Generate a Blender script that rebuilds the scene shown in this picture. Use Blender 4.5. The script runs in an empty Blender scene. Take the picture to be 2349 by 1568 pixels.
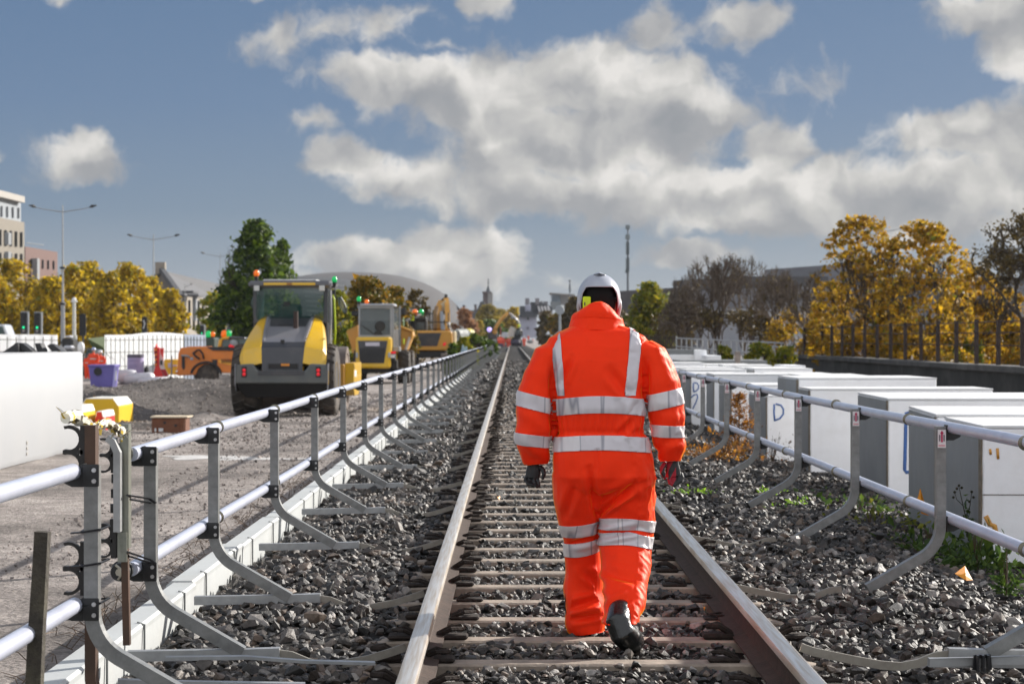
import bpy, bmesh, math, random
import numpy as np
from mathutils import Vector, Matrix, Euler, noise
R=math.radians; PI=math.pi
sc=bpy.context.scene
COL=sc.collection
U0,V0,F,CZ=1174.0,775.5,4567.0,1.24
def W(u,v,Z): return Vector(((u-U0)/F*Z, Z, CZ-(v-V0)/F*Z))
def G(u,v,z):
    Z=F*(CZ-z)/(v-V0); return Vector(((u-U0)/F*Z,Z,z))
def PX(u,Z): return (u-U0)/F*Z
def PZ(v,Z): return CZ-(v-V0)/F*Z
# ---------------------------------------------------------------- materials
MATS={}
def nd(nt,t,**k):
    n=nt.nodes.new(t)
    for a,b in k.items():
        if a.startswith('i_'): n.inputs[a[2:].replace('_',' ')].default_value=b
        else: setattr(n,a,b)
    return n
def mat(name,col=(.5,.5,.5),rough=.6,metal=0.,var=.12,scale=6.,bump=0.,bscale=40.,spec=.5,coat=0.,dirt=None,dirtamt=.35,dscale=2.,emit=None,estr=0.,island=0.,alpha=1.,trans=0.,coord='Object'):
    if name in MATS: return MATS[name]
    m=bpy.data.materials.new(name); m.use_nodes=True; nt=m.node_tree; L=nt.links
    b=nt.nodes['Principled BSDF']
    b.inputs['Roughness'].default_value=rough; b.inputs['Metallic'].default_value=metal
    b.inputs['Specular IOR Level'].default_value=spec; b.inputs['Coat Weight'].default_value=coat
    tc=nd(nt,'ShaderNodeTexCoord'); co=tc.outputs[coord]
    n=nd(nt,'ShaderNodeTexNoise'); n.inputs['Scale'].default_value=scale; n.inputs['Detail'].default_value=5; n.inputs['Roughness'].default_value=.65
    L.new(co,n.inputs['Vector'])
    mr=nd(nt,'ShaderNodeMapRange'); mr.inputs['From Min'].default_value=.3; mr.inputs['From Max'].default_value=.7
    mr.inputs['To Min'].default_value=1-var; mr.inputs['To Max'].default_value=1+var
    L.new(n.outputs['Fac'],mr.inputs['Value'])
    vm=nd(nt,'ShaderNodeVectorMath',operation='SCALE'); vm.inputs[0].default_value=col
    src=mr.outputs[0]
    if island>0:
        g=nd(nt,'ShaderNodeNewGeometry'); mr2=nd(nt,'ShaderNodeMapRange'); mr2.inputs['To Min'].default_value=1-island; mr2.inputs['To Max'].default_value=1+island
        L.new(g.outputs['Random Per Island'],mr2.inputs['Value'])
        mm=nd(nt,'ShaderNodeMath',operation='MULTIPLY'); L.new(src,mm.inputs[0]); L.new(mr2.outputs[0],mm.inputs[1]); src=mm.outputs[0]
    L.new(src,vm.inputs['Scale']); out=vm.outputs[0]
    if dirt:
        n2=nd(nt,'ShaderNodeTexNoise'); n2.inputs['Scale'].default_value=dscale; n2.inputs['Detail'].default_value=8; n2.inputs['Roughness'].default_value=.7
        L.new(co,n2.inputs['Vector'])
        m2=nd(nt,'ShaderNodeMapRange'); m2.inputs['From Min'].default_value=.48; m2.inputs['From Max'].default_value=.72; m2.inputs['To Max'].default_value=dirtamt
        L.new(n2.outputs['Fac'],m2.inputs['Value'])
        mx=nd(nt,'ShaderNodeMix',data_type='RGBA'); L.new(m2.outputs[0],mx.inputs['Factor']); L.new(out,mx.inputs['A']); mx.inputs['B'].default_value=(*dirt,1); out=mx.outputs['Result']
    L.new(out,b.inputs['Base Color'])
    if bump>0:
        n3=nd(nt,'ShaderNodeTexNoise'); n3.inputs['Scale'].default_value=bscale; n3.inputs['Detail'].default_value=6
        L.new(co,n3.inputs['Vector'])
        bp=nd(nt,'ShaderNodeBump'); bp.inputs['Strength'].default_value=bump; bp.inputs['Distance'].default_value=.02
        L.new(n3.outputs['Fac'],bp.inputs['Height']); L.new(bp.outputs[0],b.inputs['Normal'])
    if emit: b.inputs['Emission Color'].default_value=(*emit,1); b.inputs['Emission Strength'].default_value=estr
    if trans>0: b.inputs['Transmission Weight'].default_value=trans
    if alpha<1: b.inputs['Alpha'].default_value=alpha
    MATS[name]=m; return m
# ---------------------------------------------------------------- mesh builder
class MB:
    def __init__(s): s.v=[]; s.f=[]; s.m=[]; s.mi=0
    def add(s,vs,fs,mi=None):
        o=len(s.v); s.v.extend([tuple(p) for p in vs]); s.f.extend([tuple(i+o for i in f) for f in fs]); s.m.extend([s.mi if mi is None else mi]*len(fs)); return s
    def box(s,a,b,mi=None,bev=0.,M=None):
        x0,x1=sorted((a[0],b[0])); y0,y1=sorted((a[1],b[1])); z0,z1=sorted((a[2],b[2]))
        if bev<=0:
            vs=[(x,y,z) for z in (z0,z1) for y in (y0,y1) for x in (x0,x1)]
            fs=[(0,2,3,1),(4,5,7,6),(0,1,5,4),(2,6,7,3),(0,4,6,2),(1,3,7,5)]
        else:
            e=min(bev,(x1-x0)*.49,(y1-y0)*.49,(z1-z0)*.49)
            bm=bmesh.new(); bmesh.ops.create_cube(bm,size=1)
            for q in bm.verts: q.co=Vector(((x0+x1)/2+q.co.x*(x1-x0),(y0+y1)/2+q.co.y*(y1-y0),(z0+z1)/2+q.co.z*(z1-z0)))
            bmesh.ops.bevel(bm,geom=bm.edges[:],offset=e,segments=1,affect='EDGES')
            bm.verts.index_update(); vs=[tuple(q.co) for q in bm.verts]; fs=[tuple(q.index for q in f.verts) for f in bm.faces]; bm.free()
        if M is not None: vs=[M@Vector(p) for p in vs]
        return s.add(vs,fs,mi)
    def prism(s,poly,d0,d1,axis='y',mi=None,M=None):
        n=len(poly)
        def P(p,d):
            return {'y':(p[0],d,p[1]),'x':(d,p[0],p[1]),'z':(p[0],p[1],d)}[axis]
        vs=[P(p,d0) for p in poly]+[P(p,d1) for p in poly]
        fs=[tuple(range(n))[::-1],tuple(range(n,2*n))]+[(i,(i+1)%n,n+(i+1)%n,n+i) for i in range(n)]
        if M is not None: vs=[M@Vector(p) for p in vs]
        return s.add(vs,fs,mi)
    def loft(s,rings,mi=None,cap=True,closed=True):
        n=len(rings[0]); vs=[p for r in rings for p in r]; fs=[]
        for k in range(len(rings)-1):
            for i in range(n if closed else n-1):
                j=(i+1)%n; fs.append((k*n+i,k*n+j,(k+1)*n+j,(k+1)*n+i))
        if cap and closed: fs.append(tuple(range(n))[::-1]); fs.append(tuple((len(rings)-1)*n+i for i in range(n)))
        return s.add(vs,fs,mi)
    def tube(s,pts,r,n=8,mi=None,cap=True,sx=1.,up=None,sq=False):
        pts=[Vector(p) for p in pts]; K=len(pts)
        if not hasattr(r,'__len__'): r=[r]*K
        rings=[]; prev=None
        for k,p in enumerate(pts):
            t=(pts[min(k+1,K-1)]-pts[max(k-1,0)]).normalized()
            if prev is None:
                a=Vector(up) if up is not None else (Vector((0,0,1)) if abs(t.z)<.9 else Vector((1,0,0)))
            else: a=prev
            a=(a-t*a.dot(t)).normalized(); prev=a; b=t.cross(a)
            if sq: rings.append([p+a*(r[k]*ca)+b*(r[k]*sx*cb) for ca,cb in ((1,1),(1,-1),(-1,-1),(-1,1))])
            else: rings.append([p+a*(math.cos(2*PI*i/n)*r[k])+b*(math.sin(2*PI*i/n)*r[k]*sx) for i in range(n)])
        return s.loft(rings,mi,cap)
    def cyl(s,a,b,r,r2=None,n=16,mi=None,cap=True): return s.tube([a,b],[r,r if r2 is None else r2],n,mi,cap)
    def lathe(s,prof,c=(0,0,0),n=20,axis='z',mi=None,M=None):
        rings=[]
        for rr,h in prof:
            ring=[]
            for i in range(n):
                t=2*PI*i/n; x,y=rr*math.cos(t),rr*math.sin(t)
                p={'z':(x,y,h),'x':(h,x,y),'y':(y,h,x)}[axis]
                ring.append((p[0]+c[0],p[1]+c[1],p[2]+c[2]))
            rings.append(ring)
        if M is not None: rings=[[M@Vector(p) for p in r] for r in rings]
        return s.loft(rings,mi)
    def ball(s,c,r,n=12,mi=None,k=8,M=None):
        if not hasattr(r,'__len__'): r=(r,r,r)
        rings=[]
        for j in range(k+1):
            a=-PI/2+PI*j/k; q=max(math.cos(a),.02)
            rings.append([(c[0]+r[0]*q*math.cos(2*PI*i/n),c[1]+r[1]*q*math.sin(2*PI*i/n),c[2]+r[2]*math.sin(a)) for i in range(n)])
        if M is not None: rings=[[M@Vector(p) for p in q] for q in rings]
        return s.loft(rings,mi)
    def quad(s,a,b,c,d,mi=None): return s.add([a,b,c,d],[(0,1,2,3)],mi)
    def build(s,name,m,parent=None,smooth=False,label=None,loc=None,auto=None):
        me=bpy.data.meshes.new(name); me.from_pydata(s.v,[],s.f)
        for q in (m if isinstance(m,(list,tuple)) else [m]): me.materials.append(q)
        if any(s.m): me.polygons.foreach_set('material_index',s.m)
        bm=bmesh.new(); bm.from_mesh(me); bmesh.ops.recalc_face_normals(bm,faces=bm.faces)
        if auto:
            for f in bm.faces: f.smooth=True
            for e in bm.edges:
                if len(e.link_faces)!=2 or e.calc_face_angle(0)>R(auto): e.smooth=False
        bm.to_mesh(me); bm.free()
        if smooth: me.polygons.foreach_set('use_smooth',[True]*len(me.polygons))
        me.update()
        o=bpy.data.objects.new(name,me); COL.objects.link(o)
        if parent is not None: o.parent=parent
        if loc is not None: o.location=loc
        if label: o['label']=label
        return o
def tag(o,label,cat,group=None):
    o['label']=label; o['category']=cat
    if group: o['group']=group
    return o
def thing(name,label,cat,loc=(0,0,0),rz=0.,group=None):
    o=bpy.data.objects.new(name,None); COL.objects.link(o); o.location=loc; o.rotation_euler=(0,0,rz); o.empty_display_size=.2
    return tag(o,label,cat,group)
def struct(o,kind='structure'): o['kind']=kind; return o
def copy_tree(o,parent=None):
    c=o.copy(); COL.objects.link(c); c.parent=parent
    for ch in o.children: copy_tree(ch,c)
    return c
def npmesh(name,verts,faces_flat,loop_tot,mats,mi=None,smooth=False):
    me=bpy.data.meshes.new(name); nv=len(verts); nf=len(loop_tot)
    me.vertices.add(nv); me.vertices.foreach_set('co',np.asarray(verts,dtype=np.float32).ravel())
    me.loops.add(len(faces_flat)); me.loops.foreach_set('vertex_index',np.asarray(faces_flat,dtype=np.int32))
    me.polygons.add(nf); st=np.zeros(nf,dtype=np.int32); st[1:]=np.cumsum(loop_tot)[:-1]
    me.polygons.foreach_set('loop_start',st); me.polygons.foreach_set('loop_total',np.asarray(loop_tot,dtype=np.int32))
    for m in mats: me.materials.append(m)
    if mi is not None: me.polygons.foreach_set('material_index',np.asarray(mi,dtype=np.int32))
    me.polygons.foreach_set('use_smooth',np.full(nf,smooth))
    me.update(calc_edges=True); me.validate()
    o=bpy.data.objects.new(name,me); COL.objects.link(o); return o
# cheap vectorised value noise (2D)
def vnoise(x,y,seed=0):
    xi=np.floor(x).astype(np.int64); yi=np.floor(y).astype(np.int64); fx=x-xi; fy=y-yi
    fx=fx*fx*(3-2*fx); fy=fy*fy*(3-2*fy)
    def h(a,b):
        n=(a*374761393+b*668265263+seed*974634777)&0xffffffff; n=((n^(n>>13))*1274126177)&0xffffffff
        return ((n^(n>>16))&0xffff)/65535.
    return (h(xi,yi)*(1-fx)+h(xi+1,yi)*fx)*(1-fy)+(h(xi,yi+1)*(1-fx)+h(xi+1,yi+1)*fx)*fy
def fbm(x,y,o=4,seed=0):
    s=0;a=.5
    for k in range(o): s=s+a*vnoise(x*2**k,y*2**k,seed+k); a*=.5
    return s
# ---------------------------------------------------------------- camera
cam=bpy.data.cameras.new('Camera'); co=bpy.data.objects.new('Camera',cam); COL.objects.link(co); sc.camera=co
cam.sensor_width=36; cam.lens=F/2349*36; cam.shift_x=(1174.5-U0)/2349; cam.shift_y=-(784-V0)/2349
co.location=(0,0,CZ); co.rotation_euler=(R(90),0,0); cam.clip_end=5000; cam.clip_start=.1
cam.dof.use_dof=True; cam.dof.focus_distance=9.6; cam.dof.aperture_fstop=6.3
sc.view_settings.view_transform='Standard'; sc.view_settings.look='None'; sc.view_settings.gamma=1; sc.view_settings.exposure=0.6
AZ,EL=R(50),R(24)   # azimuth to the right of the view, elevation
sd=Vector((math.sin(AZ)*math.cos(EL),math.cos(AZ)*math.cos(EL),math.sin(EL)))
sun=bpy.data.lights.new('sun','SUN'); sun.energy=5.0; sun.angle=R(.55); sun.color=(1,.945,.87)
so=bpy.data.objects.new('sun',sun); COL.objects.link(so); so.rotation_euler=sd.to_track_quat('Z','Y').to_euler()
# ---------------------------------------------------------------- sky
w=bpy.data.worlds.new('World'); sc.world=w; w.use_nodes=True; nt=w.node_tree; L=nt.links
w.cycles.sampling_method='MANUAL'; w.cycles.sample_map_resolution=512
for n in list(nt.nodes): nt.nodes.remove(n)
out=nd(nt,'ShaderNodeOutputWorld')
sky=nd(nt,'ShaderNodeTexSky',sky_type='NISHITA'); sky.sun_disc=False; sky.sun_elevation=EL; sky.sun_rotation=AZ
sky.air_density=1.; sky.dust_density=1.2; sky.ozone_density=2.
tc=nd(nt,'ShaderNodeTexCoord')
def M_(op,a,b=None,c=None):
    n=nd(nt,'ShaderNodeMath',operation=op)
    for i,q in enumerate((a,b,c)):
        if q is None: continue
        if isinstance(q,(int,float)): n.inputs[i].default_value=q
        else: L.new(q,n.inputs[i])
    return n.outputs[0]
def MR(v,a,b,c=0.,d=1.,ss=False):
    n=nd(nt,'ShaderNodeMapRange'); n.interpolation_type='SMOOTHSTEP' if ss else 'LINEAR'
    L.new(v,n.inputs['Value']); n.inputs['From Min'].default_value=a; n.inputs['From Max'].default_value=b; n.inputs['To Min'].default_value=c; n.inputs['To Max'].default_value=d
    return n.outputs[0]
def VM(op,a,b=None,out=0):
    n=nd(nt,'ShaderNodeVectorMath',operation=op)
    for i,q in enumerate((a,b)):
        if q is None: continue
        if isinstance(q,tuple): n.inputs[i].default_value=q
        elif isinstance(q,(int,float)): n.inputs['Scale'].default_value=q
        else: L.new(q,n.inputs[i])
    return n.outputs[out]
sp=nd(nt,'ShaderNodeSeparateXYZ'); L.new(tc.outputs['Generated'],sp.inputs[0])
az=M_('ARCTAN2',sp.outputs['X'],sp.outputs['Y']); el=M_('ARCSINE',sp.outputs['Z'])
cb=nd(nt,'ShaderNodeCombineXYZ'); L.new(az,cb.inputs['X']); L.new(el,cb.inputs['Y'])
def NZ(vec,scale,detail=6,rough=.55,dim='2D'):
    n=nd(nt,'ShaderNodeTexNoise'); n.noise_dimensions=dim; n.inputs['Scale'].default_value=scale; n.inputs['Detail'].default_value=detail; n.inputs['Roughness'].default_value=rough
    L.new(vec,n.inputs['Vector']); return n
wn=NZ(cb.outputs[0],22,4,.6)
wa=VM('ADD',cb.outputs[0],VM('SCALE',VM('SUBTRACT',wn.outputs['Color'],(.5,.5,.5)),.026))
# cloud masses: (u,v,ru,rv,weight) in photo pixels, turned into sky directions
BL=[(900,190,150,50,1.),(1150,225,240,75,1.05),(1330,185,170,85,1.05),(1500,235,170,80,1.05),(1330,330,290,95,1.05),(1600,265,100,40,.9),
(810,365,85,34,.85),(940,400,150,55,.95),(1250,440,300,60,1.),(1560,440,300,75,1.),(1770,340,75,60,.95),(1850,455,230,80,1.),
(2150,325,130,50,1.),(2300,345,150,80,1.05),(2150,440,260,90,1.),(1780,515,200,28,.8),(2150,530,260,36,.7),
(190,378,92,52,1.),(0,374,36,22,.85),(800,592,130,30,.95),(1080,580,120,52,1.05),(960,630,240,36,.9),(1600,600,110,22,.85),
(640,95,60,40,.42),(875,72,105,46,.43),(1110,12,42,26,.5),(1490,72,64,44,.48),(1720,60,90,40,.40),(2260,50,130,46,.85),(2330,140,80,50,.85),(700,285,42,26,.56),(140,10,26,16,.5),(640,0,60,10,.6),(1860,215,60,40,.30),(1010,118,60,16,.42)]
acc=None; accS=None
for (u,v,ru,rv,wt) in BL:
    vs_=VM('MULTIPLY',VM('SUBTRACT',wa,((u-U0)/F,(V0-v)/F,0)),(F/ru,F/rv,0))
    q=M_('MULTIPLY_ADD',VM('LENGTH',vs_,out=1),-wt,1.35*wt)
    acc=q if acc is None else M_('SMOOTH_MAX',acc,q,.25)
    if wt>=.9:
        q2=M_('MULTIPLY',VM('DOT_PRODUCT',vs_,(.10,.8,0),1),M_('MAXIMUM',q,0.))
        accS=q2 if accS is None else M_('ADD',accS,q2)
f1=NZ(wa,30,7,.60); fa=NZ(wa,26,4,.5); f2=NZ(VM('ADD',wa,(.004,.013,0)),26,2,.5)
dens=M_('MULTIPLY_ADD',f1.outputs['Fac'],2.0,M_('SUBTRACT',acc,.84))
cov=MR(dens,.02,.72,0,1,True)
emb=M_('MULTIPLY',M_('SUBTRACT',fa.outputs['Fac'],f2.outputs['Fac']),1.2)
sh=M_('ADD',M_('ADD',.66,emb),M_('MULTIPLY',accS,.46))
# bright rims where the cloud thins towards its top
cr=nd(nt,'ShaderNodeValToRGB'); L.new(sh,cr.inputs[0])
e=cr.color_ramp.elements; e[0].position=0.1; e[0].color=(.30,.315,.335,1); e[1].position=1.1 if False else 1.; e[1].color=(.80,.775,.74,1)
x=e.new(.45); x.color=(.385,.39,.40,1); x=e.new(.75); x.color=(.58,.57,.55,1)
hs=nd(nt,'ShaderNodeHueSaturation'); hs.inputs['Saturation'].default_value=.85; L.new(sky.outputs[0],hs.inputs['Color'])
skA=VM('SCALE',hs.outputs[0],.085)
rp=nd(nt,'ShaderNodeValToRGB'); L.new(MR(el,0,.18),rp.inputs[0])
e=rp.color_ramp.elements; e[0].position=0; e[0].color=(.40,.44,.49,1); e[1].position=1; e[1].color=(.105,.185,.33,1); x=e.new(.35); x.color=(.19,.265,.375,1); x=e.new(.65); x.color=(.135,.215,.36,1)
blue=nd(nt,'ShaderNodeMix',data_type='RGBA'); blue.inputs['Factor'].default_value=.85
L.new(skA,blue.inputs['A']); L.new(rp.outputs[0],blue.inputs['B'])
inmix=nd(nt,'ShaderNodeMix',data_type='RGBA'); L.new(M_('MULTIPLY',cov,.95),inmix.inputs['Factor']); L.new(blue.outputs['Result'],inmix.inputs['A']); L.new(cr.outputs[0],inmix.inputs['B'])
bgI=nd(nt,'ShaderNodeBackground'); bgI.inputs['Strength'].default_value=.68; L.new(inmix.outputs['Result'],bgI.inputs['Color'])
# everything outside the picture: unseen cloud overhead and a bright bank behind, added to light shaded faces
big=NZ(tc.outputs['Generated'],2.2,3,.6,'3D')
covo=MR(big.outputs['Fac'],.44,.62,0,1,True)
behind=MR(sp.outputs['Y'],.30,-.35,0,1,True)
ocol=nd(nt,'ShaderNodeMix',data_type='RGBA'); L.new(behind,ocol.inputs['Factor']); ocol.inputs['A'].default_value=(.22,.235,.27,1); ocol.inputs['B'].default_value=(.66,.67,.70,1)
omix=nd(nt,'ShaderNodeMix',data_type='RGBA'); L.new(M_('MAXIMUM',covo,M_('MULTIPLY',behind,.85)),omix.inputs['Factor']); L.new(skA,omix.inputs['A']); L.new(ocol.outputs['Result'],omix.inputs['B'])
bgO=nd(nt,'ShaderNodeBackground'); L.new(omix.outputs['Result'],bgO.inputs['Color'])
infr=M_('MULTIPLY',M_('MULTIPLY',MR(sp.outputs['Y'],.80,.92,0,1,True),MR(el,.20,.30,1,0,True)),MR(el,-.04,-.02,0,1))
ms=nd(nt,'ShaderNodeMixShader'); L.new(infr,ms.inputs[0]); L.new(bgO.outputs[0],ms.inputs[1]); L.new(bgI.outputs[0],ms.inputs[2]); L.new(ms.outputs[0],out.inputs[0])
# ---------------------------------------------------------------- materials used widely
RNG=np.random.default_rng(7); random.seed(11)
XL,XR=-.385,1.10           # running rails
XC=(XL+XR)/2
def heights(x,y):
    """ground height field (everything but the loose stones)"""
    x=np.asarray(x,float); y=np.asarray(y,float)
    z=np.full(x.shape,-.46)
    # track bed
    bed=np.interp(x,[-2.3,-1.80,-1.70,-1.45,-1.05,-.8,-.62,-.5,-.3,-.2,.37,.95,1.03,1.2,1.32,1.55,1.95,2.4,2.9,3.5,4.3,6],
                    [-.46,-.40,-.27,-.175,-.155,-.155,-.19,-.215,-.22,-.196,-.192,-.196,-.22,-.215,-.19,-.165,-.16,-.19,-.30,-.37,-.40,-.44])
    bed=bed+(fbm(x*1.3+5,y*.9,3,3)-.5)*.07*((x<-.6)|(x>1.35))
    far=np.clip((y-130)/60,0,1)
    z=np.where((x>-2.3)&(x<6),bed,z)
    # site: gravel heaps behind the yellow tanks, in front of the white mesh panels
    def hump(cx,cy,rx,ry,h): 
        d=((x-cx)/rx)**2+((y-cy)/ry)**2; return h*np.exp(-d*1.4)
    site=x<-2.6
    rough=(fbm(x*1.1,y*.6,5,9)-.5)*.34*np.clip((y-30)/8,0,1)*np.clip((70-y)/10,0,1)*np.clip((-x-4.6)/2,0,1)
    z=z+np.where(site,rough,0)
    for h in HUMPS: z=z+np.where(site,hump(*h),0)
    return z
HUMPS=[(-9.6,57,2.6,2.6,.46),(-7.0,58,2.0,2.8,.52),(-5.4,56,1.2,3,.30),(-11.8,53,1.8,3,.40),(-9.9,49.5,1.5,1.6,.42),(-7.4,47.2,1.8,1.5,-1.0),(-5.6,48.5,.9,2.0,.34),(-7.4,51.0,2.0,1.0,.44),(-9.0,43.6,1.0,2.4,.50),(-6.6,41.6,1.2,1.0,.10)]
def gz(x,y): return float(heights(np.array([x]),np.array([y]))[0])
def grid(name,x0,x1,y0,y1,nx,ny,m,fn,xs=None,ys=None):
    xs=np.linspace(x0,x1,nx) if xs is None else xs; ys=np.linspace(y0,y1,ny) if ys is None else ys
    X,Y=np.meshgrid(xs,ys); Z=fn(X,Y); nx,ny=len(xs),len(ys)
    v=np.stack([X,Y,Z],-1).reshape(-1,3); i=np.arange(ny-1)[:,None]*nx+np.arange(nx-1)[None]
    f=np.stack([i,i+1,i+nx+1,i+nx],-1).reshape(-1,4)
    return npmesh(name,v,f.ravel(),np.full(len(f),4),[m],smooth=True)
# earth and gravel of the site, darker ballast shade in the track bed
def ground_mat():
    m=bpy.data.materials.new('ground'); m.use_nodes=True; nt=m.node_tree; L=nt.links; b=nt.nodes['Principled BSDF']; b.inputs['Roughness'].default_value=.9; b.inputs['Specular IOR Level'].default_value=.25
    g=nd(nt,'ShaderNodeNewGeometry'); sp=nd(nt,'ShaderNodeSeparateXYZ'); L.new(g.outputs['Position'],sp.inputs[0])
    n1=nd(nt,'ShaderNodeTexNoise'); n1.inputs['Scale'].default_value=.55; n1.inputs['Detail'].default_value=6; L.new(g.outputs['Position'],n1.inputs['Vector'])
    n2=nd(nt,'ShaderNodeTexNoise'); n2.inputs['Scale'].default_value=26; n2.inputs['Detail'].default_value=7; n2.inputs['Roughness'].default_value=.8; L.new(g.outputs['Position'],n2.inputs['Vector'])
    r1=nd(nt,'ShaderNodeValToRGB'); L.new(n1.outputs['Fac'],r1.inputs[0]); e=r1.color_ramp.elements
    e[0].position=.32; e[0].color=(.175,.156,.142,1); e[1].position=.68; e[1].color=(.45,.405,.372,1); x=e.new(.5); x.color=(.325,.29,.265,1)
    r2=nd(nt,'ShaderNodeValToRGB'); L.new(n2.outputs['Fac'],r2.inputs[0]); e=r2.color_ramp.elements
    e[0].position=.36; e[0].color=(.55,.54,.53,1); e[1].position=.70; e[1].color=(1.45,1.45,1.48,1)
    mx=nd(nt,'ShaderNodeMix',data_type='RGBA',blend_type='MULTIPLY'); mx.inputs['Factor'].default_value=1; L.new(r1.outputs[0],mx.inputs['A']); L.new(r2.outputs[0],mx.inputs['B'])
    n5=nd(nt,'ShaderNodeTexNoise'); n5.inputs['Scale'].default_value=5.5; n5.inputs['Detail'].default_value=5; n5.inputs['Roughness'].default_value=.75; L.new(g.outputs['Position'],n5.inputs['Vector'])
    r5=nd(nt,'ShaderNodeMapRange'); r5.inputs['From Min'].default_value=.35; r5.inputs['From Max'].default_value=.65; r5.inputs['To Min'].default_value=.62; r5.inputs['To Max'].default_value=1.25; L.new(n5.outputs['Fac'],r5.inputs['Value'])
    m5=nd(nt,'ShaderNodeVectorMath',operation='SCALE'); L.new(mx.outputs['Result'],m5.inputs[0]); L.new(r5.outputs[0],m5.inputs['Scale'])
    # ground colour darkened across the loose gravel heaps
    hb=nd(nt,'ShaderNodeVectorMath',operation='SUBTRACT'); L.new(g.outputs['Position'],hb.inputs[0]); hb.inputs[1].default_value=(-8.6,50,-.2)
    hs2=nd(nt,'ShaderNodeVectorMath',operation='MULTIPLY'); L.new(hb.outputs[0],hs2.inputs[0]); hs2.inputs[1].default_value=(1/4.6,1/12.,0)
    hl=nd(nt,'ShaderNodeVectorMath',operation='LENGTH'); L.new(hs2.outputs[0],hl.inputs[0])
    ha=nd(nt,'ShaderNodeMath',operation='MULTIPLY_ADD'); L.new(n1.outputs['Fac'],ha.inputs[0]); ha.inputs[1].default_value=1.2; L.new(hl.outputs['Value'],ha.inputs[2])
    hr=nd(nt,'ShaderNodeMapRange'); hr.inputs['From Min'].default_value=1.45; hr.inputs['From Max'].default_value=1.75; hr.inputs['To Min'].default_value=.42; hr.inputs['To Max'].default_value=1.; L.new(ha.outputs[0],hr.inputs['Value'])
    m6=nd(nt,'ShaderNodeVectorMath',operation='SCALE'); L.new(m5.outputs[0],m6.inputs[0]); L.new(hr.outputs[0],m6.inputs['Scale'])
    # track bed dark fines
    dk=nd(nt,'ShaderNodeMix',data_type='RGBA'); dk.inputs['B'].default_value=(.018,.016,.015,1); L.new(m6.outputs[0],dk.inputs['A'])
    a=nd(nt,'ShaderNodeMapRange'); a.inputs['From Min'].default_value=-2.1; a.inputs['From Max'].default_value=-1.75; L.new(sp.outputs['X'],a.inputs['Value'])
    c=nd(nt,'ShaderNodeMapRange'); c.inputs['From Min'].default_value=3.6; c.inputs['From Max'].default_value=2.9; L.new(sp.outputs['X'],c.inputs['Value'])
    ml=nd(nt,'ShaderNodeMath',operation='MULTIPLY'); L.new(a.outputs[0],ml.inputs[0]); L.new(c.outputs[0],ml.inputs[1]); L.new(ml.outputs[0],dk.inputs['Factor'])
    L.new(dk.outputs['Result'],b.inputs['Base Color'])
    v=nd(nt,'ShaderNodeTexVoronoi'); v.inputs['Scale'].default_value=28; L.new(g.outputs['Position'],v.inputs['Vector'])
    ad=nd(nt,'ShaderNodeMath',operation='MULTIPLY_ADD'); L.new(n2.outputs['Fac'],ad.inputs[0]); ad.inputs[1].default_value=1.2; L.new(v.outputs['Distance'],ad.inputs[2])
    bp=nd(nt,'ShaderNodeBump'); bp.inputs['Strength'].default_value=.75; bp.inputs['Distance'].default_value=.035; L.new(ad.outputs[0],bp.inputs['Height']); L.new(bp.outputs[0],b.inputs['Normal'])
    return m
GM=ground_mat()
xs=np.concatenate([[-900,-400,-200,-100,-60,-40,-25],np.arange(-18,-2.6,.13),np.arange(-2.6,4.4,.06),np.arange(4.4,12,.4),[15,20,30,50,90,180,400,900]])
ys=np.concatenate([[-60,-20,0],np.arange(4,16,.10),np.arange(16,66,.22),np.arange(66,130,1.6),[150,180,230,320,500,800,1300,2500]])
gd=grid('ground',0,0,0,0,0,0,GM,heights,xs,ys); struct(gd)
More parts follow.
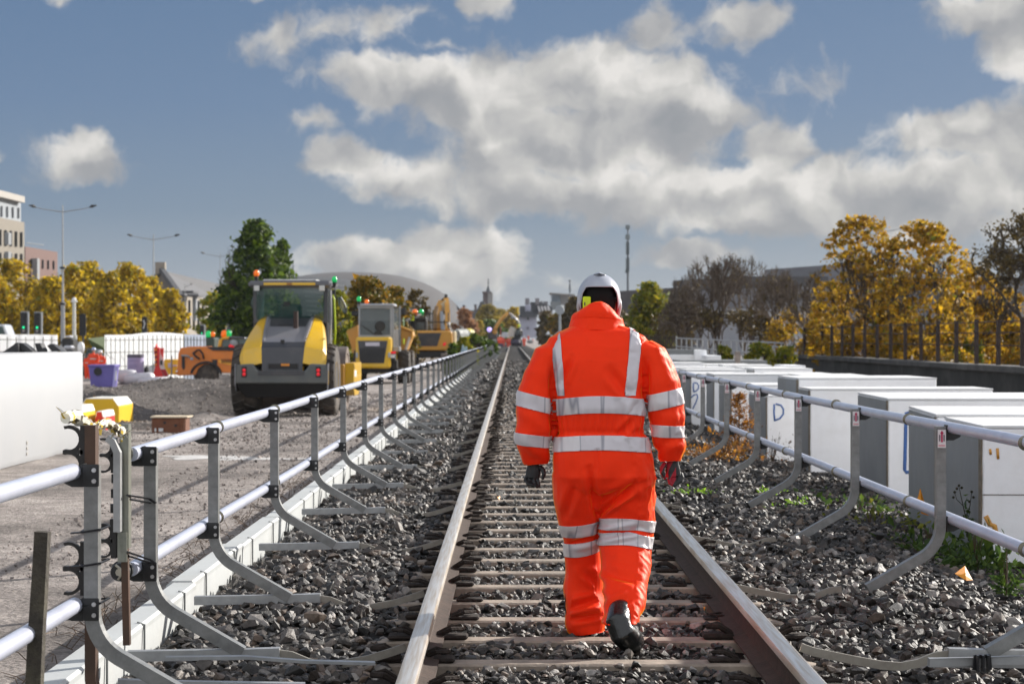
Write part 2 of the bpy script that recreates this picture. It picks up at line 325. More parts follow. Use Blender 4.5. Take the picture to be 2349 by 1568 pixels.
# ---------------------------------------------------------------- ballast stones
def stone_protos(n,npts,seed):
    rr=random.Random(seed); out=[]
    for k in range(n):
        bm=bmesh.new(); sx,sy,sz=rr.uniform(.8,1.25),rr.uniform(.6,.95),rr.uniform(.42,.75)
        for i in range(npts):
            p=Vector((rr.gauss(0,1),rr.gauss(0,1),rr.gauss(0,1))).normalized()*rr.uniform(.82,1.08)
            bm.verts.new((p.x*sx,p.y*sy,p.z*sz))
        r=bmesh.ops.convex_hull(bm,input=bm.verts[:])
        junk=list({q for q in r['geom_interior']+r['geom_unused'] if isinstance(q,bmesh.types.BMVert)})
        if junk: bmesh.ops.delete(bm,geom=junk,context='VERTS')
        bm.verts.index_update()
        v=np.array([q.co[:] for q in bm.verts]); f=[[q.index for q in ff.verts] for ff in bm.faces]; bm.free()
        out.append((v,np.array(f)))
    return out
def scatter(protos,P,S,rng):
    VV=[];FF=[];off=0; which=rng.integers(0,len(protos),len(P))
    a,b,c=rng.uniform(0,2*PI,len(P)),rng.normal(0,.45,len(P)),rng.normal(0,.45,len(P))
    ca,sa,cb_,sb,cc,sc_=np.cos(a),np.sin(a),np.cos(b),np.sin(b),np.cos(c),np.sin(c)
    Rm=np.empty((len(P),3,3))
    Rm[:,0,0]=ca*cb_;Rm[:,0,1]=ca*sb*sc_-sa*cc;Rm[:,0,2]=ca*sb*cc+sa*sc_
    Rm[:,1,0]=sa*cb_;Rm[:,1,1]=sa*sb*sc_+ca*cc;Rm[:,1,2]=sa*sb*cc-ca*sc_
    Rm[:,2,0]=-sb;Rm[:,2,1]=cb_*sc_;Rm[:,2,2]=cb_*cc
    for k,(v,f) in enumerate(protos):
        ix=np.where(which==k)[0]
        if len(ix)==0: continue
        q=np.einsum('nij,vj->nvi',Rm[ix],v)*S[ix][:,None,None]+P[ix][:,None,:]
        VV.append(q.reshape(-1,3)); ff=(f[None]+(np.arange(len(ix))*len(v))[:,None,None]+off).reshape(-1,3); FF.append(ff); off+=len(ix)*len(v)
    return np.concatenate(VV),np.concatenate(FF)
def ballast_mat():
    m=bpy.data.materials.new('ballast_stone'); m.use_nodes=True; nt=m.node_tree; L=nt.links; b=nt.nodes['Principled BSDF']; b.inputs['Roughness'].default_value=.55; b.inputs['Specular IOR Level'].default_value=.5
    g=nd(nt,'ShaderNodeNewGeometry')
    r=nd(nt,'ShaderNodeValToRGB'); L.new(g.outputs['Random Per Island'],r.inputs[0]); e=r.color_ramp.elements
    cols=[(0,.016,.015,.014),(.25,.028,.026,.024),(.45,.048,.042,.037),(.6,.050,.036,.027),(.70,.105,.098,.092),(.84,.15,.108,.078),(.93,.20,.185,.17),(1,.34,.31,.28)]
    e[0].position=0; e[0].color=(*cols[0][1:],1); e[1].position=1; e[1].color=(*cols[-1][1:],1)
    for p,*c in cols[1:-1]: x=e.new(p); x.color=(*c,1)
    n=nd(nt,'ShaderNodeTexNoise'); n.inputs['Scale'].default_value=45; n.inputs['Detail'].default_value=5; n.inputs['Roughness'].default_value=.7; L.new(g.outputs['Position'],n.inputs['Vector'])
    mr=nd(nt,'ShaderNodeMapRange'); mr.inputs['From Min'].default_value=.3; mr.inputs['From Max'].default_value=.7; mr.inputs['To Min'].default_value=.6; mr.inputs['To Max'].default_value=1.4; L.new(n.outputs['Fac'],mr.inputs['Value'])
    n4=nd(nt,'ShaderNodeTexNoise'); n4.inputs['Scale'].default_value=.8; n4.inputs['Detail'].default_value=3; L.new(g.outputs['Position'],n4.inputs['Vector'])
    mr4=nd(nt,'ShaderNodeMapRange'); mr4.inputs['From Min'].default_value=.35; mr4.inputs['From Max'].default_value=.65; mr4.inputs['To Min'].default_value=.72; mr4.inputs['To Max'].default_value=1.2; L.new(n4.outputs['Fac'],mr4.inputs['Value'])
    mm=nd(nt,'ShaderNodeMath',operation='MULTIPLY'); L.new(mr.outputs[0],mm.inputs[0]); L.new(mr4.outputs[0],mm.inputs[1])
    vm=nd(nt,'ShaderNodeVectorMath',operation='SCALE'); L.new(r.outputs[0],vm.inputs[0]); L.new(mm.outputs[0],vm.inputs['Scale']); L.new(vm.outputs[0],b.inputs['Base Color'])
    bp=nd(nt,'ShaderNodeBump'); bp.inputs['Strength'].default_value=.5; bp.inputs['Distance'].default_value=.012; L.new(n.outputs['Fac'],bp.inputs['Height']); L.new(bp.outputs[0],b.inputs['Normal'])
    return m
SLP0,SPC=7.33,.663    # first sleeper and spacing
def inballast(x,y): return (x>-1.72)&(x<3.35+.02*y)
def ballast():
    rng=np.random.default_rng(3); Vs=[];Fs=[];off=0
    pA=stone_protos(26,15,1); pB=stone_protos(16,10,2)
    for (y0,y1,dens,size,pr) in ((7.2,17,600,.028,pA),(17,34,380,.032,pB),(34,62,190,.042,pB),(62,125,62,.07,pB)):
        xr=4.6 if y0<20 else (4.2 if y0<60 else 3.6)
        N=int((xr+1.75)*(y1-y0)*dens); x=rng.uniform(-1.75,xr,N); y=rng.uniform(y0,y1,N)
        keep=np.ones(N,bool)
        # fewer where the ground shows beside the blocks
        keep&=~((x>2.9)&(rng.random(N)<np.clip((x-2.9)/1.6,0,.85)))
        ph=np.abs(((y-SLP0)/SPC+.5)%1-.5)*SPC
        onsl=(x>-.92)&(x<1.64)&(ph<.095)
        inner=(x>-.30)&(x<1.02)
        keep&=~(onsl&inner&(rng.random(N)<.95)); keep&=~(onsl&~inner&(rng.random(N)<.08))
        keep&=~((np.abs(x-XL)<.085)|(np.abs(x-XR)<.085))
        x=x[keep];y=y[keep]; ph=ph[keep]; n=len(x)
        s=size*np.exp(rng.normal(0,.28,n)); 
        s=np.where((x>-.30)&(x<1.02),s*.82,s)
        z=heights(x,y)+s*rng.uniform(-.15,.75,n)
        gap=(x>-.30)&(x<1.02); z[gap]+=.000+.02*(fbm(x[gap]*3,y[gap]*3,2,4)-.3)
        out_=~gap; z[out_]+=.04*(fbm(x[out_]*2.2,y[out_]*2.2,3,14)-.5)
        v,f=scatter(pr,np.stack([x,y,z],-1),s,rng); Vs.append(v); Fs.append(f+off); off+=len(v)
    V=np.concatenate(Vs);Fc=np.concatenate(Fs)
    o=npmesh('ballast_stones',V,Fc.ravel(),np.full(len(Fc),3),[ballast_mat()]); struct(o,'stuff'); o['label']='loose dark grey ballast stones filling the track bed between and beside the rails'
    print('ballast faces',len(Fc))
ballast()
# coarse grit and pebbles on the site ground
def grit():
    rng=np.random.default_rng(5); pr=stone_protos(10,8,5); N=26000
    y=14+46*rng.random(N)**1.2; x=rng.uniform(-13,-1.8,N)
    k=(x>-1174/F*y-.5)&~((x<-4.2)&(y<29)); x=x[k];y=y[k]; s=np.exp(rng.normal(0,.4,len(x)))*(.010+.0003*y)
    z=heights(x,y)+s*.3
    V,Fc=scatter(pr,np.stack([x,y,z],-1),s,rng)
    o=npmesh('site_grit',V,Fc.ravel(),np.full(len(Fc),3),[mat('grit',(.26,.225,.205),.85,island=.6,var=.2,scale=20)]); struct(o,'stuff'); o['label']='small brown grey stones strewn over the site ground'
grit()
# ---------------------------------------------------------------- sleepers
SL_M=mat('sleeper_wood',(.30,.245,.195),.8,var=.35,scale=5,bump=.35,bscale=24,dirt=(.13,.105,.085),dirtamt=.9,dscale=4)
CLIP_M=mat('rusty_clip',(.026,.018,.014),1.0,var=.35,scale=30,bump=.5,bscale=60)
def make_sleeper():
    t=thing('railway_sleeper','flat weathered sleeper laid across the track under both rails','sleeper',(XC,SLP0,-.165),group='sleepers under the running rails')
    m=MB(); hw=.075; w=1.20
    sec=lambda x,z,k: [(x,-hw*k,z-.07),(x,-hw*k,z-.008),(x,-hw*k+.014,z),(x,hw*k-.014,z),(x,hw*k,z-.008),(x,hw*k,z-.07)]
    pts=[(-w,-.17,1),(-w+.04,-.09,1),(-w+.14,-.028,1),(-w+.26,-.006,1),(-.8,0,1),(0,0,1),(.8,0,1),(w-.26,-.006,1),(w-.14,-.028,1),(w-.04,-.09,1),(w,-.17,1)]
    m.loft([sec(*p) for p in pts]); m.build('sleeper_body',SL_M,t)
    for xr in (XL-XC,XR-XC):
        for s in (-1,1):
            c=MB(); x=xr+s*.125
            c.box((x-.075,-.055,0.002),(x+.075,.055,.022),bev=.008)
            c.tube([(xr+s*.06,-.03,.018),(x,-.045,.05),(x+s*.05,0,.045),(x,.045,.05),(xr+s*.06,.03,.018)],.011,6)
            c.build('rail_clip',CLIP_M,t)
    return t
sl0=make_sleeper(); sl_far=None
for k in range(1,150):
    y=SLP0+k*SPC
    if y<52:
        c=copy_tree(sl0)
        for ch in c.children:
            if ch.name.startswith('rail_clip'): ch.scale=(random.uniform(.9,1.1),random.uniform(.65,1.25),random.uniform(.5,1.3))
    else: c=sl0.copy(); COL.objects.link(c); b=sl0.children[0].copy(); COL.objects.link(b); b.parent=c
    c.location.y=y; c.location.x=XC+random.uniform(-.012,.012); c.rotation_euler.z=random.uniform(-.006,.006)
# ---------------------------------------------------------------- rails
def rail_mat():
    m=bpy.data.materials.new('rail_steel_worn'); m.use_nodes=True; nt=m.node_tree; L=nt.links; b=nt.nodes['Principled BSDF']
    b.inputs['Metallic'].default_value=.75; b.inputs['Roughness'].default_value=.36
    g=nd(nt,'ShaderNodeNewGeometry'); n=nd(nt,'ShaderNodeTexNoise'); n.inputs['Scale'].default_value=9; n.inputs['Detail'].default_value=4
    mp=nd(nt,'ShaderNodeMapping'); mp.inputs['Scale'].default_value=(9,.25,1); L.new(g.outputs['Position'],mp.inputs['Vector']); L.new(mp.outputs[0],n.inputs['Vector'])
    r=nd(nt,'ShaderNodeValToRGB'); L.new(n.outputs['Fac'],r.inputs[0]); e=r.color_ramp.elements; e[0].position=.35; e[0].color=(.62,.52,.40,1); e[1].position=.62; e[1].color=(.82,.78,.72,1)
    L.new(r.outputs[0],b.inputs['Base Color']); return m
RT=rail_mat(); RS=mat('rail_rust',(.055,.034,.024),.85,var=.3,scale=12,bump=.25,bscale=50,dirt=(.06,.04,.03),dirtamt=.5,dscale=1.3)
def rail_poly():
    h=[(.034,-.001),(.036,-.010),(.036,-.032),(.030,-.040),(.011,-.050),(.009,-.075),(.009,-.115),(.014,-.132),(.045,-.143),(.070,-.147),(.070,-.158)]
    top=[(-.026,0.002),(-.012,.004),(.012,.004),(.026,.002)]
    return top+h+[(-a,b) for a,b in h[::-1]]
for x,nm,lb in ((XL,'left','worn running rail on the side of the white cable trough and roller'),(XR,'right','worn running rail on the side of the white blocks')):
    t=thing('running_rail',lb,'rail',(x,7,0),group='running rails of the single track')
    m=MB(); P=rail_poly(); ys_=[-1.5]+[k*2.5 for k in range(1,40)]+[120,150,190,240,300]
    rings=[[(p[0],y,p[1]) for p in P] for y in ys_]
    m.loft(rings); 
    n=len(P); o=m.build('rail_profile',[RS,RT],t,auto=35)
    mi=[]
    for f in o.data.polygons:
        c=f.center; mi.append(1 if c.z>-.022 and abs(f.normal.y)<.9 else 0)
    o.data.polygons.foreach_set('material_index',mi)
# ---------------------------------------------------------------- white cable trough
TR=mat('trough_white',(.47,.49,.49),.6,var=.07,scale=3,bump=.08,bscale=30,dirt=(.42,.40,.36),dirtamt=.35,dscale=1.6)
STRAP=mat('strap_dark',(.16,.17,.17),.5)
tt=thing('cable_trough','pale grey white cable trough running along the foot of the long safety barrier','cable trough',(0,0,0))
y=5.0; k=0; rr=random.Random(3)
TX=-1.745
while y<120:
    ln=2.0 if y<40 else 8.0
    ox=rr.uniform(-.012,.012); dz=rr.uniform(-.005,.005); x0,x1=TX-.155+ox,TX+ox
    m=MB(); 
    sec=lambda yy,e: [(x0,yy,-.42),(x0,yy,-.13+dz),(x0+.03,yy,-.102+dz),(x1-.012,yy,-.102+dz),(x1,yy,-.115+dz),(x1-.004,yy,-.14+dz),(x1-.012,yy,-.42)]
    m.loft([sec(y+.0015,0),sec(y+ln-.0015,0)]); m.build('trough_section',TR,tt)
    if y<44:
        s=MB()
        for q in (.42,ln-.42):
            s=MB(); s.tube([(x1-.03,y+q,-.098+dz),(x1+.004,y+q,-.108+dz),(x1+.004,y+q,-.34)],.004,4,sx=1.6,sq=True)
            s.build('strap',STRAP,tt)
    y+=ln; k+=1
# ---------------------------------------------------------------- safety barriers
GALV=mat('galvanised_post',(.215,.22,.218),.42,metal=.45,var=.28,scale=14,bump=.06,bscale=50,dirt=(.22,.21,.19),dirtamt=.35,dscale=6)
GALV2=mat('galvanised_bar',(.36,.37,.375),.4,metal=.4,var=.2,scale=9,dirt=(.25,.23,.2),dirtamt=.3,dscale=4)
RAILM=mat('barrier_tube',(.58,.61,.72),.28,metal=.25,var=.08,scale=3,dirt=(.35,.36,.42),dirtamt=.35,dscale=5)
CLMP=mat('clamp_black',(.012,.013,.014),.38,var=.3); BOLT=mat('bolt',(.5,.5,.5),.4,metal=.8)
JNT=mat('tube_joint',(.20,.19,.14),.4,metal=.4); SPR=mat('dull_spring_steel',(.30,.28,.24),.5,metal=.4,dirt=(.13,.1,.08),dirtamt=.6,dscale=5)
def arc(cx,cz,r,a0,a1,n): return [(cx+r*math.cos(R(a0+(a1-a0)*i/n)),cz+r*math.sin(R(a0+(a1-a0)*i/n))) for i in range(n+1)]
def post_profile(x,s,top=.768):
    """centre line in x,z of the bent leg; s=+1 bends to +x"""
    p=[(x,top),(x,.235)]
    a=arc(x+s*.20,.235,.20,180 if s>0 else 0,(180+60) if s>0 else -60,7); p+=a[1:]
    e=a[-1]; L_=.34
    p.append((e[0]+s*L_*math.cos(R(30)),e[1]-L_*math.sin(R(30)))); return p
def band(m,p,y0,y1,t=.026,mi=0):
    """square section bar swept along x,z polyline p between y0 and y1"""
    rings=[]
    for i,q in enumerate(p):
        a=Vector((p[max(i-1,0)][0],0,p[max(i-1,0)][1])); b=Vector((p[min(i+1,len(p)-1)][0],0,p[min(i+1,len(p)-1)][1]))
        d=(b-a).normalized(); nn=Vector((d.z,0,-d.x))*t; c=Vector((q[0],0,q[1]))
        rings.append([(c.x-nn.x,y0,c.z-nn.z),(c.x+nn.x,y0,c.z+nn.z),(c.x+nn.x,y1,c.z+nn.z),(c.x-nn.x,y1,c.z-nn.z)])
    m.loft(rings,mi)
H1,H2=.755,.262   # tube heights
def make_post(parent,x,s,Z,full,base=True,lab=None,sticker=False,up=0.):
    o=MB(); pr=post_profile(0,s); band(o,pr,-.028,.028)
    p=o.build('barrier_post',GALV,parent,loc=(x,Z,up)); p.location=(x,Z,up)
    if lab: p['label']=lab
    for h in (H1,H2):
        c=MB()
        if not sticker: c.box((-.031,-.036,h-.06),(.031,-.030,h+.022),bev=.004,mi=0)
        c.box((-s*.028,-.034,h-.062),(-s*.034,.034,h+.022),mi=0)
        # saddle under the tube
        sad=[(-s*.03,h-.062),(-s*.07,h-.062),(-s*.105,h-.045),(-s*.12,h-.02),(-s*.12,h-.005),(-s*.03,h+.02)]
        c.prism(sad,-.03,.03,'y',0) if not sticker else c.prism(sad,-.006,.046,'y',0)
        if full and not sticker:
            for zz in (-.04,.0): c.cyl((.013,-.036,h+zz),(.013,-.042,h+zz),.0085,n=8,mi=1)
        q=c.build('tube_clamp',[CLMP,BOLT],p)
    if h and full and sticker:
        st=MB(); st.box((-.022,-.0405,.655),(.022,-.0375,.752),mi=0); st.box((-.0045,-.0425,.685),(.0045,-.0405,.735),mi=1); st.prism([(-.010,.732),(.010,.732),(0,.748)],-.0425,-.0405,'y',1)
        st.box((-.016,-.042,.69),(-.008,-.0405,.725),mi=2); st.box((.008,-.042,.69),(.016,-.0405,.725),mi=2); st.box((-.018,-.042,.662),(.018,-.0405,.672),mi=3)
        st.build('sticker',[mat('sticker_white',(.72,.70,.71),.4),mat('sticker_red',(.5,.02,.10),.4),mat('sticker_grey',(.2,.18,.2),.5),mat('sticker_pink',(.65,.35,.38),.5)],p)
    if base:
        b=MB(); e=pr[-1]; zb=e[1]-.006
        L1=(-s*.10,zb-.008); xe=e[0]+s*.16
        if not sticker or Z<9: band(b,[L1,(e[0]-s*.02,zb),(xe,zb+.006)],-.024,.024,.022); b.build('base_bar',GALV2,p)
        g=MB(); g.z=0
        x2=abs((XL if s>0 else XR)-x)-.07
        sp_=[(xe-s*.02,zb+.004),(xe+s*.05,zb-.006),(xe+s*.12,zb-.035),(xe+s*.19,zb-.048),(xe+s*.27,zb-.042),(xe+s*.38,zb-.022),(s*(x2-.05),zb+.012),(s*x2,zb+.03)]
        band(g,sp_,-.008,.008,.017); g.build('spring_bar',SPR,p)
    return p
def tube_run(parent,x,y0,y1,h,name='rail_tube',joints=()):
    m=MB(); n=max(2,int((y1-y0)/3)); rr=random.Random(int(x*100)+int(h*100))
    pts=[(x+rr.uniform(-.004,.004),y0+(y1-y0)*i/n,h+rr.uniform(-.006,.006)) for i in range(n+1)]
    m.tube(pts,.030,14); o=m.build(name,RAILM,parent,smooth=False,auto=50)
    for jy in joints:
        j=MB(); 
        for d in (-.020,.0,.020): j.lathe([(.033,-.004),(.0365,0),(.033,.004)],(x,jy+d,h),14,'y')
        j.lathe([(.0325,-.03),(.0325,.03)],(x,jy,h),14,'y'); j.build('tube_joint',JNT,o,auto=50)
    return o
BX=-1.55
lb=thing('safety_barrier','long galvanised two-tube safety barrier between the white trough and the track','safety barrier',(0,0,0))
PZs=[8.55]+[10.36+2.65*k for k in range(70)]
for i,Z in enumerate(PZs):
    make_post(lb,BX,1,Z,Z<45,True)
for h in (H1,H2): tube_run(lb,BX-.062,8.42,133,h,joints=[z+.52 for z in PZs[1:14:1]][0::1])
# black round end caps on the near ends of both tubes
for h in (H1,H2):
    c=MB(); cx=BX-.062
    c.lathe([(.0,-.07),(.036,-.07),(.040,-.06),(.040,-.02),(.046,-.02),(.046,.0),(.038,.0),(.038,.05),(.031,.05)],(cx-.03,8.40,h),18,'y',0)
    c.lathe([(.0,-.078),(.016,-.078),(.016,-.07)],(cx-.03,8.40,h),8,'y',1)
    c.tube([(cx-.045,8.33,h+.03),(cx-.025,8.325,h+.015),(cx-.02,8.325,h-.012),(cx-.035,8.33,h-.03)],.006,6,1)
    c.build('tube_end_cap',[mat('rubber_black',(.02,.022,.022),.45),mat('bare_steel',(.45,.43,.36),.35,metal=.7)],lb,auto=40)
nb=thing('safety_barrier','short end of a two-tube safety barrier at the bottom left corner','safety barrier',(0,0,0))
NZ_=7.36
make_post(nb,BX,1,NZ_,True,False)
make_post(nb,BX,1,NZ_-2.65,True,False)
for h in (H1,H2): tube_run(nb,BX-.062,3.0,NZ_-.03,h)
# double hook brackets
def hook(m,x,y,z,mi=0,sc_=1.,t=.03):
    # plate with two C shaped openings facing -x
    def C(cz): 
        r=.040*sc_; ro=.052*sc_
        a=[(x-.055*sc_+ro*math.cos(R(q)),cz+ro*math.sin(R(q))) for q in range(-110,111,20)]
        b=[(x-.055*sc_+r*math.cos(R(q)),cz+r*math.sin(R(q))) for q in range(110,-111,-20)]
        m.prism(a+b,y-t/2,y+t/2,'y',mi)
    C(z+.048*sc_); C(z-.048*sc_)
    m.box((x-.010*sc_,y-t/2-.001,z-.10*sc_),(x+.02*sc_,y+t/2+.001,z+.10*sc_),mi)
    m.box((x-.075*sc_,y-t/2-.001,z-.008*sc_),(x,y+t/2+.001,z+.008*sc_),mi)
BLK=mat('hook_black',(.018,.016,.015),.5)
BROWN=mat('rust_brown_bar',(.085,.045,.028),.55,metal=.2,var=.25,dirt=(.04,.035,.025),dirtamt=.6,dscale=7)
ZINC=mat('zinc_yellow',(.27,.28,.24),.38,metal=.6,var=.3,scale=12,dirt=(.14,.10,.06),dirtamt=.5,dscale=6)
# brown stand bar behind the near post carrying two hooks
hs_=thing('hook_stand','rusty brown bar with black C hooks, strapped behind the bottom left barrier post','bracket',(0,0,0))
m=MB(); yb=NZ_+.09; xb=BX-.022
band(m,[(xb,.915),(xb,-.03),(xb+.01,-.10),(xb+.05,-.165),(xb+.12,-.19),(xb+.30,-.195)],yb-.03,yb+.03,.020); m.build('stand_bar',BROWN,hs_)
for z in (.815,.38):
    m=MB(); hook(m,xb-.03,yb,z); m.build('double_hook',BLK,hs_)
# second stand by the gap
hs2=thing('hook_stand','dull zinc bar with broken black hooks, strapped to the long barrier','bracket',(0,0,0))
def Wp(u,v,Z): p=W(u,v,Z); return p
yz=8.25
m=MB(); xa=PX(288,yz); band(m,[(xa,PZ(972,yz)),(xa,PZ(1255,yz))],yz-.03,yz+.03,.018); m.build('upper_bar',ZINC,hs2)
m=MB(); band(m,[(xa-.003,PZ(1255,yz)),(xa+.006,PZ(1478,yz))],yz-.016,yz+.018,.014); m.build('lower_bar',BROWN,hs2)
m=MB(); xq=PX(272,yz-.05); band(m,[(PX(255,yz),PZ(1002,yz)),(PX(266,yz),PZ(1010,yz)),(xq,PZ(1035,yz)),(xq,PZ(1215,yz))],yz-.09,yz-.04,.014); m.build('inner_strip',GALV2,hs2)
m=MB(); m.box((PX(275,yz),yz-.05,PZ(1218,yz)),(PX(296,yz),yz-.036,PZ(1285,yz))); m.build('joining_plate',ZINC,hs2)
m=MB(); 
for q in range(4): m.box((PX(262,yz)-.002*q,yz-.06,PZ(1085+34*q,yz)),(PX(268,yz),yz-.03,PZ(1105+34*q,yz)))
m.build('rubber_blocks',BLK,hs2)
for v in (1043,1238):
    m=MB(); hook(m,PX(262,yz),yz-.02,PZ(v,yz),sc_=.72); m.build('double_hook',BLK,hs2)
# cable ties
CT=mat('tie_black',(.01,.01,.012),.35)
def tie(lab,pts,r=.0042):
    m=MB(); m.tube(pts,r,5,sx=1.8); o=m.build('cable_tie',CT); tag(o,lab,'cable tie','black cable ties on the barrier posts'); return o
P=lambda u,v,Z: tuple(W(u,v,Z))
for lab,uv,Z0 in (('upper black cable tie between the zinc hook stand and the long barrier',[(292,1135),(342,1143),(356,1152)],8.2),('lower black cable tie between the zinc hook stand and the long barrier',[(292,1265),(345,1283),(356,1291)],8.2)):
    tie(lab,[P(u,v,8.2 if i==0 else 8.50) for i,(u,v) in enumerate(uv)]+[P(uv[-1][0]+1,uv[-1][1]+3,8.6)]+[P(uv[0][0]+2,uv[0][1]+9,8.24)])
for lab,v,tail in (('top black cable tie round the bottom left barrier post, its loose tail to the left',1216,True),('middle black cable tie round the bottom left barrier post',1293,True),('lowest black cable tie round the bottom left barrier post',1384,False)):
    zf=PZ(v,NZ_); x0,x1=BX-.031,BX+.031
    pts=[(x0-.05,NZ_+.02,zf-.012)] if tail else []
    tie(lab,pts+[(x0-.002,NZ_-.031,zf-.004),(x1+.002,NZ_-.031,zf+.006),(x1+.003,NZ_+.13,zf+.004),(x0-.02,NZ_+.13,zf-.004),(x0-.003,NZ_-.028,zf-.002)])
# yellow taped bar end lying across the two stands
def taped():
    t=thing('taped_bar','bar wrapped in torn yellow and white tape, across the tops of the hook stands','taped bar',(0,0,0))
    a=W(150,960,7.34); b=W(282,984,8.08); d=b-a; rr=random.Random(5)
    m=MB(); pts=[a+d*(i/28)+Vector((0,0,rr.uniform(-.005,.005)+.012*math.sin(i*.4))) for i in range(29)]
    rad=[.017+rr.uniform(-.003,.007) for i in range(29)]; rad[0]=.020; rad[4]=.027; rad[5]=.028; rad[6]=.025
    m.tube(pts,rad,9); o=m.build('taped_core',[mat('tape_white',(.80,.78,.66),.35,var=.1),mat('tape_yellow',(.62,.44,.05),.35,var=.3),mat('tape_dark',(.10,.08,.05),.5)],t)
    for f in o.data.polygons: f.material_index=rr.choice([0,0,0,1,1,2,2])
    m=MB()

    for i in range(70):
        c=a+d*rr.random()+Vector((rr.gauss(0,.012),rr.gauss(0,.012),rr.gauss(0,.020))); q=Vector((rr.gauss(0,1),rr.gauss(0,1),rr.gauss(0,1))).normalized()
        e=q.cross(Vector((0,.3,1))).normalized()*rr.uniform(.004,.009); L_=q*rr.uniform(.012,.034)
        c=Vector(pts[min(28,max(0,int(i*.62)))])+Vector((rr.gauss(0,.004),rr.gauss(0,.004),rr.gauss(0,.004))); m.quad(c-e,c+e,c+L_*1.6+e*.5,c+L_*1.6-e*.5,rr.choice([0,0,1,1,2]))
    m.build('tape_scraps',[MATS['tape_white'],MATS['tape_yellow'],MATS['tape_dark']],t)
taped()
# wooden stake
st=MB(); 
st.loft([[tuple(W(u-w_,v,Z)),tuple(W(u+w_,v+2,Z)),tuple(W(u+w_,v+2,Z)+Vector((0,.05,0))),tuple(W(u-w_,v,Z)+Vector((0,.05,0)))] for u,v,w_,Z in ((94,1219,15.5,6.6),(88,1330,16,6.6),(80,1460,17,6.6),(72,1640,18,6.6),(66,1760,18,6.6))])
so_=st.build('wooden_stake',mat('stake_wood',(.045,.038,.028),.85,var=.4,scale=14,bump=.6,bscale=40,dirt=(.13,.12,.07),dirtamt=.5,dscale=8)); tag(so_,'dark weathered square wooden stake at the bottom left corner','stake')
# loose flat bars lying by the foot of the stands
def looseb(pts,lab,w_=.02,t=.014,M=None):
    m=MB(); m.tube([W(*p) for p in pts],w_,4,sx=t/w_,sq=True); o=m.build('metal_bar',M or GALV2); tag(o,lab,'bar','loose metal bars on the ballast'); return o
looseb([(380,1508,8.05),(560,1506,8.1),(700,1516,8.15),(860,1520,8.2)],'thin bright bar half buried in stones below the first base of the long barrier',.006,.02)
looseb([(270,1563,7.65),(450,1568,7.7),(700,1572,7.75)],'pale bar lying on the ballast at the bottom left, beside the rusty foot',.012,.02)
# right barrier
rb=thing('safety_barrier','two-tube safety barrier with red arrow stickers, in front of the white blocks','safety barrier',(0,0,0))
RX=2.32; RZ=[8.06]+[10.78+2.68*k for k in range(12)]
for i,Z in enumerate(RZ): make_post(rb,RX,-1,Z,Z<30,True,sticker=True,up=.075 if i==0 else -.005)
JR=[z+1.15 for z in RZ[:9]]
for h in (H1,H2): tube_run(rb,RX+.062,6.5,RZ[-1]+.2,h,joints=JR)
looseb([(1500+1130/2.593*.9763*0+1915,1531,7.95),(2130,1518,7.9),(2349,1512,7.85),(2420,1510,7.8)],'long pale square bar strapped to the base bar at the bottom right corner',.017,.017)
m=MB(); m.tube([P(2236,1536,7.84),P(2238,1505,7.84),P(2268,1503,7.84),P(2270,1535,7.84)],.010,4,sq=True,sx=.5)
for du in (0,12,24): m.box(tuple(W(2238+du,1500,7.83)),tuple(W(2247+du,1540,7.8)))
o=m.build('strap_bundle',CT); tag(o,'black strap binding two bars together at the bottom right','strap')
# ---------------------------------------------------------------- the walking worker
def evalmesh(o):
    dg=bpy.context.evaluated_depsgraph_get(); dg.update()
    me=bpy.data.meshes.new_from_object(o.evaluated_get(dg)); return me
def remesh(mb,vox,smooth_it=6,name='tmp'):
    o=mb.build(name,[]) if False else None
    me=bpy.data.meshes.new(name); me.from_pydata(mb.v,[],mb.f); bm=bmesh.new(); bm.from_mesh(me); bmesh.ops.recalc_face_normals(bm,faces=bm.faces); bm.to_mesh(me); bm.free()
    o=bpy.data.objects.new(name,me); COL.objects.link(o)
    r=o.modifiers.new('r','REMESH'); r.mode='VOXEL'; r.voxel_size=vox
    s=o.modifiers.new('s','SMOOTH'); s.iterations=smooth_it; s.factor=.5
    m2=evalmesh(o); bpy.data.objects.remove(o); bpy.data.meshes.remove(me); return m2
def ell(c,a,b,n=20,rz=0.,sq=2.3):
    """super-ellipse ring around c (world): half width a in x, half depth b in y"""
    out=[]
    for i in range(n):
        t=2*PI*i/n; ct,st=math.cos(t),math.sin(t)
        x=a*math.copysign(abs(ct)**(2/sq),ct); y=b*math.copysign(abs(st)**(2/sq),st)
        out.append((c[0]+x*math.cos(rz)-y*math.sin(rz),c[1]+x*math.sin(rz)+y*math.cos(rz),c[2]))
    return out
def limb(mb,rows,dr=1.1):
    """rows: (u,v,Z,halfwidth px)"""
    mb.loft([ell(W(u,v,Z),hw*Z/F,hw*Z/F*dr) for u,v,Z,hw in rows])
    u,v,Z,hw=rows[0]
MZ=9.3
RT_=W(1374,1465,MZ); RT_.z=-.165
torso=[(1366,742,9.36,52,.10),(1366,757,9.34,84,.115),(1367,772,9.33,110,.125),(1368,792,9.32,121,.14),(1370,825,9.31,118,.155),(1372,880,9.3,110,.165),(1374,935,9.29,105,.165),(1374,985,9.29,102,.155),(1377,1010,9.29,108,.158),(1381,1050,9.29,114,.165),(1386,1090,9.29,115,.165),(1388,1112,9.29,108,.14),(1390,1125,9.29,90,.11)]
LARM=[(1286,782,9.32,30),(1268,798,9.31,42),(1249,850,9.3,45),(1233,905,9.29,46),(1228,950,9.28,44),(1226,990,9.28,42),(1222,1025,9.30,39),(1226,1048,9.32,33),(1229,1064,9.33,27)]
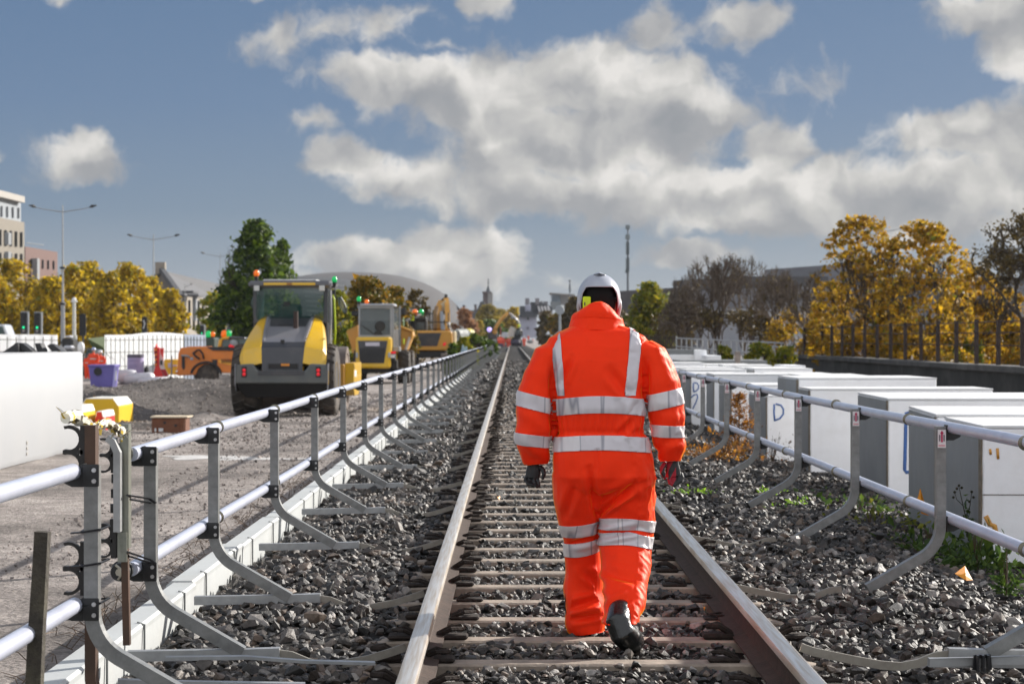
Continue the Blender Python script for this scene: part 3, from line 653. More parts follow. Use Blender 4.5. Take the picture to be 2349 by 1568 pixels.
RARM=[(1462,782,9.32,30),(1482,798,9.31,43),(1503,850,9.3,46),(1519,905,9.29,46),(1528,950,9.28,43),(1532,990,9.28,38),(1535,1020,9.28,35),(1538,1042,9.29,30),(1539,1058,9.29,24)]
LLEG=[(1326,1050,9.3,52),(1328,1090,9.3,60),(1329,1140,9.34,58),(1331,1180,9.38,52),(1332,1210,9.40,46),(1336,1240,9.45,41),(1338,1290,9.5,42),(1341,1350,9.52,46),(1345,1400,9.5,49),(1347,1435,9.5,47),(1348,1450,9.5,43)]
RLEG=[(1436,1050,9.3,58),(1434,1090,9.3,68),(1436,1140,9.34,67),(1435,1200,9.36,63),(1433,1245,9.33,60),(1434,1300,9.24,57),(1430,1350,9.12,52),(1428,1395,9.02,47),(1425,1428,8.95,44)]
mb=MB()
mb.loft([ell(W(u,v,Z),hw*Z/F,b,24,0,2.5) for u,v,Z,hw,b in torso])
for a in (LARM,RARM): limb(mb,a,1.12)
limb(mb,LLEG,1.15); limb(mb,RLEG,1.12)
cm=remesh(mb,.006,4)
nv=len(cm.vertices); V=np.empty(nv*3); cm.vertices.foreach_get('co',V); V=V.reshape(-1,3); N=np.empty(nv*3); cm.vertices.foreach_get('normal',N); N=N.reshape(-1,3)
def polyd(V,rows):
    best=np.full(len(V),9.); P=[(W(r[0],r[1],r[2]),r[3]*r[2]/F) for r in rows]
    for (a,ra),(b,rb) in zip(P[:-1],P[1:]):
        a=np.array(a);b=np.array(b); d=b-a; t=np.clip(((V-a)@d)/(d@d),0,1); q=np.linalg.norm(V-a-t[:,None]*d,axis=1)/(ra+(rb-ra)*t)
        best=np.minimum(best,q)
    return best
trow=[(r[0],r[1],r[2],r[3]*.92) for r in torso]
D=np.stack([np.linalg.norm((V-np.array([0,0,0]))*0,axis=1)+9]*1+[polyd(V,q) for q in (LARM,RARM,LLEG,RLEG)],1)
# torso distance as scaled ellipse
Tz=np.array([W(r[0],r[1],r[2])[2] for r in torso])[::-1]; Tx=np.array([W(r[0],r[1],r[2])[0] for r in torso])[::-1]; Ta=np.array([r[3]*r[2]/F for r in torso])[::-1]; Tb=np.array([r[4] for r in torso])[::-1]
tx=np.interp(V[:,2],Tz,Tx); ta=np.interp(V[:,2],Tz,Ta); tb=np.interp(V[:,2],Tz,Tb)
dt=np.sqrt(((V[:,0]-tx)/ta)**2+((V[:,1]-9.31)/tb)**2); dt=np.where(V[:,2]<Tz[0]-.02,9,dt); D[:,0]=dt
PART=D.argmin(1)   # 0 torso 1 L arm 2 R arm 3 L leg 4 R leg
vv=V0-(V[:,2]-CZ)*F/V[:,1]      # photo row of each vertex
uu=U0+V[:,0]*F/V[:,1]
ang=np.arctan2(V[:,1]-9.3,V[:,0]-tx)
def ridge(n): return 1-np.abs(2*n-1)
disp=np.zeros(nv)
n1=fbm(V[:,0]*7+3,V[:,2]*4+V[:,1]*3,3,21); disp+=(n1-.47)*.030
# arm folds: rings squeezed around the elbow and cuff, slanted
for p,sgn in ((1,1),(2,-1)):
    m=PART==p; s=V[:,2]*26+sgn*V[:,0]*14+fbm(V[:,0]*9,V[:,2]*9,2,5)*3+V[:,1]*8
    wgt=np.exp(-((vv-985)/48)**2)+.9*np.exp(-((vv-1045)/26)**2)+.35*np.exp(-((vv-870)/40)**2)
    disp+=m*wgt*(np.sin(s)**2*.017-.008)*np.clip(fbm(V[:,0]*8,V[:,2]*12,2,8)*1.6,0,1.2)
# waist gathers
m=PART==0
g=np.exp(-((vv-975)/26)**2)
disp+=m*g*(np.sin(ang*34+3*fbm(V[:,0]*10,V[:,2]*10,2,2))*.0035-.004)
disp+=m*np.exp(-((vv-992)/7)**2)*-.006
# centre seam of the trousers and diagonal drag lines from the crotch
seat=np.exp(-((uu-1370)/5)**2)*(vv>1030)*(vv<1185)*(V[:,1]<9.3); disp-=seat*.009
for (x0,y0,x1,y1,w_,a_) in ((1372,1178,1448,1120,6,.012),(1378,1150,1470,1105,9,.007),(1366,1185,1352,1075,7,.009),(1376,1230,1470,1212,7,.008),(1310,1245,1370,1232,7,.007),(1300,1395,1380,1372,8,.008),(1312,1420,1384,1408,7,.008),(1386,1395,1450,1370,8,.006),(1290,880,1310,820,7,.007),(1455,960,1420,1000,7,.005),(1400,850,1440,905,10,.006),(1320,1110,1300,1180,8,.006),(1340,1310,1378,1340,8,.007),(1390,1310,1460,1330,9,.006)):
    dx,dy=x1-x0,y1-y0; L2=dx*dx+dy*dy; t=np.clip(((uu-x0)*dx+(vv-y0)*dy)/L2,0,1); dd=np.hypot(uu-x0-t*dx,vv-y0-t*dy)
    f=(V[:,1]<9.42)*np.sin(np.clip(t,0.02,.98)*PI)**.5
    disp-=f*a_*2.2*np.exp(-(dd/w_)**2); disp+=f*a_*1.5*np.exp(-((dd-w_*1.9)/w_)**2)
# legs: fine soft folds over the shin and at the hem
for p in (3,4):
    m=PART==p; s=V[:,2]*34+V[:,0]*20+3*fbm(V[:,0]*11+p,V[:,2]*8,2,31)
    disp+=m*(vv>1255)*(np.sin(s)*.0042)*np.clip((vv-1255)/60,0,1)
    disp+=m*np.exp(-((vv-1180)/30)**2)*np.sin(s*1.2)*.003
# sleeve against torso: a deep soft groove
for p_ in (1,2):
    dA=D[:,p_]; mm=(vv>815)&(vv<1000)&((PART==0)|(PART==p_)); disp-=mm*.030*np.exp(-((dt-dA)/.10)**2)*np.clip((vv-815)/50,0,1)
dL=D[:,3];dR=D[:,4]; mm=(vv>1175)&((PART==3)|(PART==4)); disp-=mm*.011*np.exp(-((dL-dR)/.12)**2)
# sun side: crumple so the light breaks up
disp+=(N[:,0]>.3)*(ridge(fbm(V[:,1]*16+V[:,0]*6,V[:,2]*13,3,77))-.62)*.016*((PART==2)|(PART==4)|(PART==0))
V2=V+N*disp[:,None]
cm.vertices.foreach_set('co',V2.ravel()); cm.update()
FAB=mat('hi_vis_orange',(1.0,.036,.010),.5,var=.04,scale=14,bump=.12,bscale=260,spec=.2); FAB.node_tree.nodes['Principled BSDF'].inputs['Specular Tint'].default_value=(1,.80,.30,1)
nt=FAB.node_tree; FAB.node_tree.nodes['Principled BSDF'].inputs['Sheen Weight'].default_value=.8; FAB.node_tree.nodes['Principled BSDF'].inputs['Sheen Roughness'].default_value=.26; FAB.node_tree.nodes['Principled BSDF'].inputs['Sheen Tint'].default_value=(1,.66,.03,1)
REF=mat('reflective_tape',(.66,.63,.64),.38,metal=.15,var=.05,scale=9,bump=.05,bscale=300)
_nt=REF.node_tree; _L=_nt.links; _tc=nd(_nt,'ShaderNodeTexCoord'); _mp=nd(_nt,'ShaderNodeMapping'); _mp.inputs['Scale'].default_value=(8,2,.35); _L.new(_tc.outputs['Object'],_mp.inputs['Vector'])
_n=nd(_nt,'ShaderNodeTexNoise'); _n.inputs['Scale'].default_value=1.3; _n.inputs['Detail'].default_value=1; _L.new(_mp.outputs[0],_n.inputs['Vector'])
_r=nd(_nt,'ShaderNodeValToRGB'); _L.new(_n.outputs['Fac'],_r.inputs[0]); _e=_r.color_ramp.elements; _e[0].position=.475; _e[0].color=(.66,.63,.64,1); _e[1].position=.52; _e[1].color=(.60,.57,.60,1); _x=_e.new(.497); _x.color=(.27,.27,.31,1)  # shade of the pleat creases put into the colour as thin dark lines
_L.new(_r.outputs[0],_nt.nodes['Principled BSDF'].inputs['Base Color'])
BLACK=mat('black_glove',(.012,.013,.014),.5,var=.3); GRED=mat('glove_red_knit',(.30,.008,.02),.7,var=.3)
SKIN=mat('skin',(.45,.26,.19),.55); HAIR=mat('hair_dark',(.006,.005,.005),.8,spec=.2)
HELM=mat('helmet_white',(.42,.44,.50),.28,var=.04,coat=.4); HIN=mat('helmet_inside',(.003,.003,.004),.8,spec=.2)
man=thing('person','man in orange overalls and white helmet, seen from behind, walking away between the rails','person',tuple(RT_))
def mesh_obj(me,name,mats,parent,smooth=True,world=True):
    o=bpy.data.objects.new(name,me); COL.objects.link(o)
    for q in mats: me.materials.append(q)
    me.polygons.foreach_set('use_smooth',[smooth]*len(me.polygons))
    o.parent=parent
    if world: o.location=-Vector(parent.location)
    return o
# body under the clothes: one continuous mesh
bb=MB()
bb.loft([ell(W(u,v,Z),hw*Z/F*.72,b*.7,16) for u,v,Z,hw,b in torso])
for a in (LARM,RARM,LLEG,RLEG): limb(bb,[(u,v,Z,hw*.62) for u,v,Z,hw in a],1.)
bb.tube([W(1370,760,9.36),W(1372,725,9.39),W(1374,700,9.43)],[.06,.058,.06],12)
hc=W(1374,690,9.46); bb.ball(hc,(.076,.098,.112),16,k=10)
bb.ball(hc+Vector((0,.075,-.055)),(.055,.045,.05),10); bb.ball(hc+Vector((0,.105,-.01)),(.014,.02,.022),8)
for s in (-1,1): bb.ball(hc+Vector((s*.078,-.005,-.02)),(.012,.02,.032),8)
bm_=remesh(bb,.010,4); body=mesh_obj(bm_,'body',[SKIN],man)
# hair: cap on the head
hb=MB(); hb.ball(hc+Vector((0,-.010,.004)),(.081,.100,.112),18,k=10); hm=hb.build('hair',HAIR,man,smooth=True); hm.location=-Vector(man.location)
cov=mesh_obj(cm,'overalls',[FAB],man)
# reflective tape cut out of the overalls surface
bmS=bmesh.new(); bmS.from_mesh(cm)
def tape(part,v0,v1,curve=0.,uc=1374,tilt=0.,name='reflective_band',cuts=None,ymax=None,off=.0045):
    bm=bmS.copy(); bm.verts.ensure_lookup_table()
    kill=[q for q in bm.verts if PART[q.index]!=part or (ymax is not None and q.co.y>ymax)]
    # keep one ring of neighbours for a clean joint
    bmesh.ops.delete(bm,geom=kill,context='VERTS')
    zc=lambda v:CZ-(v-V0)*MZ/F
    xc=(uc-U0)/F*MZ
    def wz(x): return curve*((x-xc)/.2)**2+tilt*(x-xc)
    for q in bm.verts: q.co.z-=wz(q.co.x)
    if cuts is None:
        for z,s in ((zc(v0),1),(zc(v1),-1)):
            bmesh.ops.bisect_plane(bm,geom=bm.verts[:]+bm.edges[:]+bm.faces[:],plane_co=(0,0,z),plane_no=(0,0,s),clear_outer=True)
    else:
        for (cpt,cn) in cuts:
            bmesh.ops.bisect_plane(bm,geom=bm.verts[:]+bm.edges[:]+bm.faces[:],plane_co=cpt,plane_no=cn,clear_outer=True)
    for q in bm.verts: q.co.z+=wz(q.co.x)
    bm.normal_update()
    for q in bm.verts: q.co+=q.normal*off
    me=bpy.data.meshes.new(name); bm.to_mesh(me); bm.free(); o=mesh_obj(me,name,[REF],man); md=o.modifiers.new('t','SOLIDIFY'); md.thickness=.0025; md.offset=-1
    return o
tape(0,906,944,curve=-.016); tape(0,995,1028,curve=-.012)
tape(1,905,940,tilt=-.25,uc=1230); tape(2,897,935,tilt=.22,uc=1520)
tape(1,995,1022,tilt=-.12,uc=1225); tape(2,974,1001,tilt=-.05,uc=1532)
tape(3,1203,1231,tilt=.15,uc=1335,curve=.03); tape(3,1248,1280,tilt=.18,uc=1337,curve=.05)
tape(4,1185,1211,tilt=-.05,uc=1435,curve=-.03); tape(4,1217,1245,tilt=-.08,uc=1435,curve=-.05)
def strip(u0a,u1a,va,u0b,u1b,vb):
    A=W(u0a,va,MZ-.12);B=W(u0b,vb,MZ-.16);C=W(u1a,va,MZ-.12);D_=W(u1b,vb,MZ-.16)
    d=(B-A); nL=Vector((d.z,0,-d.x)).normalized(); nL=-nL if nL.x>0 else nL
    d=(D_-C); nR=Vector((d.z,0,-d.x)).normalized(); nR=-nR if nR.x<0 else nR
    return [(A,nL),(C,nR),(Vector((0,0,CZ-(vb-V0)*(MZ-.16)/F)),Vector((0,0,-1))),(Vector((0,MZ+.08,0)),Vector((0,1,0)))]
tape(0,0,0,cuts=strip(1259,1286,765,1281,1296,908),name='reflective_brace')
tape(0,0,0,cuts=strip(1447,1476,760,1434,1458,908),name='reflective_brace')
bmS.free()
# collar and rolled hood
cl=MB(); n=28
def cring(u,v,Z,a,b,peak=0.,tl=0.):
    c=W(u,v,Z); o=[]
    for i in range(n):
        t=2*PI*i/n; back=max(0,-math.sin(t)); z=c.z+peak*back**2.2+tl*math.cos(t); o.append((c.x+a*math.cos(t),c.y+b*math.sin(t),z))
    return o
cl.loft([cring(1369,757,9.35,.138,.12),cring(1369,742,9.36,.127,.115,.0),cring(1370,733,9.365,.124,.112,.012,-.004),cring(1370,727,9.367,.122,.110,.018,-.006)],cap=False)
cl.loft([cring(1370,735,9.367,.126,.118,.012,-.004),cring(1370,728,9.37,.121,.120,.028,-.012),cring(1371,722,9.38,.106,.114,.042,-.010),cring(1372,719,9.39,.091,.106,.056,-.006),cring(1373,717,9.40,.080,.096,.058,-.004),cring(1373,724,9.41,.072,.084,.036)],cap=False)
o=cl.build('hood_collar',FAB,man,smooth=True); o.location=-Vector(man.location); md=o.modifiers.new('t','SOLIDIFY'); md.thickness=.004; md=o.modifiers.new('s','SUBSURF'); md.levels=1; md.render_levels=2
tx_=bpy.data.textures.new('cloth_creases','CLOUDS'); tx_.noise_scale=.06; md=o.modifiers.new('d','DISPLACE'); md.texture=tx_; md.strength=.012; md.mid_level=.5
# helmet
def shell(C,rad,rimf,r2=None,n=40,k=18,th=.004):
    o=[];rings=[]
    for j in range(k+1):
        ring=[]
        for i in range(n):
            t=2*PI*i/n; a0=rimf(t); a=a0+(PI/2-a0)*(j/k)
            ring.append((C.x+rad[0]*math.cos(a)*math.cos(t),C.y+rad[1]*math.cos(a)*math.sin(t),C.z+rad[2]*math.sin(a)))
        rings.append(ring)
    return rings
HC=W(1374,684,9.47)
def rim(t):
    back=max(0,-math.sin(t)); side=abs(math.cos(t)); front=max(0,math.sin(t))
    k=min(1,max(0,(back-.30)/.45)); k=k*k*(3-2*k); z=-.52+(.46+.52)*k
    if math.sin(t)>0: z=-.52+.22*front
    return z
hm=MB(); hm.loft(shell(HC,(.104,.140,.118),rim),cap=False)
hel=hm.build('helmet',[HELM,HIN],man,smooth=True); hel.location=-Vector(man.location)
md=hel.modifiers.new('t','SOLIDIFY'); md.thickness=.004; md.offset=-1; md.material_offset=1; md.material_offset_rim=0
vn=MB(); vn.loft([[tuple(HC+Vector((math.sin(R(a))*.045,-.070+dy+abs(a)*.0004,.1135-abs(a)*.00025+dz))) for a in range(-40,41,8)] for dy,dz in ((0,-.004),(.0,.004),(.03,.010),(.055,.010))],cap=False,closed=False)
o=vn.build('vent_ridge',[HELM],man,smooth=True); o.location=-Vector(man.location); md=o.modifiers.new('t','SOLIDIFY'); md.thickness=.006
vn=MB(); vn.tube([HC+Vector((math.sin(R(a))*.040,-.073,.1135-abs(a)*.0001)) for a in range(-40,41,8)],.0022,5); o=vn.build('vent_slot',HIN,man); o.location=-Vector(man.location)
hb=MB(); hb.tube([HC+Vector((math.cos(R(a))*.088,math.sin(R(a))*.108-.004,-.004)) for a in range(180,361,12)],[.011]*16,6,sx=.4); o=hb.build('headband',HIN,man,smooth=True); o.location=-Vector(man.location)
tg=MB(); p=HC+Vector((-.062,-.106,-.028)); tg.box(p+Vector((-.019,-.006,-.036)),p+Vector((.019,.006,.034)),bev=.004); o=tg.build('helmet_tag',mat('tag_lime',(.62,.80,.01),.35),man); o.location=-Vector(man.location)
dk=MB(); dk.box(p+Vector((-.012,-.008,-.008)),p+Vector((-.007,-.0062,.008))); dk.box(p+Vector((-.014,-.008,-.028)),p+Vector((-.006,-.0062,-.018))); dk.build('tag_mark',mat('mark_dark',(.02,.04,.06),.5),o)
for s in (-1,1):
    q=MB(); c=HC+Vector((s*.096,-.01,-.050))
    q.tube([c+Vector((0,-.01,.045)),c+Vector((s*.002,-.014,.01)),c+Vector((-s*.004,-.008,-.030)),c+Vector((-s*.016,.01,-.062))],[.009,.010,.008,.006],8,sx=1.4,mi=0)
    q.tube([c+Vector((-s*.010,-.022,.030)),c+Vector((-s*.010,-.024,-.005)),c+Vector((-s*.018,-.02,-.04))],[.006,.007,.004],8,mi=1)
    o=q.build('visor_arm',[mat('visor_frame',(.45,.42,.42),.3),mat('visor_red',(.38,.01,.02),.4)],man,smooth=True); o.location=-Vector(man.location)
# gloves
def glove(side,uw,vw,Z,tips,thumb,name):
    g=MB(); w=W(uw,vw,Z)
    palm=W(uw+side*1,vw+22,Z)
    g.tube([w+Vector((0,0,.02)),w,W(uw,vw+14,Z),W(uw+side*2,vw+30,Z)],[.026,.029,.036,.036],14,sx=.62,up=(1,0,0))
    for (b,m1,m2,e,r) in tips:
        g.tube([W(*b),W(*m1),W(*m2),W(*e)],[r,r*.98,r*.9,r*.62],8); g.ball(W(*e),r*.66,8,k=6)
    g.tube([W(*q) for q in thumb],[.013,.012,.0105,.008],8); g.ball(W(*thumb[-1]),.0085,8,k=6)
    me=remesh(g,.0028,3); o=mesh_obj(me,name,[BLACK,GRED],man); return o
Zl=9.33
# left hand: back of the hand dark, curled fingers pointing down and in, thumb on the right
tipsL=[((1209,1090,Zl+.01),(1205,1100,Zl),(1212,1110,Zl-.025),(1222,1112,Zl-.035),.0098),((1217,1092,Zl),(1214,1104,Zl-.01),(1221,1113,Zl-.03),(1229,1114,Zl-.035),.0102),((1225,1092,Zl-.005),(1225,1104,Zl-.015),(1229,1113,Zl-.025),(1233,1117,Zl-.03),.0102),((1233,1090,Zl),(1235,1100,Zl-.008),(1236,1108,Zl-.015),(1237,1113,Zl-.02),.0098)]
glove(-1,1224,1066,Zl,tipsL,[(1238,1070,Zl-.01),(1246,1077,Zl-.02),(1248,1087,Zl-.025),(1245,1096,Zl-.025)],'glove')
Zr=9.30
tipsR=[((1540,1086,Zr-.01),(1535,1098,Zr-.02),(1537,1108,Zr-.03),(1543,1112,Zr-.03),.0098),((1547,1087,Zr),(1545,1100,Zr-.012),(1545,1110,Zr-.02),(1547,1114,Zr-.022),.0102),((1555,1086,Zr),(1557,1098,Zr-.008),(1554,1107,Zr-.015),(1550,1112,Zr-.02),.0102),((1562,1084,Zr+.01),(1565,1094,Zr),(1562,1103,Zr-.008),(1557,1108,Zr-.012),.0095)]
gr=glove(1,1543,1062,Zr,tipsR,[(1527,1062,Zr-.01),(1519,1072,Zr-.02),(1519,1084,Zr-.025),(1525,1095,Zr-.025)],'glove')
me=gr.data; mi=[]
for f in me.polygons:
    c=f.center; u=U0+c.x*F/c.y; v=V0-(c.z-CZ)*F/c.y
    red=(u<1551 and f.normal.y<.1 and math.sin(u*.35+v*.11)+math.sin(v*.13+u*.1)>-.1) ; mi.append(1 if red else 0)
me.polygons.foreach_set('material_index',mi)
# boots
def boot(pts,name,extra=None):
    g=MB(); 
    g.tube([W(*p[:3]) for p in pts],[p[3] for p in pts],16,sx=1.05,up=(1,0,0))
    for p in (pts[0],pts[-1]): g.ball(W(*p[:3]),p[3]*.97,14,k=8)
    if extra: extra(g)
    me=remesh(g,.004,30); return mesh_obj(me,name,[mat('boot_leather',(.010,.011,.011),.26,var=.3,scale=14,bump=.3,bscale=36,coat=.3)],man)
boot([(1424,1400,8.99,.058),(1418,1430,8.90,.059),(1427,1450,8.89,.060),(1441,1464,8.92,.059),(1450,1469,8.98,.056),(1453,1473,9.06,.046)],'boot')
sol=MB(); 
A=[(1398,1442,8.845),(1410,1456,8.865),(1424,1478,8.93),(1432,1489,8.99)]
rings=[]
for (u,v,Z),w_ in zip(A,(20,23,22,22)):
    c=W(u,v,Z); rings.append([tuple(c+Vector((0,0,0))),tuple(c+Vector((w_*2*Z/F*.93,0,.012+(.0)))),tuple(c+Vector((w_*2*Z/F*.93,.014,.022))),tuple(c+Vector((0,.014,.010)))])
boot([(1344,1420,9.52,.05),(1340,1440,9.52,.046),(1338,1452,9.56,.042),(1338,1458,9.66,.036)],'boot')
# leg zips
for pts in ([(1488,1292,9.22),(1482,1330,9.13),(1474,1375,9.03),(1468,1405,8.97),(1465,1428,8.93)],[(1297,1345,9.48),(1296,1390,9.46),(1302,1430,9.46),(1312,1445,9.47)]):
    z=MB(); z.tube([W(*p) for p in pts],.0026,5); o=z.build('leg_zip',BLACK,man); o.location=-Vector(man.location)
# small pocket flap sticking out at the right hip
z=MB(); z.add([W(1494,1072,9.25),W(1506,1098,9.25),W(1498,1102,9.24),W(1488,1085,9.2)],[(0,1,2,3)]); o=z.build('pocket_flap',FAB,man); o.location=-Vector(man.location); md=o.modifiers.new('t','SOLIDIFY'); md.thickness=.004
# crop converters: pixel of a zoomed crop of the photo -> point at distance Z, relative to a base
def Cv(ox,oy,s,base=Vector((0,0,0))):
    def q(x,y,Z): return W((ox+x/s)*.97631,(oy+y/s)*.97631,Z)-base
    return q
# ---------------------------------------------------------------- white blocks
WB=mat('block_white',(.86,.87,.89),.65,var=.035,scale=1.6,bump=.10,bscale=14,dirt=(.50,.47,.42),dirtamt=.28,dscale=1.3)
WBT=mat('block_top_white',(.66,.67,.68),.7,var=.04,scale=1.2,bump=.12,bscale=10,dirt=(.45,.43,.38),dirtamt=.3,dscale=.9)
GB=mat('block_grey_board',(.20,.213,.22),.6,var=.10,scale=2.5,bump=.06,bscale=20,dirt=(.30,.30,.28),dirtamt=.25,dscale=1.5,coord='Object')
TRIM=mat('raw_edge',(.17,.14,.10),.8,var=.4,scale=20,bump=.3,bscale=30,dirt=(.06,.035,.02),dirtamt=.7,dscale=4)
SEAM=mat('seam_dark',(.20,.19,.17),.8)
BLUE=mat('spray_blue',(.05,.13,.36),.6,var=.35,scale=30); RUSTY=mat('resin_orange',(.55,.27,.05),.5,var=.3,scale=30)
GRP='white blocks standing in rows behind the right safety barrier'
def block(x,Z,w,d,zt,lab,rot=0.,zb=-.42,trim=.06,seam=False,graf=None,seed=0,extra=None):
    t=thing('white_block',lab,'block',(x,Z,zb),rot,GRP); h=zt-zb; rr=random.Random(seed*7+int(Z*10))
    m=MB(); b=.012; lip=.022
    m.box((0,0,0),(w,d,h-lip),bev=b,mi=0); m.build('block_body',[WB],t)
    m=MB(); ov=rr.uniform(.0,.005)
    m.box((-ov,-ov,h-lip+.0015),(w+.004,d+.004,h),bev=.004); m.build('top_sheet',[WBT],t)
    g=MB(); g.box((-.006,trim*1.6,.015),(-.0005,d-.03,h-lip-.01)); g.build('grey_side_board',GB,t)
    g=MB(); pts=[(trim*1.6-.002,h-lip-.004)]+[(trim*1.6-.002,.01)]
    n=9; fr=[(.004+rr.uniform(-.004,.014)*(i%2),.01+(h-lip-.014)*i/n) for i in range(n+1)]
    g.prism([(trim*1.6-.002,.01)]+fr+[(trim*1.6-.002,h-lip-.004)],-.008,-.0005,'x'); g.build('raw_edge_strip',TRIM,t)
    if seam:
        s=MB(); zz=h*.51; s.box((.0,-.0025,zz-.004),(w,-.0005,zz+.004)); s.build('seam',SEAM,t)
    if graf: graf(t,w,h)
    if extra: extra(t,w,h)
    return t
def stroke(t,pts,r,name='graffiti',m=None,y=-.004):
    g=MB(); g.tube([(p[0],y,p[1]) for p in pts],r,6,sx=1,up=(0,1,0)); 
    g.v=[(a,y+(b-y)*.06,c) for a,b,c in g.v]; g.build(name,m or BLUE,t,smooth=True)
def gD(x0,z0,s):
    return [(x0+.02*s,z0+1.02*s),(x0,z0+.5*s),(x0+.05*s,z0),(x0+.03*s,z0+.04*s),(x0+.35*s,z0+.16*s),(x0+.55*s,z0+.42*s),(x0+.56*s,z0+.72*s),(x0+.42*s,z0+.95*s),(x0+.1*s,z0+1.03*s)]
def graf6(t,w,h):
    stroke(t,gD(.09,h-.34,.22),.013)
def graf8(t,w,h):
    stroke(t,gD(.04,h-.34,.17),.013); stroke(t,[(.0,h-.44),(.05,h-.39),(.11,h-.38),(.12,h-.43),(.09,h-.52),(.05,h-.60),(.03,h-.64)],.013)
def graf7(t,w,h):
    for i,c in enumerate(([(0,.0),(.03,.06),(.08,.07),(.11,.02)],[(.16,.0),(.17,.07)],[(.22,.0),(.24,.06),(.29,.06),(.31,.0)],[(.35,.0),(.37,.07),(.42,.07),(.44,.01)])):
        stroke(t,[(.42+a,h-.13+b) for a,b in c],.011)
def graf3(t,w,h):
    stroke(t,[(.34,h-.13),(.24,h-.135),(.18,h-.15),(.175,h-.30),(.17,h-.52),(.165,h-.72),(.18,h-.745),(.26,h-.74)],.020)
    stroke(t,[(1.0,h-.12),(1.06,h-.095),(1.1,h-.12)],.02)
def ex1(t,w,h):
    for pts,r in (([(.05,h-.16),(.055,h-.20)],.010),([(.10,h-.155),(.105,h-.23)],.011),([(.02,h*.36),(.05,h*.30),(.08,h*.29),(.10,h*.20)],.020),([(1.0,h*.50),(1.01,h*.33)],.010),([(.96,h*.502),(1.1,h*.50)],.012)):
        stroke(t,pts,r,'resin_stain',RUSTY)
B=block
B(3.24,13.7,2.7,1.5,.640,'nearest white block at the right edge, with orange resin drips and a seam',R(-2.5),-.33,.07,True,None,1,ex1)
B(3.36,15.75,2.6,1.95,.640,'white block right behind the nearest one, its grey side above two orange flags',R(-5),-.37,.06,False,None,2)
B(3.80,20.1,1.95,2.2,.635,'white block with a blue sprayed square bracket on its wide speckled front',R(-2),-.42,.06,False,graf3,3)
B(3.60,24.0,2.2,1.0,.635,'white block with a broad plain front, between the bracket block and the tall grey side',R(0),-.38,.08,False,None,4)
B(3.92,27.2,1.9,1.7,.70,'taller white block showing a wide grey side with a thick brown edge',R(2),-.38,.10,False,None,5)
B(3.36,26.2,.62,2.0,.49,'low narrow white block with a big blue sprayed letter D',R(0),-.38,.05,False,graf6,6)
B(3.36,30.4,1.3,1.6,.53,'white block behind the letter D block, with blue scribbles along its top edge',R(1),-.38,.05,False,graf7,7)
B(3.50,34.4,1.2,1.4,.62,'white block between two barrier posts, with an orange scrap at its foot',R(0),-.38,.05,False,None,8)
B(3.26,36.2,.9,1.6,.60,'white block with a blue letter D above a hooked blue stroke',R(0),-.38,.05,False,graf8,9)
B(3.45,39.4,1.2,1.5,.62,'white block in the front row, just beyond the one with the blue hooked stroke',R(1),-.38,.05,False,None,10)
B(3.3,42.3,1.4,1.6,.62,'white block of the front row beside the right sleeve of the worker',R(0),-.38,.05,False,None,11)
k=12; rr=random.Random(21)
near={22:'first',24:'second',27:'third'}
rows=[(4.75,30.9,1.15,1.5),(4.8,33.0,1.1,1.7),(4.85,36.4,1.1,1.9),(4.8,39.4,1.15,1.6),(4.9,42.3,1.05,1.9),(3.5,45.4,1.2,1.7),(4.85,45.6,1.1,2.0),(3.4,48.6,1.3,2.0),(4.8,49.2,1.1,2.2)]
for (x,Z,w,d) in rows:
    B(x,Z,w,d,.60+rr.uniform(-.03,.06),'low white block seen mostly as a bright flat top among the rear blocks',R(rr.uniform(-3,3)),-.40,.05,False,None,k); k+=1
# far cluster of white beams
def fb(u0,u1,v0,v1,Z,d,lab,grey=False):
    a=W(u0,v1,Z); b=W(u1,v0,Z); t=thing('white_block',lab,'block',(a.x,Z,a.z),0)
    m=MB(); m.box((0,0,0),(b.x-a.x,d,b.z-a.z),bev=.02); m.build('block_body',WB,t)
    if grey:
        g=MB(); g.box((0,.02,b.z-a.z+.002),((b.x-a.x),d,b.z-a.z+.16)); g.build('grey_board',GB,t)
fb(1500,1592,813,836,62,2,'long far white beam with a grey board along its top',True)
fb(1593,1621,802,836,61.8,2,'taller far white block at the right end of the long beam')
fb(1622,1654,815,838,60,2,'small far white cube right of the taller far block')
fb(1800,1848,838,851,50,2,'small white block in front of the left end of the dark wall')
fb(1560,1760,840,852,54,2.5,'wide flat far white slab below the far beam, its top sunlit',True)
m=MB(); m.box(tuple(W(1687,842,52)),tuple(W(1697,806,52.15))); tag(m.build('wooden_stake',mat('stake_grey',(.20,.17,.15),.9,var=.3,scale=10)),'upright grey wooden stake among the far white slabs','stake')
# ---------------------------------------------------------------- dark parapet wall and its iron railing
WALL=mat('wall_dark_stone',(.026,.026,.024),.9,var=.6,scale=.8,bump=.5,bscale=5,dirt=(.12,.115,.105),dirtamt=.4,dscale=.9)
COP=mat('wall_coping',(.050,.049,.047),.85,var=.4,scale=1.5,bump=.4,bscale=6,dirt=(.22,.21,.20),dirtamt=.4,dscale=.6)
t=thing('parapet_wall','dark mossy stone parapet wall with a coping, behind the white blocks on the right','wall',(0,0,0))
WX=12.0
m=MB(); m.box((WX+.05,38,-.5),(WX+.55,84,.40)); m.build('wall_face',WALL,t)
m=MB(); m.box((WX+.03,84.02,-.5),(WX+.6,87.5,.42)); m.build('wall_end_pier',mat('wall_pale_end',(.13,.125,.12),.9,var=.3,scale=2),t)
for k in range(7):
    m=MB(); m.box((WX-.06,38+k*7.1,.402),(WX+.66,38+k*7.1+7.08,.56+random.uniform(-.01,.01)),bev=.02); m.build('coping_stone',COP,t)
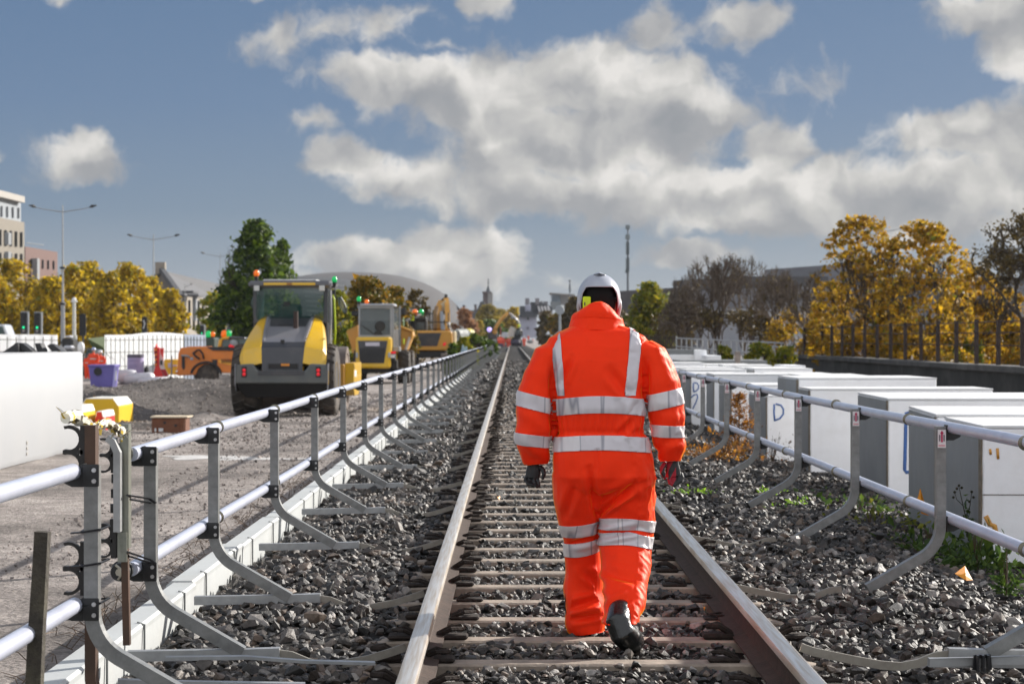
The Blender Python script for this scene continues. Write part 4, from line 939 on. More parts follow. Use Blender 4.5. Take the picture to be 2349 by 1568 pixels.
IRON=mat('iron_rust',(.035,.022,.018),.8,var=.4,scale=6)
t=thing('iron_railing','rusty dark iron railing of square posts and thin bars on top of the parapet wall','railing',(0,0,0))
for k in range(-4,16):
    m=MB(); Z=47.9+2.38*k; m.box((WX+.24,Z-.05,.55),(WX+.34,Z+.05,1.73+random.uniform(-.02,.02))); m.build('railing_post',IRON,t)
for z in (1.66,1.38,1.06):
    m=MB(); m.tube([(WX+.29,38,z),(WX+.29,84,z)],.014,6); m.build('railing_bar',IRON,t)
# galvanised ramp railing
t=thing('ramp_railing','pale galvanised railing of a ramp, sloping down towards the end of the dark wall','railing',(0,0,0))
GR=mat('galv_far',(.36,.38,.40),.5,metal=.2); qc=Cv(1500,780,3.92)
def Zof(x): return 95-(x-350)/(1400-350)*13
for p in ([(350,55),(1340,100)],[(350,130),(930,180),(1340,212)],[(630,212),(930,250),(1380,306)],[(1150,125),(1400,145)]):
    m=MB(); m.tube([qc(x,y,Zof(x)) for x,y in p],.032,6); m.build('railing_bar',GR,t)
x=350
while x<1400:
    top=55+(x-350)*45/990; bot=(170 if x<620 else 230+(x-630)*.12); m=MB(); m.tube([qc(x,top-(20 if x==350 else 0),Zof(x)),qc(x,bot+40,Zof(x))],.03,6); m.build('railing_upright',GR,t); x+=46+ (x-350)*.018
t=thing('paling_fence','dark wooden paling fence just left of the galvanised ramp railing','fence',(0,0,0))
PAL=mat('paling_dark',(.04,.03,.022),.9)
for k in range(24):
    m=MB(); u=1440+k*5.0; Zq=108; m.box(tuple(W(u,806,Zq)),tuple(W(u+2.6,767+(k%3),Zq+.04))); m.build('pale',PAL,t)
for v in (775,795):
    m=MB(); m.box(tuple(W(1438,v+1,108.1)),tuple(W(1562,v-1,108.15))); m.build('fence_rail',PAL,t)
# ---------------------------------------------------------------- small plants on the ballast
def leafmat(name,cols,tr=.35,rough=.55):
    if name in MATS: return MATS[name]
    m=bpy.data.materials.new(name); m.use_nodes=True; nt=m.node_tree; L=nt.links; b=nt.nodes['Principled BSDF']; b.inputs['Roughness'].default_value=rough; b.inputs['Specular IOR Level'].default_value=.3
    g=nd(nt,'ShaderNodeNewGeometry'); r=nd(nt,'ShaderNodeValToRGB'); L.new(g.outputs['Random Per Island'],r.inputs[0]); e=r.color_ramp.elements
    e[0].color=(*cols[0],1); e[1].color=(*cols[-1],1)
    for i,c in enumerate(cols[1:-1]): x=e.new((i+1)/(len(cols)-1)); x.color=(*c,1)
    L.new(r.outputs[0],b.inputs['Base Color'])
    t=nd(nt,'ShaderNodeBsdfTranslucent'); mx=nd(nt,'ShaderNodeMixShader'); mx.inputs[0].default_value=tr
    vm=nd(nt,'ShaderNodeVectorMath',operation='SCALE'); vm.inputs['Scale'].default_value=1.5; L.new(r.outputs[0],vm.inputs[0]); L.new(vm.outputs[0],t.inputs['Color'])
    L.new(b.outputs[0],mx.inputs[1]); L.new(t.outputs[0],mx.inputs[2]); L.new(mx.outputs[0],nt.nodes['Material Output'].inputs[0])
    MATS[name]=m; return m
def leaves(name,P,size,m,parent=None,seed=0,asp=.62,jit=.35):
    rng=np.random.default_rng(seed); n=len(P); a=rng.normal(size=(n,3)); a/=np.linalg.norm(a,axis=1)[:,None]; c=rng.normal(size=(n,3)); b=np.cross(a,c); b/=np.linalg.norm(b,axis=1)[:,None]
    s=(size*np.exp(rng.normal(0,jit,n)))[:,None]; a=a*s; b=b*s*asp; k=np.cross(a,b); k/=np.linalg.norm(k,axis=1)[:,None]; k*=s*.22
    V=np.stack([P-a,P-b*.9+k,P+a,P+b*.9+k],1).reshape(-1,3); f=np.arange(n*4)
    o=npmesh(name,V,f,np.full(n,4),[m]); 
    if parent is not None: o.parent=parent
    return o
G_BR=leafmat('leaf_bright_green',[(.10,.22,.02),(.20,.36,.03),(.32,.50,.05),(.14,.28,.03)])
G_DK=leafmat('leaf_weed_green',[(.02,.045,.012),(.045,.085,.015),(.09,.14,.02),(.03,.055,.015)])
G_OR=leafmat('leaf_rusty_orange',[(.10,.04,.015),(.36,.14,.02),(.50,.24,.03),(.20,.09,.03),(.07,.035,.02)])
STEM=mat('stem_brown',(.09,.06,.035),.8)
def weed(lab,c,n,spread,size,m,stems=0,h=.2,seed=0,cat='weed',name='weed',group=None):
    rng=np.random.default_rng(seed); x,y=c[0],c[1]; z=gz(x,y)+.02
    t=thing(name,lab,cat,(x,y,z),0,group)
    P=rng.normal(size=(n,3))*np.array(spread); P[:,2]=np.abs(P[:,2])+.01
    leaves('foliage',P,size,m,t,seed)
    if stems:
        s=MB(); rr=random.Random(seed)
        for i in range(stems):
            a=rr.uniform(0,6.28); q=rr.uniform(.02,.5)*spread[0]; s.tube([(0,0,-.02),(math.cos(a)*q*.5,math.sin(a)*q*.5,h*.5),(math.cos(a)*q,math.sin(a)*q,h*rr.uniform(.7,1.1))],[.004,.003,.0015],4)
        s.build('stems',STEM,t)
    return t
def onb(u,v,z=-.2): p=G(u,v,z); return (p.x,p.y)
WG='small green weeds among the ballast stones'
for i,(u,v,lab) in enumerate(((1556,1140,'bright green weed sprig just below the gloved right hand'),(1600,1143,'two bright green leaves right of the sprig below the hand'),(1628,1140,'single bright green leaf sprig left of the bent post foot'),(1748,1135,'green sprig beside the foot of the third right barrier post'),(1787,1125,'larger bright green sprig on the ballast under the lower tube'),(1830,1150,'low green sprig between two bent post feet'),(1775,1170,'sparse yellow green weed left of the second post foot'))):
    weed(lab,onb(u,v,-.16),26 if i%2 else 16,(.055,.05,.03),.017,G_BR,4,.06,40+i,group=WG)
weed('dark green weeds at the foot of the second nearest white block',(2.98,14.2),230,(.16,.35,.07),.026,G_DK,9,.22,60)
weed('leafy green weeds at the corner under the nearest white block',(3.12,13.35),420,(.14,.22,.10),.026,G_DK,8,.3,61)
weed('low dull green weeds along the foot of the bracket block',(3.2,18.3),200,(.3,.8,.05),.026,G_DK,5,.12,62)
weed('yellow green weeds on the stones under the bent posts',(2.95,16.4),90,(.3,.5,.05),.022,leafmat('leaf_yellowgreen',[(.12,.14,.02),(.24,.24,.03),(.10,.12,.02)]),5,.12,63)
weed('small grey flowered weed beside the orange paper scrap',(2.92,11.75),120,(.05,.04,.10),.022,G_DK,5,.26,64)
# dried weed with round seed heads
t=thing('dried_weed','thin dark dried weed stalk with seed heads, in front of the nearest grey side board','weed',(3.02,13.95,gz(3.0,13.9)))
s=MB(); rr=random.Random(9); q=lambda u,v,Z:W(u,v,Z)-Vector(t.location)
s.tube([q(2222,1240,13.9),q(2214,1180,13.9),q(2205,1140,13.9),q(2200,1116,13.9)],[.006,.004,.003,.002],5); s.tube([q(2214,1190,13.9),q(2225,1160,13.9),q(2229,1130,13.9)],[.004,.003,.002],4); s.tube([q(2210,1160,13.9),q(2195,1145,13.9),q(2190,1130,13.9)],[.003,.002,.002],4)
s.build('stalk',mat('dry_dark',(.03,.028,.015),.9),t)
for (u,v) in ((2200,1113),(2206,1118),(2195,1120),(2229,1127),(2190,1128),(2233,1140),(2224,1150),(2187,1140)):
    b=MB(); b.ball(q(u,v,13.9),.010,8,k=5); b.build('seed_head',MATS['dry_dark'],t)
leaves('foliage',np.array([[*(q(2220+rr.gauss(0,6),1195+rr.gauss(0,26),13.9)+Vector((0,rr.gauss(0,.02),0)))] for _ in range(70)]),.018,G_DK,t,3)
# rusty orange conifer seedling between the third and fourth posts
t=thing('conifer_seedling','rust orange bushy conifer seedling standing in front of the grey block sides','small tree',(2.82,24.7,gz(2.82,24.7)))
s=MB(); H=.86; s.tube([(0,0,0),(0,0,H*.5),(.01,0,H)],[.012,.008,.002],5); rng=np.random.default_rng(4); PL=[]
for i in range(130):
    z=H*(.06+.90*rng.random()**.9); a=rng.uniform(0,2*PI); r=(.34*(1-z/H)**.8+.03)*rng.uniform(.6,1.1); e=np.array([math.cos(a)*r,math.sin(a)*r,z+r*.35]); s.tube([(0,0,z),tuple(e*.5+np.array([0,0,z*.5])),tuple(e)],[.004,.003,.0015],3)
    tt_=rng.uniform(.25,1.05,16)[:,None]; PL.append(np.array([0,0,z])*(1-tt_)+e*tt_+rng.normal(0,.018,(16,3)))
s.build('branches',STEM,t); leaves('foliage',np.concatenate(PL),.016,G_OR,t,5,.4)
weed('sprawling rust orange dead growth at the foot of the conifer seedling',(2.38,23.4),600,(.26,.5,.08),.020,G_OR,14,.25,70,'shrub','dead_shrub')
weed('dry brown weed heads in front of the block with the letter D',(3.22,24.6),160,(.22,.20,.16),.016,leafmat('leaf_dry',[(.10,.07,.05),(.30,.24,.20),(.05,.035,.03)]),12,.36,71)
# orange flags, leaves, scraps
ORG=mat('orange_paper',(.80,.30,.01),.5,var=.12,scale=30)
def scrap(lab,pts,Z,cat='scrap',name='orange_scrap',mt=None,curl=.02):
    m=MB(); P=[W(u,v,Z+dz) for u,v,dz in pts]; c=sum(P,Vector())/len(P)+Vector((0,-curl,0)); n=len(P)
    m.add(P+[c],[(i,(i+1)%n,n) for i in range(n)]); o=m.build(name,mt or ORG); md=o.modifiers.new('t','SOLIDIFY'); md.thickness=.0015; tag(o,lab,cat); return o
scrap('bright orange paper scrap lying beside a small flowering weed near the nearest white block',[(2190,1315,0),(2213,1297,.08),(2231,1330,.05),(2217,1331,0)],11.6,'paper')
scrap('upper orange marker flag in front of the second nearest white block',[(2111,1119,0),(2120,1150,.02),(2111,1164,0),(2103,1150,.02)],14.6,'flag','marker_flag')
scrap('lower orange marker flag half hidden behind the lower tube',[(2112,1160,0),(2127,1156,.02),(2130,1182,0),(2113,1176,.02)],14.5,'flag','marker_flag')
scrap('tiny orange scrap on stones between the rails, far from the worker',[(1129,984,0),(1136,981,.1),(1142,987,.05),(1135,992,0)],31,'scrap',curl=.01)
scrap('small yellow scrap at the foot of the block seen between two posts',[(1667,979,0),(1671,986,.05),(1674,996,0),(1665,994,0)],29.5)
scrap('small yellow scrap at the foot of the block with the hooked stroke',[(1624,975,0),(1631,982,.05),(1632,992,0),(1623,988,0)],29.8)
scrap('tiny orange leaf on a sleeper right of the worker boots',[(1613,1392,0),(1618,1390,.01),(1616,1399,0)],9.9,'leaf','fallen_leaf',curl=.003)
scrap('tiny yellow leaf on the stones below the orange scrap near the rail',[(1140,1140,0),(1147,1137,.05),(1146,1146,0)],16.5,'leaf','fallen_leaf',curl=.003)
# dry twigs between barrier and trough on the site side
def twigs(lab,x0,x1,y0,y1,n,seed):
    rr=random.Random(seed); m=MB()
    for i in range(n):
        x,y=rr.uniform(x0,x1),rr.uniform(y0,y1); z=gz(x,y)+.01; a=rr.uniform(0,6.28); L_=rr.uniform(.06,.24); e=(x+math.cos(a)*L_,y+math.sin(a)*L_,z+rr.uniform(.0,.14)); mid=((x+e[0])/2+rr.gauss(0,.02),(y+e[1])/2+rr.gauss(0,.02),(z+e[2])/2+rr.uniform(0,.05))
        m.tube([(x,y,z),mid,e],[.0035,.003,.0012],3)
    o=m.build('dry_twigs',mat('twig',(.12,.085,.06),.9,island=.5)); o['kind']='stuff'; o['label']=lab
twigs('tangle of dry brown twigs lying along the site side of the cable trough',-2.6,-1.95,8,24,420,3)
YEL=mat('paint_yellow',(.72,.43,.012),.34,var=.08,scale=1.5,coat=.4,dirt=(.40,.33,.2),dirtamt=.3,dscale=2)
LGR=mat('paint_grey_light',(.20,.20,.22),.32,var=.06,scale=1.5,coat=.35,dirt=(.3,.27,.24),dirtamt=.25,dscale=2)
DGR=mat('paint_grey_dark',(.035,.037,.045),.35,var=.1,scale=2,coat=.3,dirt=(.15,.13,.11),dirtamt=.3,dscale=2)
MGR=mat('bumper_grey',(.09,.10,.10),.5,var=.1,scale=2,dirt=(.2,.18,.15),dirtamt=.4,dscale=1.5)
BLKP=mat('black_plastic',(.012,.012,.013),.5); RUB=mat('tyre_rubber',(.045,.038,.033),.85,var=.25,scale=4,dirt=(.19,.155,.125),dirtamt=.85,dscale=2.2)
GLS=mat('cab_glass',(.02,.075,.065),.06,spec=.7,alpha=.62); GLS2=mat('clear_glass',(.10,.13,.14),.06,spec=.8,alpha=.5)
REDL=mat('lamp_red',(.55,.01,.02),.25,emit=(.9,.02,.03),estr=.25); GRNB=mat('beacon_green',(.01,.42,.10),.2,emit=(0,.5,.12),estr=.25); ORGB=mat('beacon_orange',(.75,.15,.01),.2,emit=(.9,.15,0),estr=.25)
ORP=mat('paint_orange',(.62,.17,.01),.38,var=.08,scale=1.2,coat=.3,dirt=(.35,.16,.05),dirtamt=.3,dscale=2)
TAN=mat('paint_amber',(.55,.27,.035),.42,var=.1,scale=1.2,coat=.2,dirt=(.35,.22,.1),dirtamt=.35,dscale=1.6)
STL=mat('steel_drum',(.16,.13,.115),.55,metal=.4,var=.2,scale=2,dirt=(.28,.24,.2),dirtamt=.6,dscale=1); WHT=mat('white_part',(.7,.7,.7),.4); LIME=mat('lime_plastic',(.50,.62,.01),.4)
CHR=mat('grey_metal',(.30,.31,.32),.35,metal=.5)
def wheel(parent,c,r,w,treads=24,rim=.52,lug=.03,face=1):
    t=MB(); 
    prof=[(rim*r,-w/2+.03),(r*.86,-w/2),(r*.96,-w/2+.03),(r,-w/2+.08),(r,w/2-.08),(r*.96,w/2-.03),(r*.86,w/2),(rim*r,w/2-.03)]
    t.lathe(prof,c,32,'x')
    for i in range(treads):
        for s in (-1,1):
            a=2*PI*(i+(.5 if s>0 else 0))/treads; rings=[]
            for k,(xx,da) in enumerate(((.0,.0),(s*w*.25,.09),(s*w*.46,.16))):
                aa=a+da; ro=r+lug-(.03 if k==2 else 0)
                rings.append([(c[0]+xx,c[1]+math.cos(aa+d)*q,c[2]+math.sin(aa+d)*q) for d,q in ((-.045,r-.03),(-.03,ro),(.03,ro),(.045,r-.03))])
            t.loft(rings)
    o=t.build('tyre',RUB,None,auto=40); 
    wn=bpy.data.objects.new('wheel',None); COL.objects.link(wn); wn.parent=parent; o.parent=wn
    m=MB(); m.lathe([(0.001,-.10*w),(rim*r*.4,-.10*w),(rim*r*.45,-.22*w),(rim*r*.95,-.15*w),(rim*r*1.02,-w/2+.02),(rim*r*1.02,w/2-.02),(rim*r*.95,w*.15),(rim*r*.45,w*.22),(rim*r*.4,w*.1),(0.001,w*.1)],c,24,'x'); m.build('rim',YEL if rim>.5 else DGR,wn,auto=40)
    return wn
def beacon(parent,p,m,r=.06):
    b=MB(); b.lathe([(r*.8,-r),(r*.95,-r*.5),(r,0),(r*.85,r*.7),(r*.45,r*1.1),(.004,r*1.2)],p,14,'z'); o=b.build('beacon',m,parent,smooth=True)
    s=MB(); s.cyl((p[0],p[1],p[2]-r-.10),(p[0],p[1],p[2]-r),r*.6,r*.8,10); s.build('beacon_base',BLKP,o)
def BLD(fn,name,m,parent,**k):
    b=MB(); fn(b); return b.build(name,m,parent,**k)
# ================================================================= road roller
def roller():
    base=Vector((PX(657,44),44,-.46)); t=thing('road_roller','big yellow and grey road roller seen from behind, with a dark cab','road roller',tuple(base))
    q=Cv(540,620,4.125,base)
    wheel(t,(-.86,0,.775),.775,.56,22); wheel(t,(.86,0,.775),.775,.56,22)
    # hood: three ridged panels lofted from cab to tail
    def prof(c): # (x factor) returns y,z path
        return [(.95,2.20),(.55,2.06),(.0,1.84),(-.50,1.62),(-.66,1.50),(-.80,1.14)]
    hw =[.74,.80,.88,.93,.94,.90]; hin=[.53,.52,.50,.47,.465,.44]
    path=prof(0)
    def strip(a,b,dz0=0,dz1=0,drop=False):
        m=MB(); rings=[]
        for i,(y,z) in enumerate(path):
            xa,xb=a[i],b[i]; rings.append([(xa,y,z+dz0-.35),(xa,y,z+dz0),(xb,y,z+dz1),(xb,y,z+dz1-.35)])
        m.loft(rings); return m
    cen=strip([-v for v in hin],hin); o=cen.build('engine_hood',[LGR,DGR],t,auto=30)
    for f in o.data.polygons:
        if f.center.z<1.56 and f.center.y<-.45: f.material_index=1
    for s in (-1,1):
        m=MB(); rings=[]
        for i,(y,z) in enumerate(path):
            xi,xo=hin[i]*s,hw[i]*s; rings.append([(xi*1.01,y,z-.3),(xi*1.01,y+.004,z+.012),(xi*1.06,y,z+.018),(xo*.93,y,z-.05-.02*i/5),(xo,y+.02,z-.17),(xo*1.02,y+.03,max(1.12,z-.75)) ,(xi*1.01,y,max(1.1,z-.75))])
        m.loft(rings); m.build('side_panel',YEL,t,auto=25)
        g=MB(); rings=[]
        for i,(y,z) in enumerate(path[:4]): rings.append([(s*hin[i]*.88,y,z+.002),(s*hin[i]*.90,y,z+.045),(s*hin[i]*1.0,y,z+.045),(s*hin[i]*1.02,y,z+.0)])
        g.loft(rings); g.build('hood_ridge',LGR,t,auto=30)
    m=MB(); m.add([(-.44,.90,2.19),(.44,.90,2.19),(.40,.30,1.965),(-.40,.30,1.965)],[(0,1,2,3)]); o=m.build('hood_grille',DGR,t); o.location.z=.008
    BLD(lambda b:b.box((-.22,.33,1.975),(.10,.40,2.0)),'grille_slot',BLKP,t)
    BLD(lambda b:(b.cyl((.18,.25,1.9),(.18,.25,2.30),.055,n=12),b.lathe([(.075,1.88),(.06,1.93)],(.18,.25,0),12,'z')),'exhaust_pipe',mat('exhaust',(.05,.03,.025),.6,metal=.3),t,auto=40)
    BLD(lambda b:b.box((-.06,-.62,1.58),(.03,-.60,1.67),bev=.01),'hood_latch',BLKP,t)
    BLD(lambda b:b.box((-.30,-.835,1.05),(.34,-.80,1.15)),'rear_recess',BLKP,t); BLD(lambda b:b.box((-.02,-.845,1.10),(.16,-.838,1.15)),'amber_marker',mat('amber',(.7,.25,.02),.4),t)
    # bumper / tail
    bp=[(-.98,1.14),(-.62,1.16),(-.52,1.02),(.52,1.02),(.62,1.16),(.98,1.14),(1.0,.70),(.86,.46),(-.86,.46),(-1.0,.70)]
    m=MB(); m.prism([(-.98,1.13),(-.62,1.15),(-.52,1.0),(.52,1.0),(.62,1.15),(.98,1.13),(1.0,.72),(-1.0,.72)],-.98,-.30,'y'); o=m.build('rear_bumper',MGR,t,auto=30)
    md=o.modifiers.new('b','BEVEL'); md.width=.03; md.segments=2
    m=MB(); m.loft([[(-1.0,-.95,.73),(1.0,-.95,.73),(1.0,.2,.73),(-1.0,.2,.73)],[(-.80,-.80,.42),(.80,-.80,.42),(.8,.2,.42),(-.8,.2,.42)]]); m.build('underbelly',mat('belly_dark',(.012,.011,.011),.8),t)
    for s in (-1,1): BLD(lambda b:b.prism([(s*.99,1.15),(s*1.012,1.15),(s*1.012,.74),(s*.99,.55)],-.97,-.2,'y'),'bumper_side',LGR,t)
    BLD(lambda b:b.box((-.5,-.995,.90),(.5,-.982,1.0)),'bumper_step',DGR,t)
    for s in (-1,1):
        BLD(lambda b:b.box((s*.80-.055,-1.0,.86),(s*.80+.055,-.98,1.09),bev=.02),'lamp_housing',BLKP,t)
        for z in (.925,1.01):
            BLD(lambda b:b.lathe([(.001,-.02),(.036,-.02),(.040,0)],(s*.80,-1.0,z),14,'y'),'tail_lamp',REDL,t,smooth=True)
    BLD(lambda b:b.box((-1.0,-.5,.5),(1.0,.6,1.2)),'chassis',BLKP,t)
    # cab
    Y0,Y1=.85,2.2
    for (x,y) in ((-.78,Y0),(.78,Y0),(-.82,Y1),(.82,Y1)): c=MB(); c.tube([(x,y,1.9),(x*1.02,y,2.82)],.05,4,sq=True); c.build('cab_pillar',[DGR],t)
    BLD(lambda b:b.box((-.80,Y0-.05,1.3),(.80,Y1,2.05)),'cab_base',DGR,t)
    m=MB(); rings=[]
    for k,(y,z) in enumerate(((Y0-.02,2.10),(Y0-.10,2.3),(Y0-.08,2.84))): rings.append([(x,y-.05*math.cos(x*1.6),z) for x in np.linspace(-.76,.76,9)])
    m.loft(rings,cap=False,closed=False); m.build('rear_window',GLS,t,smooth=True)
    BLD(lambda b:(b.box((-.775,Y0,2.06),(-.765,Y1,2.8)),),'side_window',GLS,t); BLD(lambda b:(b.box((.765,Y0,2.06),(.775,Y1,2.8)),),'side_window',GLS2,t)
    BLD(lambda b:(b.box((-.30,Y0+.35,2.0),(.22,Y0+.50,2.48),bev=.05)),'seat',BLKP,t); BLD(lambda b:b.box((-.5,Y1-.15,2.0),(.5,Y1-.05,2.22),bev=.03),'dashboard',BLKP,t)
    BLD(lambda b:b.box((-.14,Y0-.17,2.43),(.0,Y0-.155,2.52),bev=.006),'rear_camera',BLKP,t)
    m=MB(); m.box((-.93,Y0-.25,2.84),(.93,Y1+.1,2.99),bev=.05); m.build('cab_roof',mat('roof_grey',(.11,.11,.12),.45,coat=.3),t,auto=30)
    BLD(lambda b:b.box((-.58,Y0-.265,2.885),(.58,Y0-.252,2.945),bev=.005),'roof_stripe',YEL,t); BLD(lambda b:b.box((-.06,Y0-.27,2.89),(.06,Y0-.266,2.94)),'stripe_label',mat('brown_label',(.3,.13,.02),.5),t)
    BLD(lambda b:b.box((-.60,Y0-.2,2.99),(.60,Y1,3.02),bev=.012),'roof_cap',WHT,t)
    for s in (-1,1): BLD(lambda b:b.box((s*.73-.06,Y0-.31,2.76),(s*.73+.06,Y0-.24,2.88),bev=.01),'work_lamp',mat('lamp_lens',(.6,.6,.58),.3),t)
    beacon(t,(.99,Y0-.05,3.02),GRNB,.062); BLD(lambda b:(b.tube([(.93,Y0,2.86),(.99,Y0-.04,2.84),(.99,Y0-.05,2.96)],.018,6),),'beacon_arm',BLKP,t)
    b0=q(258,90,45); beacon(t,tuple(b0),ORGB,.065); BLD(lambda b:b.tube([b0-Vector((0,0,.1)),b0+Vector((.01,0,-.30)),b0+Vector((.10,.1,-.36))],.022,6),'beacon_arm',BLKP,t)
    # mirrors, hose, steps
    for pts,mm in (([(1040,320,46),(1075,318,46),(1128,420,46),(1130,470,46),(1110,480,46),(1060,410,46)],GLS2),([(215,320,45.5),(262,318,45.5),(262,400,45.5),(235,440,45.5),(200,400,45.5)],GLS)):
        m=MB(); P=[q(*p) for p in pts]; n=len(P); m.add(P+[p+Vector((0,.05,0)) for p in P],[tuple(range(n)),tuple(range(n,2*n))[::-1]]+[(i,(i+1)%n,n+(i+1)%n,n+i) for i in range(n)]); m.build('mirror',[mm],t)
        BLD(lambda b:b.tube(P[1:5],.018,6),'mirror_frame',BLKP,t)
    BLD(lambda b:b.tube([q(995,300,45.6),q(1010,340,45.6),q(1018,520,45.6),q(1022,650,45.6),q(1012,835,45.6)],.024,8),'lime_hose',LIME,t,smooth=True)
    BLD(lambda b:(b.box(tuple(q(962,255,45)),tuple(q(990,820,45.3)))),'cab_side_frame',LGR,t)
    BLD(lambda b:(b.tube([q(975,250,44.9),q(985,500,44.9),q(970,760,44.9)],.015,6)),'grab_rail',CHR,t)
    for k in range(4): BLD(lambda b:b.box((.955,-.2+.0*k,1.95-.22*k),(.962,.05,1.99-.22*k)),'side_mark',DGR,t)
    BLD(lambda b:b.box((.985,-.95,.70),(1.016,-.90,1.0)),'yellow_decal',YEL,t)
    # drum and frame
    dy=3.55
    BLD(lambda b:b.lathe([(.001,-1.05),(.55,-1.05),(.60,-1.0),(.60,-1.06),(.745,-1.06),(.75,-1.04),(.75,1.04),(.745,1.06),(.60,1.06),(.60,1.0),(.55,1.05),(.001,1.05)],(0,dy,.75),40,'x'),'drum',STL,t,auto=30)
    for s in (-1,1):
        BLD(lambda b:b.prism([(dy-1.15,1.12),(dy+1.15,1.12),(dy+1.15,.62),(dy+.3,.36),(dy-.9,.36),(dy-1.15,.50)],s*1.10,s*1.30,'x'),'drum_frame',YEL,t)
    BLD(lambda b:b.box((-1.1,dy-1.35,.55),(1.1,dy-1.14,1.10),bev=.03),'cross_beam',TAN,t)
    BLD(lambda b:b.box((1.302,dy-1.0,.80),(1.306,dy-.4,.95)),'decal_white',WHT,t); BLD(lambda b:b.box((1.302,dy-1.12,.98),(1.308,dy-1.05,1.08)),'slot',BLKP,t)
    BLD(lambda b:b.box((-.5,.9,.5),(.5,dy-1.3,.95)),'articulation',BLKP,t)
roller()
# ================================================================= dumper
def dumper():
    base=Vector((PX(868,74),74,-.46)); t=thing('site_dumper','yellow site dumper with a square glazed cab, dark grille and amber skip','dumper',tuple(base))
    q=Cv(780,600,5.2275,base)
    def R4(x0,y0,x1,y1,Z0,Z1,name,m,bev=.02,**k):
        a=q(x0,y1,Z0); b=q(x1,y0,Z0); mb=MB(); mb.box((a.x,a.y,a.z),(b.x,b.y+Z1-Z0,b.z),bev=bev); return mb.build(name,m,t,**k)
    R4(290,1000,720,1385,73.0,75.5,'engine_cover',YEL,.07,auto=30)
    a=[(318,1046),(682,1046),(640,1322),(345,1322)]
    m=MB(); P=[q(x,y,72.985) for x,y in a]; m.add(P,[(0,1,2,3)]); m.build('grille_panel',DGR,t)
    for k in range(13):
        x=345+k*24.5; m=MB(); A=q(x,1135,72.97); B_=q(345+16+k*22 ,1315,72.97); m.tube([A,B_],.022,4,sq=True); m.build('grille_bar',BLKP,t)
    R4(410,1066,585,1110,72.96,72.975,'number_plate',mat('plate',(.55,.52,.58),.4),0)
    for x in (292,690): R4(x,1190,x+26,1255,72.9,73.0,'round_lamp',mat('lamp_lens2',(.35,.38,.42),.3),.02)
    # cab
    Zc0,Zc1=74.2,75.6
    for (x0,y0,x1,y1) in ((325,640,345,1000),(715,640,745,1000)):
        a=q(x0,y1,Zc0); b=q(x1,y0,Zc0); fr=MB(); fr.box((a.x,a.y,a.z),(b.x,b.y+.08,b.z)); fr.build('cab_post',CHR,t)
    for (x0,y0,x1,y1,nm) in ((325,975,745,1005,'sill'),(325,620,745,650,'header')): R4(x0,y0,x1,y1,Zc0-.01,Zc0+.1,nm,CHR,.01)
    R4(340,590,760,622,Zc0-.1,Zc1+.5,'cab_roof',mat('roof_pale',(.36,.38,.42),.5),.03)
    R4(346,652,715,974,Zc0+.03,Zc0+.05,'windscreen',GLS2,0)
    R4(350,660,712,800,Zc0+.9,Zc0+.95,'inner_guard',CHR,0); R4(346,800,715,974,Zc1+.0,Zc1+.1,'cab_interior',BLKP,0)
    R4(745,640,760,1130,Zc0,Zc0+.08,'door_post',CHR,.01); R4(820,620,842,1180,Zc1,Zc1+.1,'front_post',CHR,.01)
    BLD(lambda b:b.add([q(762,650,Zc0+.1),q(820,640,Zc1),q(822,900,Zc1),q(762,900,Zc0+.1)],[(0,1,2,3)]),'side_window',GLS2,t)
    BLD(lambda b:b.add([q(752,905,Zc0+.1),q(820,905,Zc1),q(830,1120,Zc1),q(752,1120,Zc0+.1)],[(0,1,2,3)]),'door_panel',BLKP,t)
    BLD(lambda b:(b.lathe([(.18,-.015),(.2,0),(.18,.015),(.165,0)],tuple(q(590,865,Zc0+.0)),18,'y')),'steering_wheel',BLKP,t)
    BLD(lambda b:b.tube([q(345,845,Zc0),q(420,895,Zc0-.02),q(500,955,Zc0-.02),q(560,968,Zc0)],.016,5),'wiper',BLKP,t)
    BLD(lambda b:b.prism([(q(475,975,73).x,q(475,975,73).z),(q(510,925,73).x,q(510,925,73).z),(q(570,925,73).x,q(570,925,73).z),(q(605,975,73).x,q(605,975,73).z)],Zc0-base.y-.03,Zc0-base.y+.02,'y'),'console',BLKP,t)
    for (x0,y0,x1,y1) in ((845,640,905,730),(235,680,330,745)): R4(x0,y0,x1,y1,74.3,74.4,'mirror',BLKP,.03)
    beacon(t,tuple(q(330,535,74.4)),GRNB,.085); beacon(t,tuple(q(425,568,74.4)),ORGB,.08)
    BLD(lambda b:(b.cyl(q(322,575,74.4),q(322,650,74.4),.03,n=8)),'beacon_stalk',CHR,t)
    BLD(lambda b:b.cyl(q(880,760,74.6),q(880,870,74.6),.022,n=6),'whip',mat('pale_green',(.3,.45,.25),.5),t); BLD(lambda b:b.cyl(q(882,1020,74.6),q(882,1085,74.6),.03,n=6),'lime_handle',LIME,t)
    # skip
    def sk(P,nm):
        m=MB(); P=[q(*p) for p in P]; n=len(P); m.add(P+[p+Vector((0,1.6,0)) for p in P],[tuple(range(n)),tuple(range(n,2*n))[::-1]]+[(i,(i+1)%n,n+(i+1)%n,n+i) for i in range(n)]); m.build(nm,TAN,t)
    sk([(178,928,76),(318,850,76),(330,1140,76),(240,1130,76)],'skip_side')
    sk([(850,880,76),(985,935,76),(998,985,76),(970,1030,76),(915,1180,76),(850,1180,76)],'skip_side')
    BLD(lambda b:b.tube([q(845,876,75.95),q(985,932,75.95),q(975,1020,75.95)],.05,6),'skip_rim',TAN,t)
    BLD(lambda b:b.tube([q(955,1000,75.9),q(900,1170,75.9),q(830,1330,75.9)],.05,6),'skip_stay',mat('pale_tan',(.55,.5,.45),.5),t)
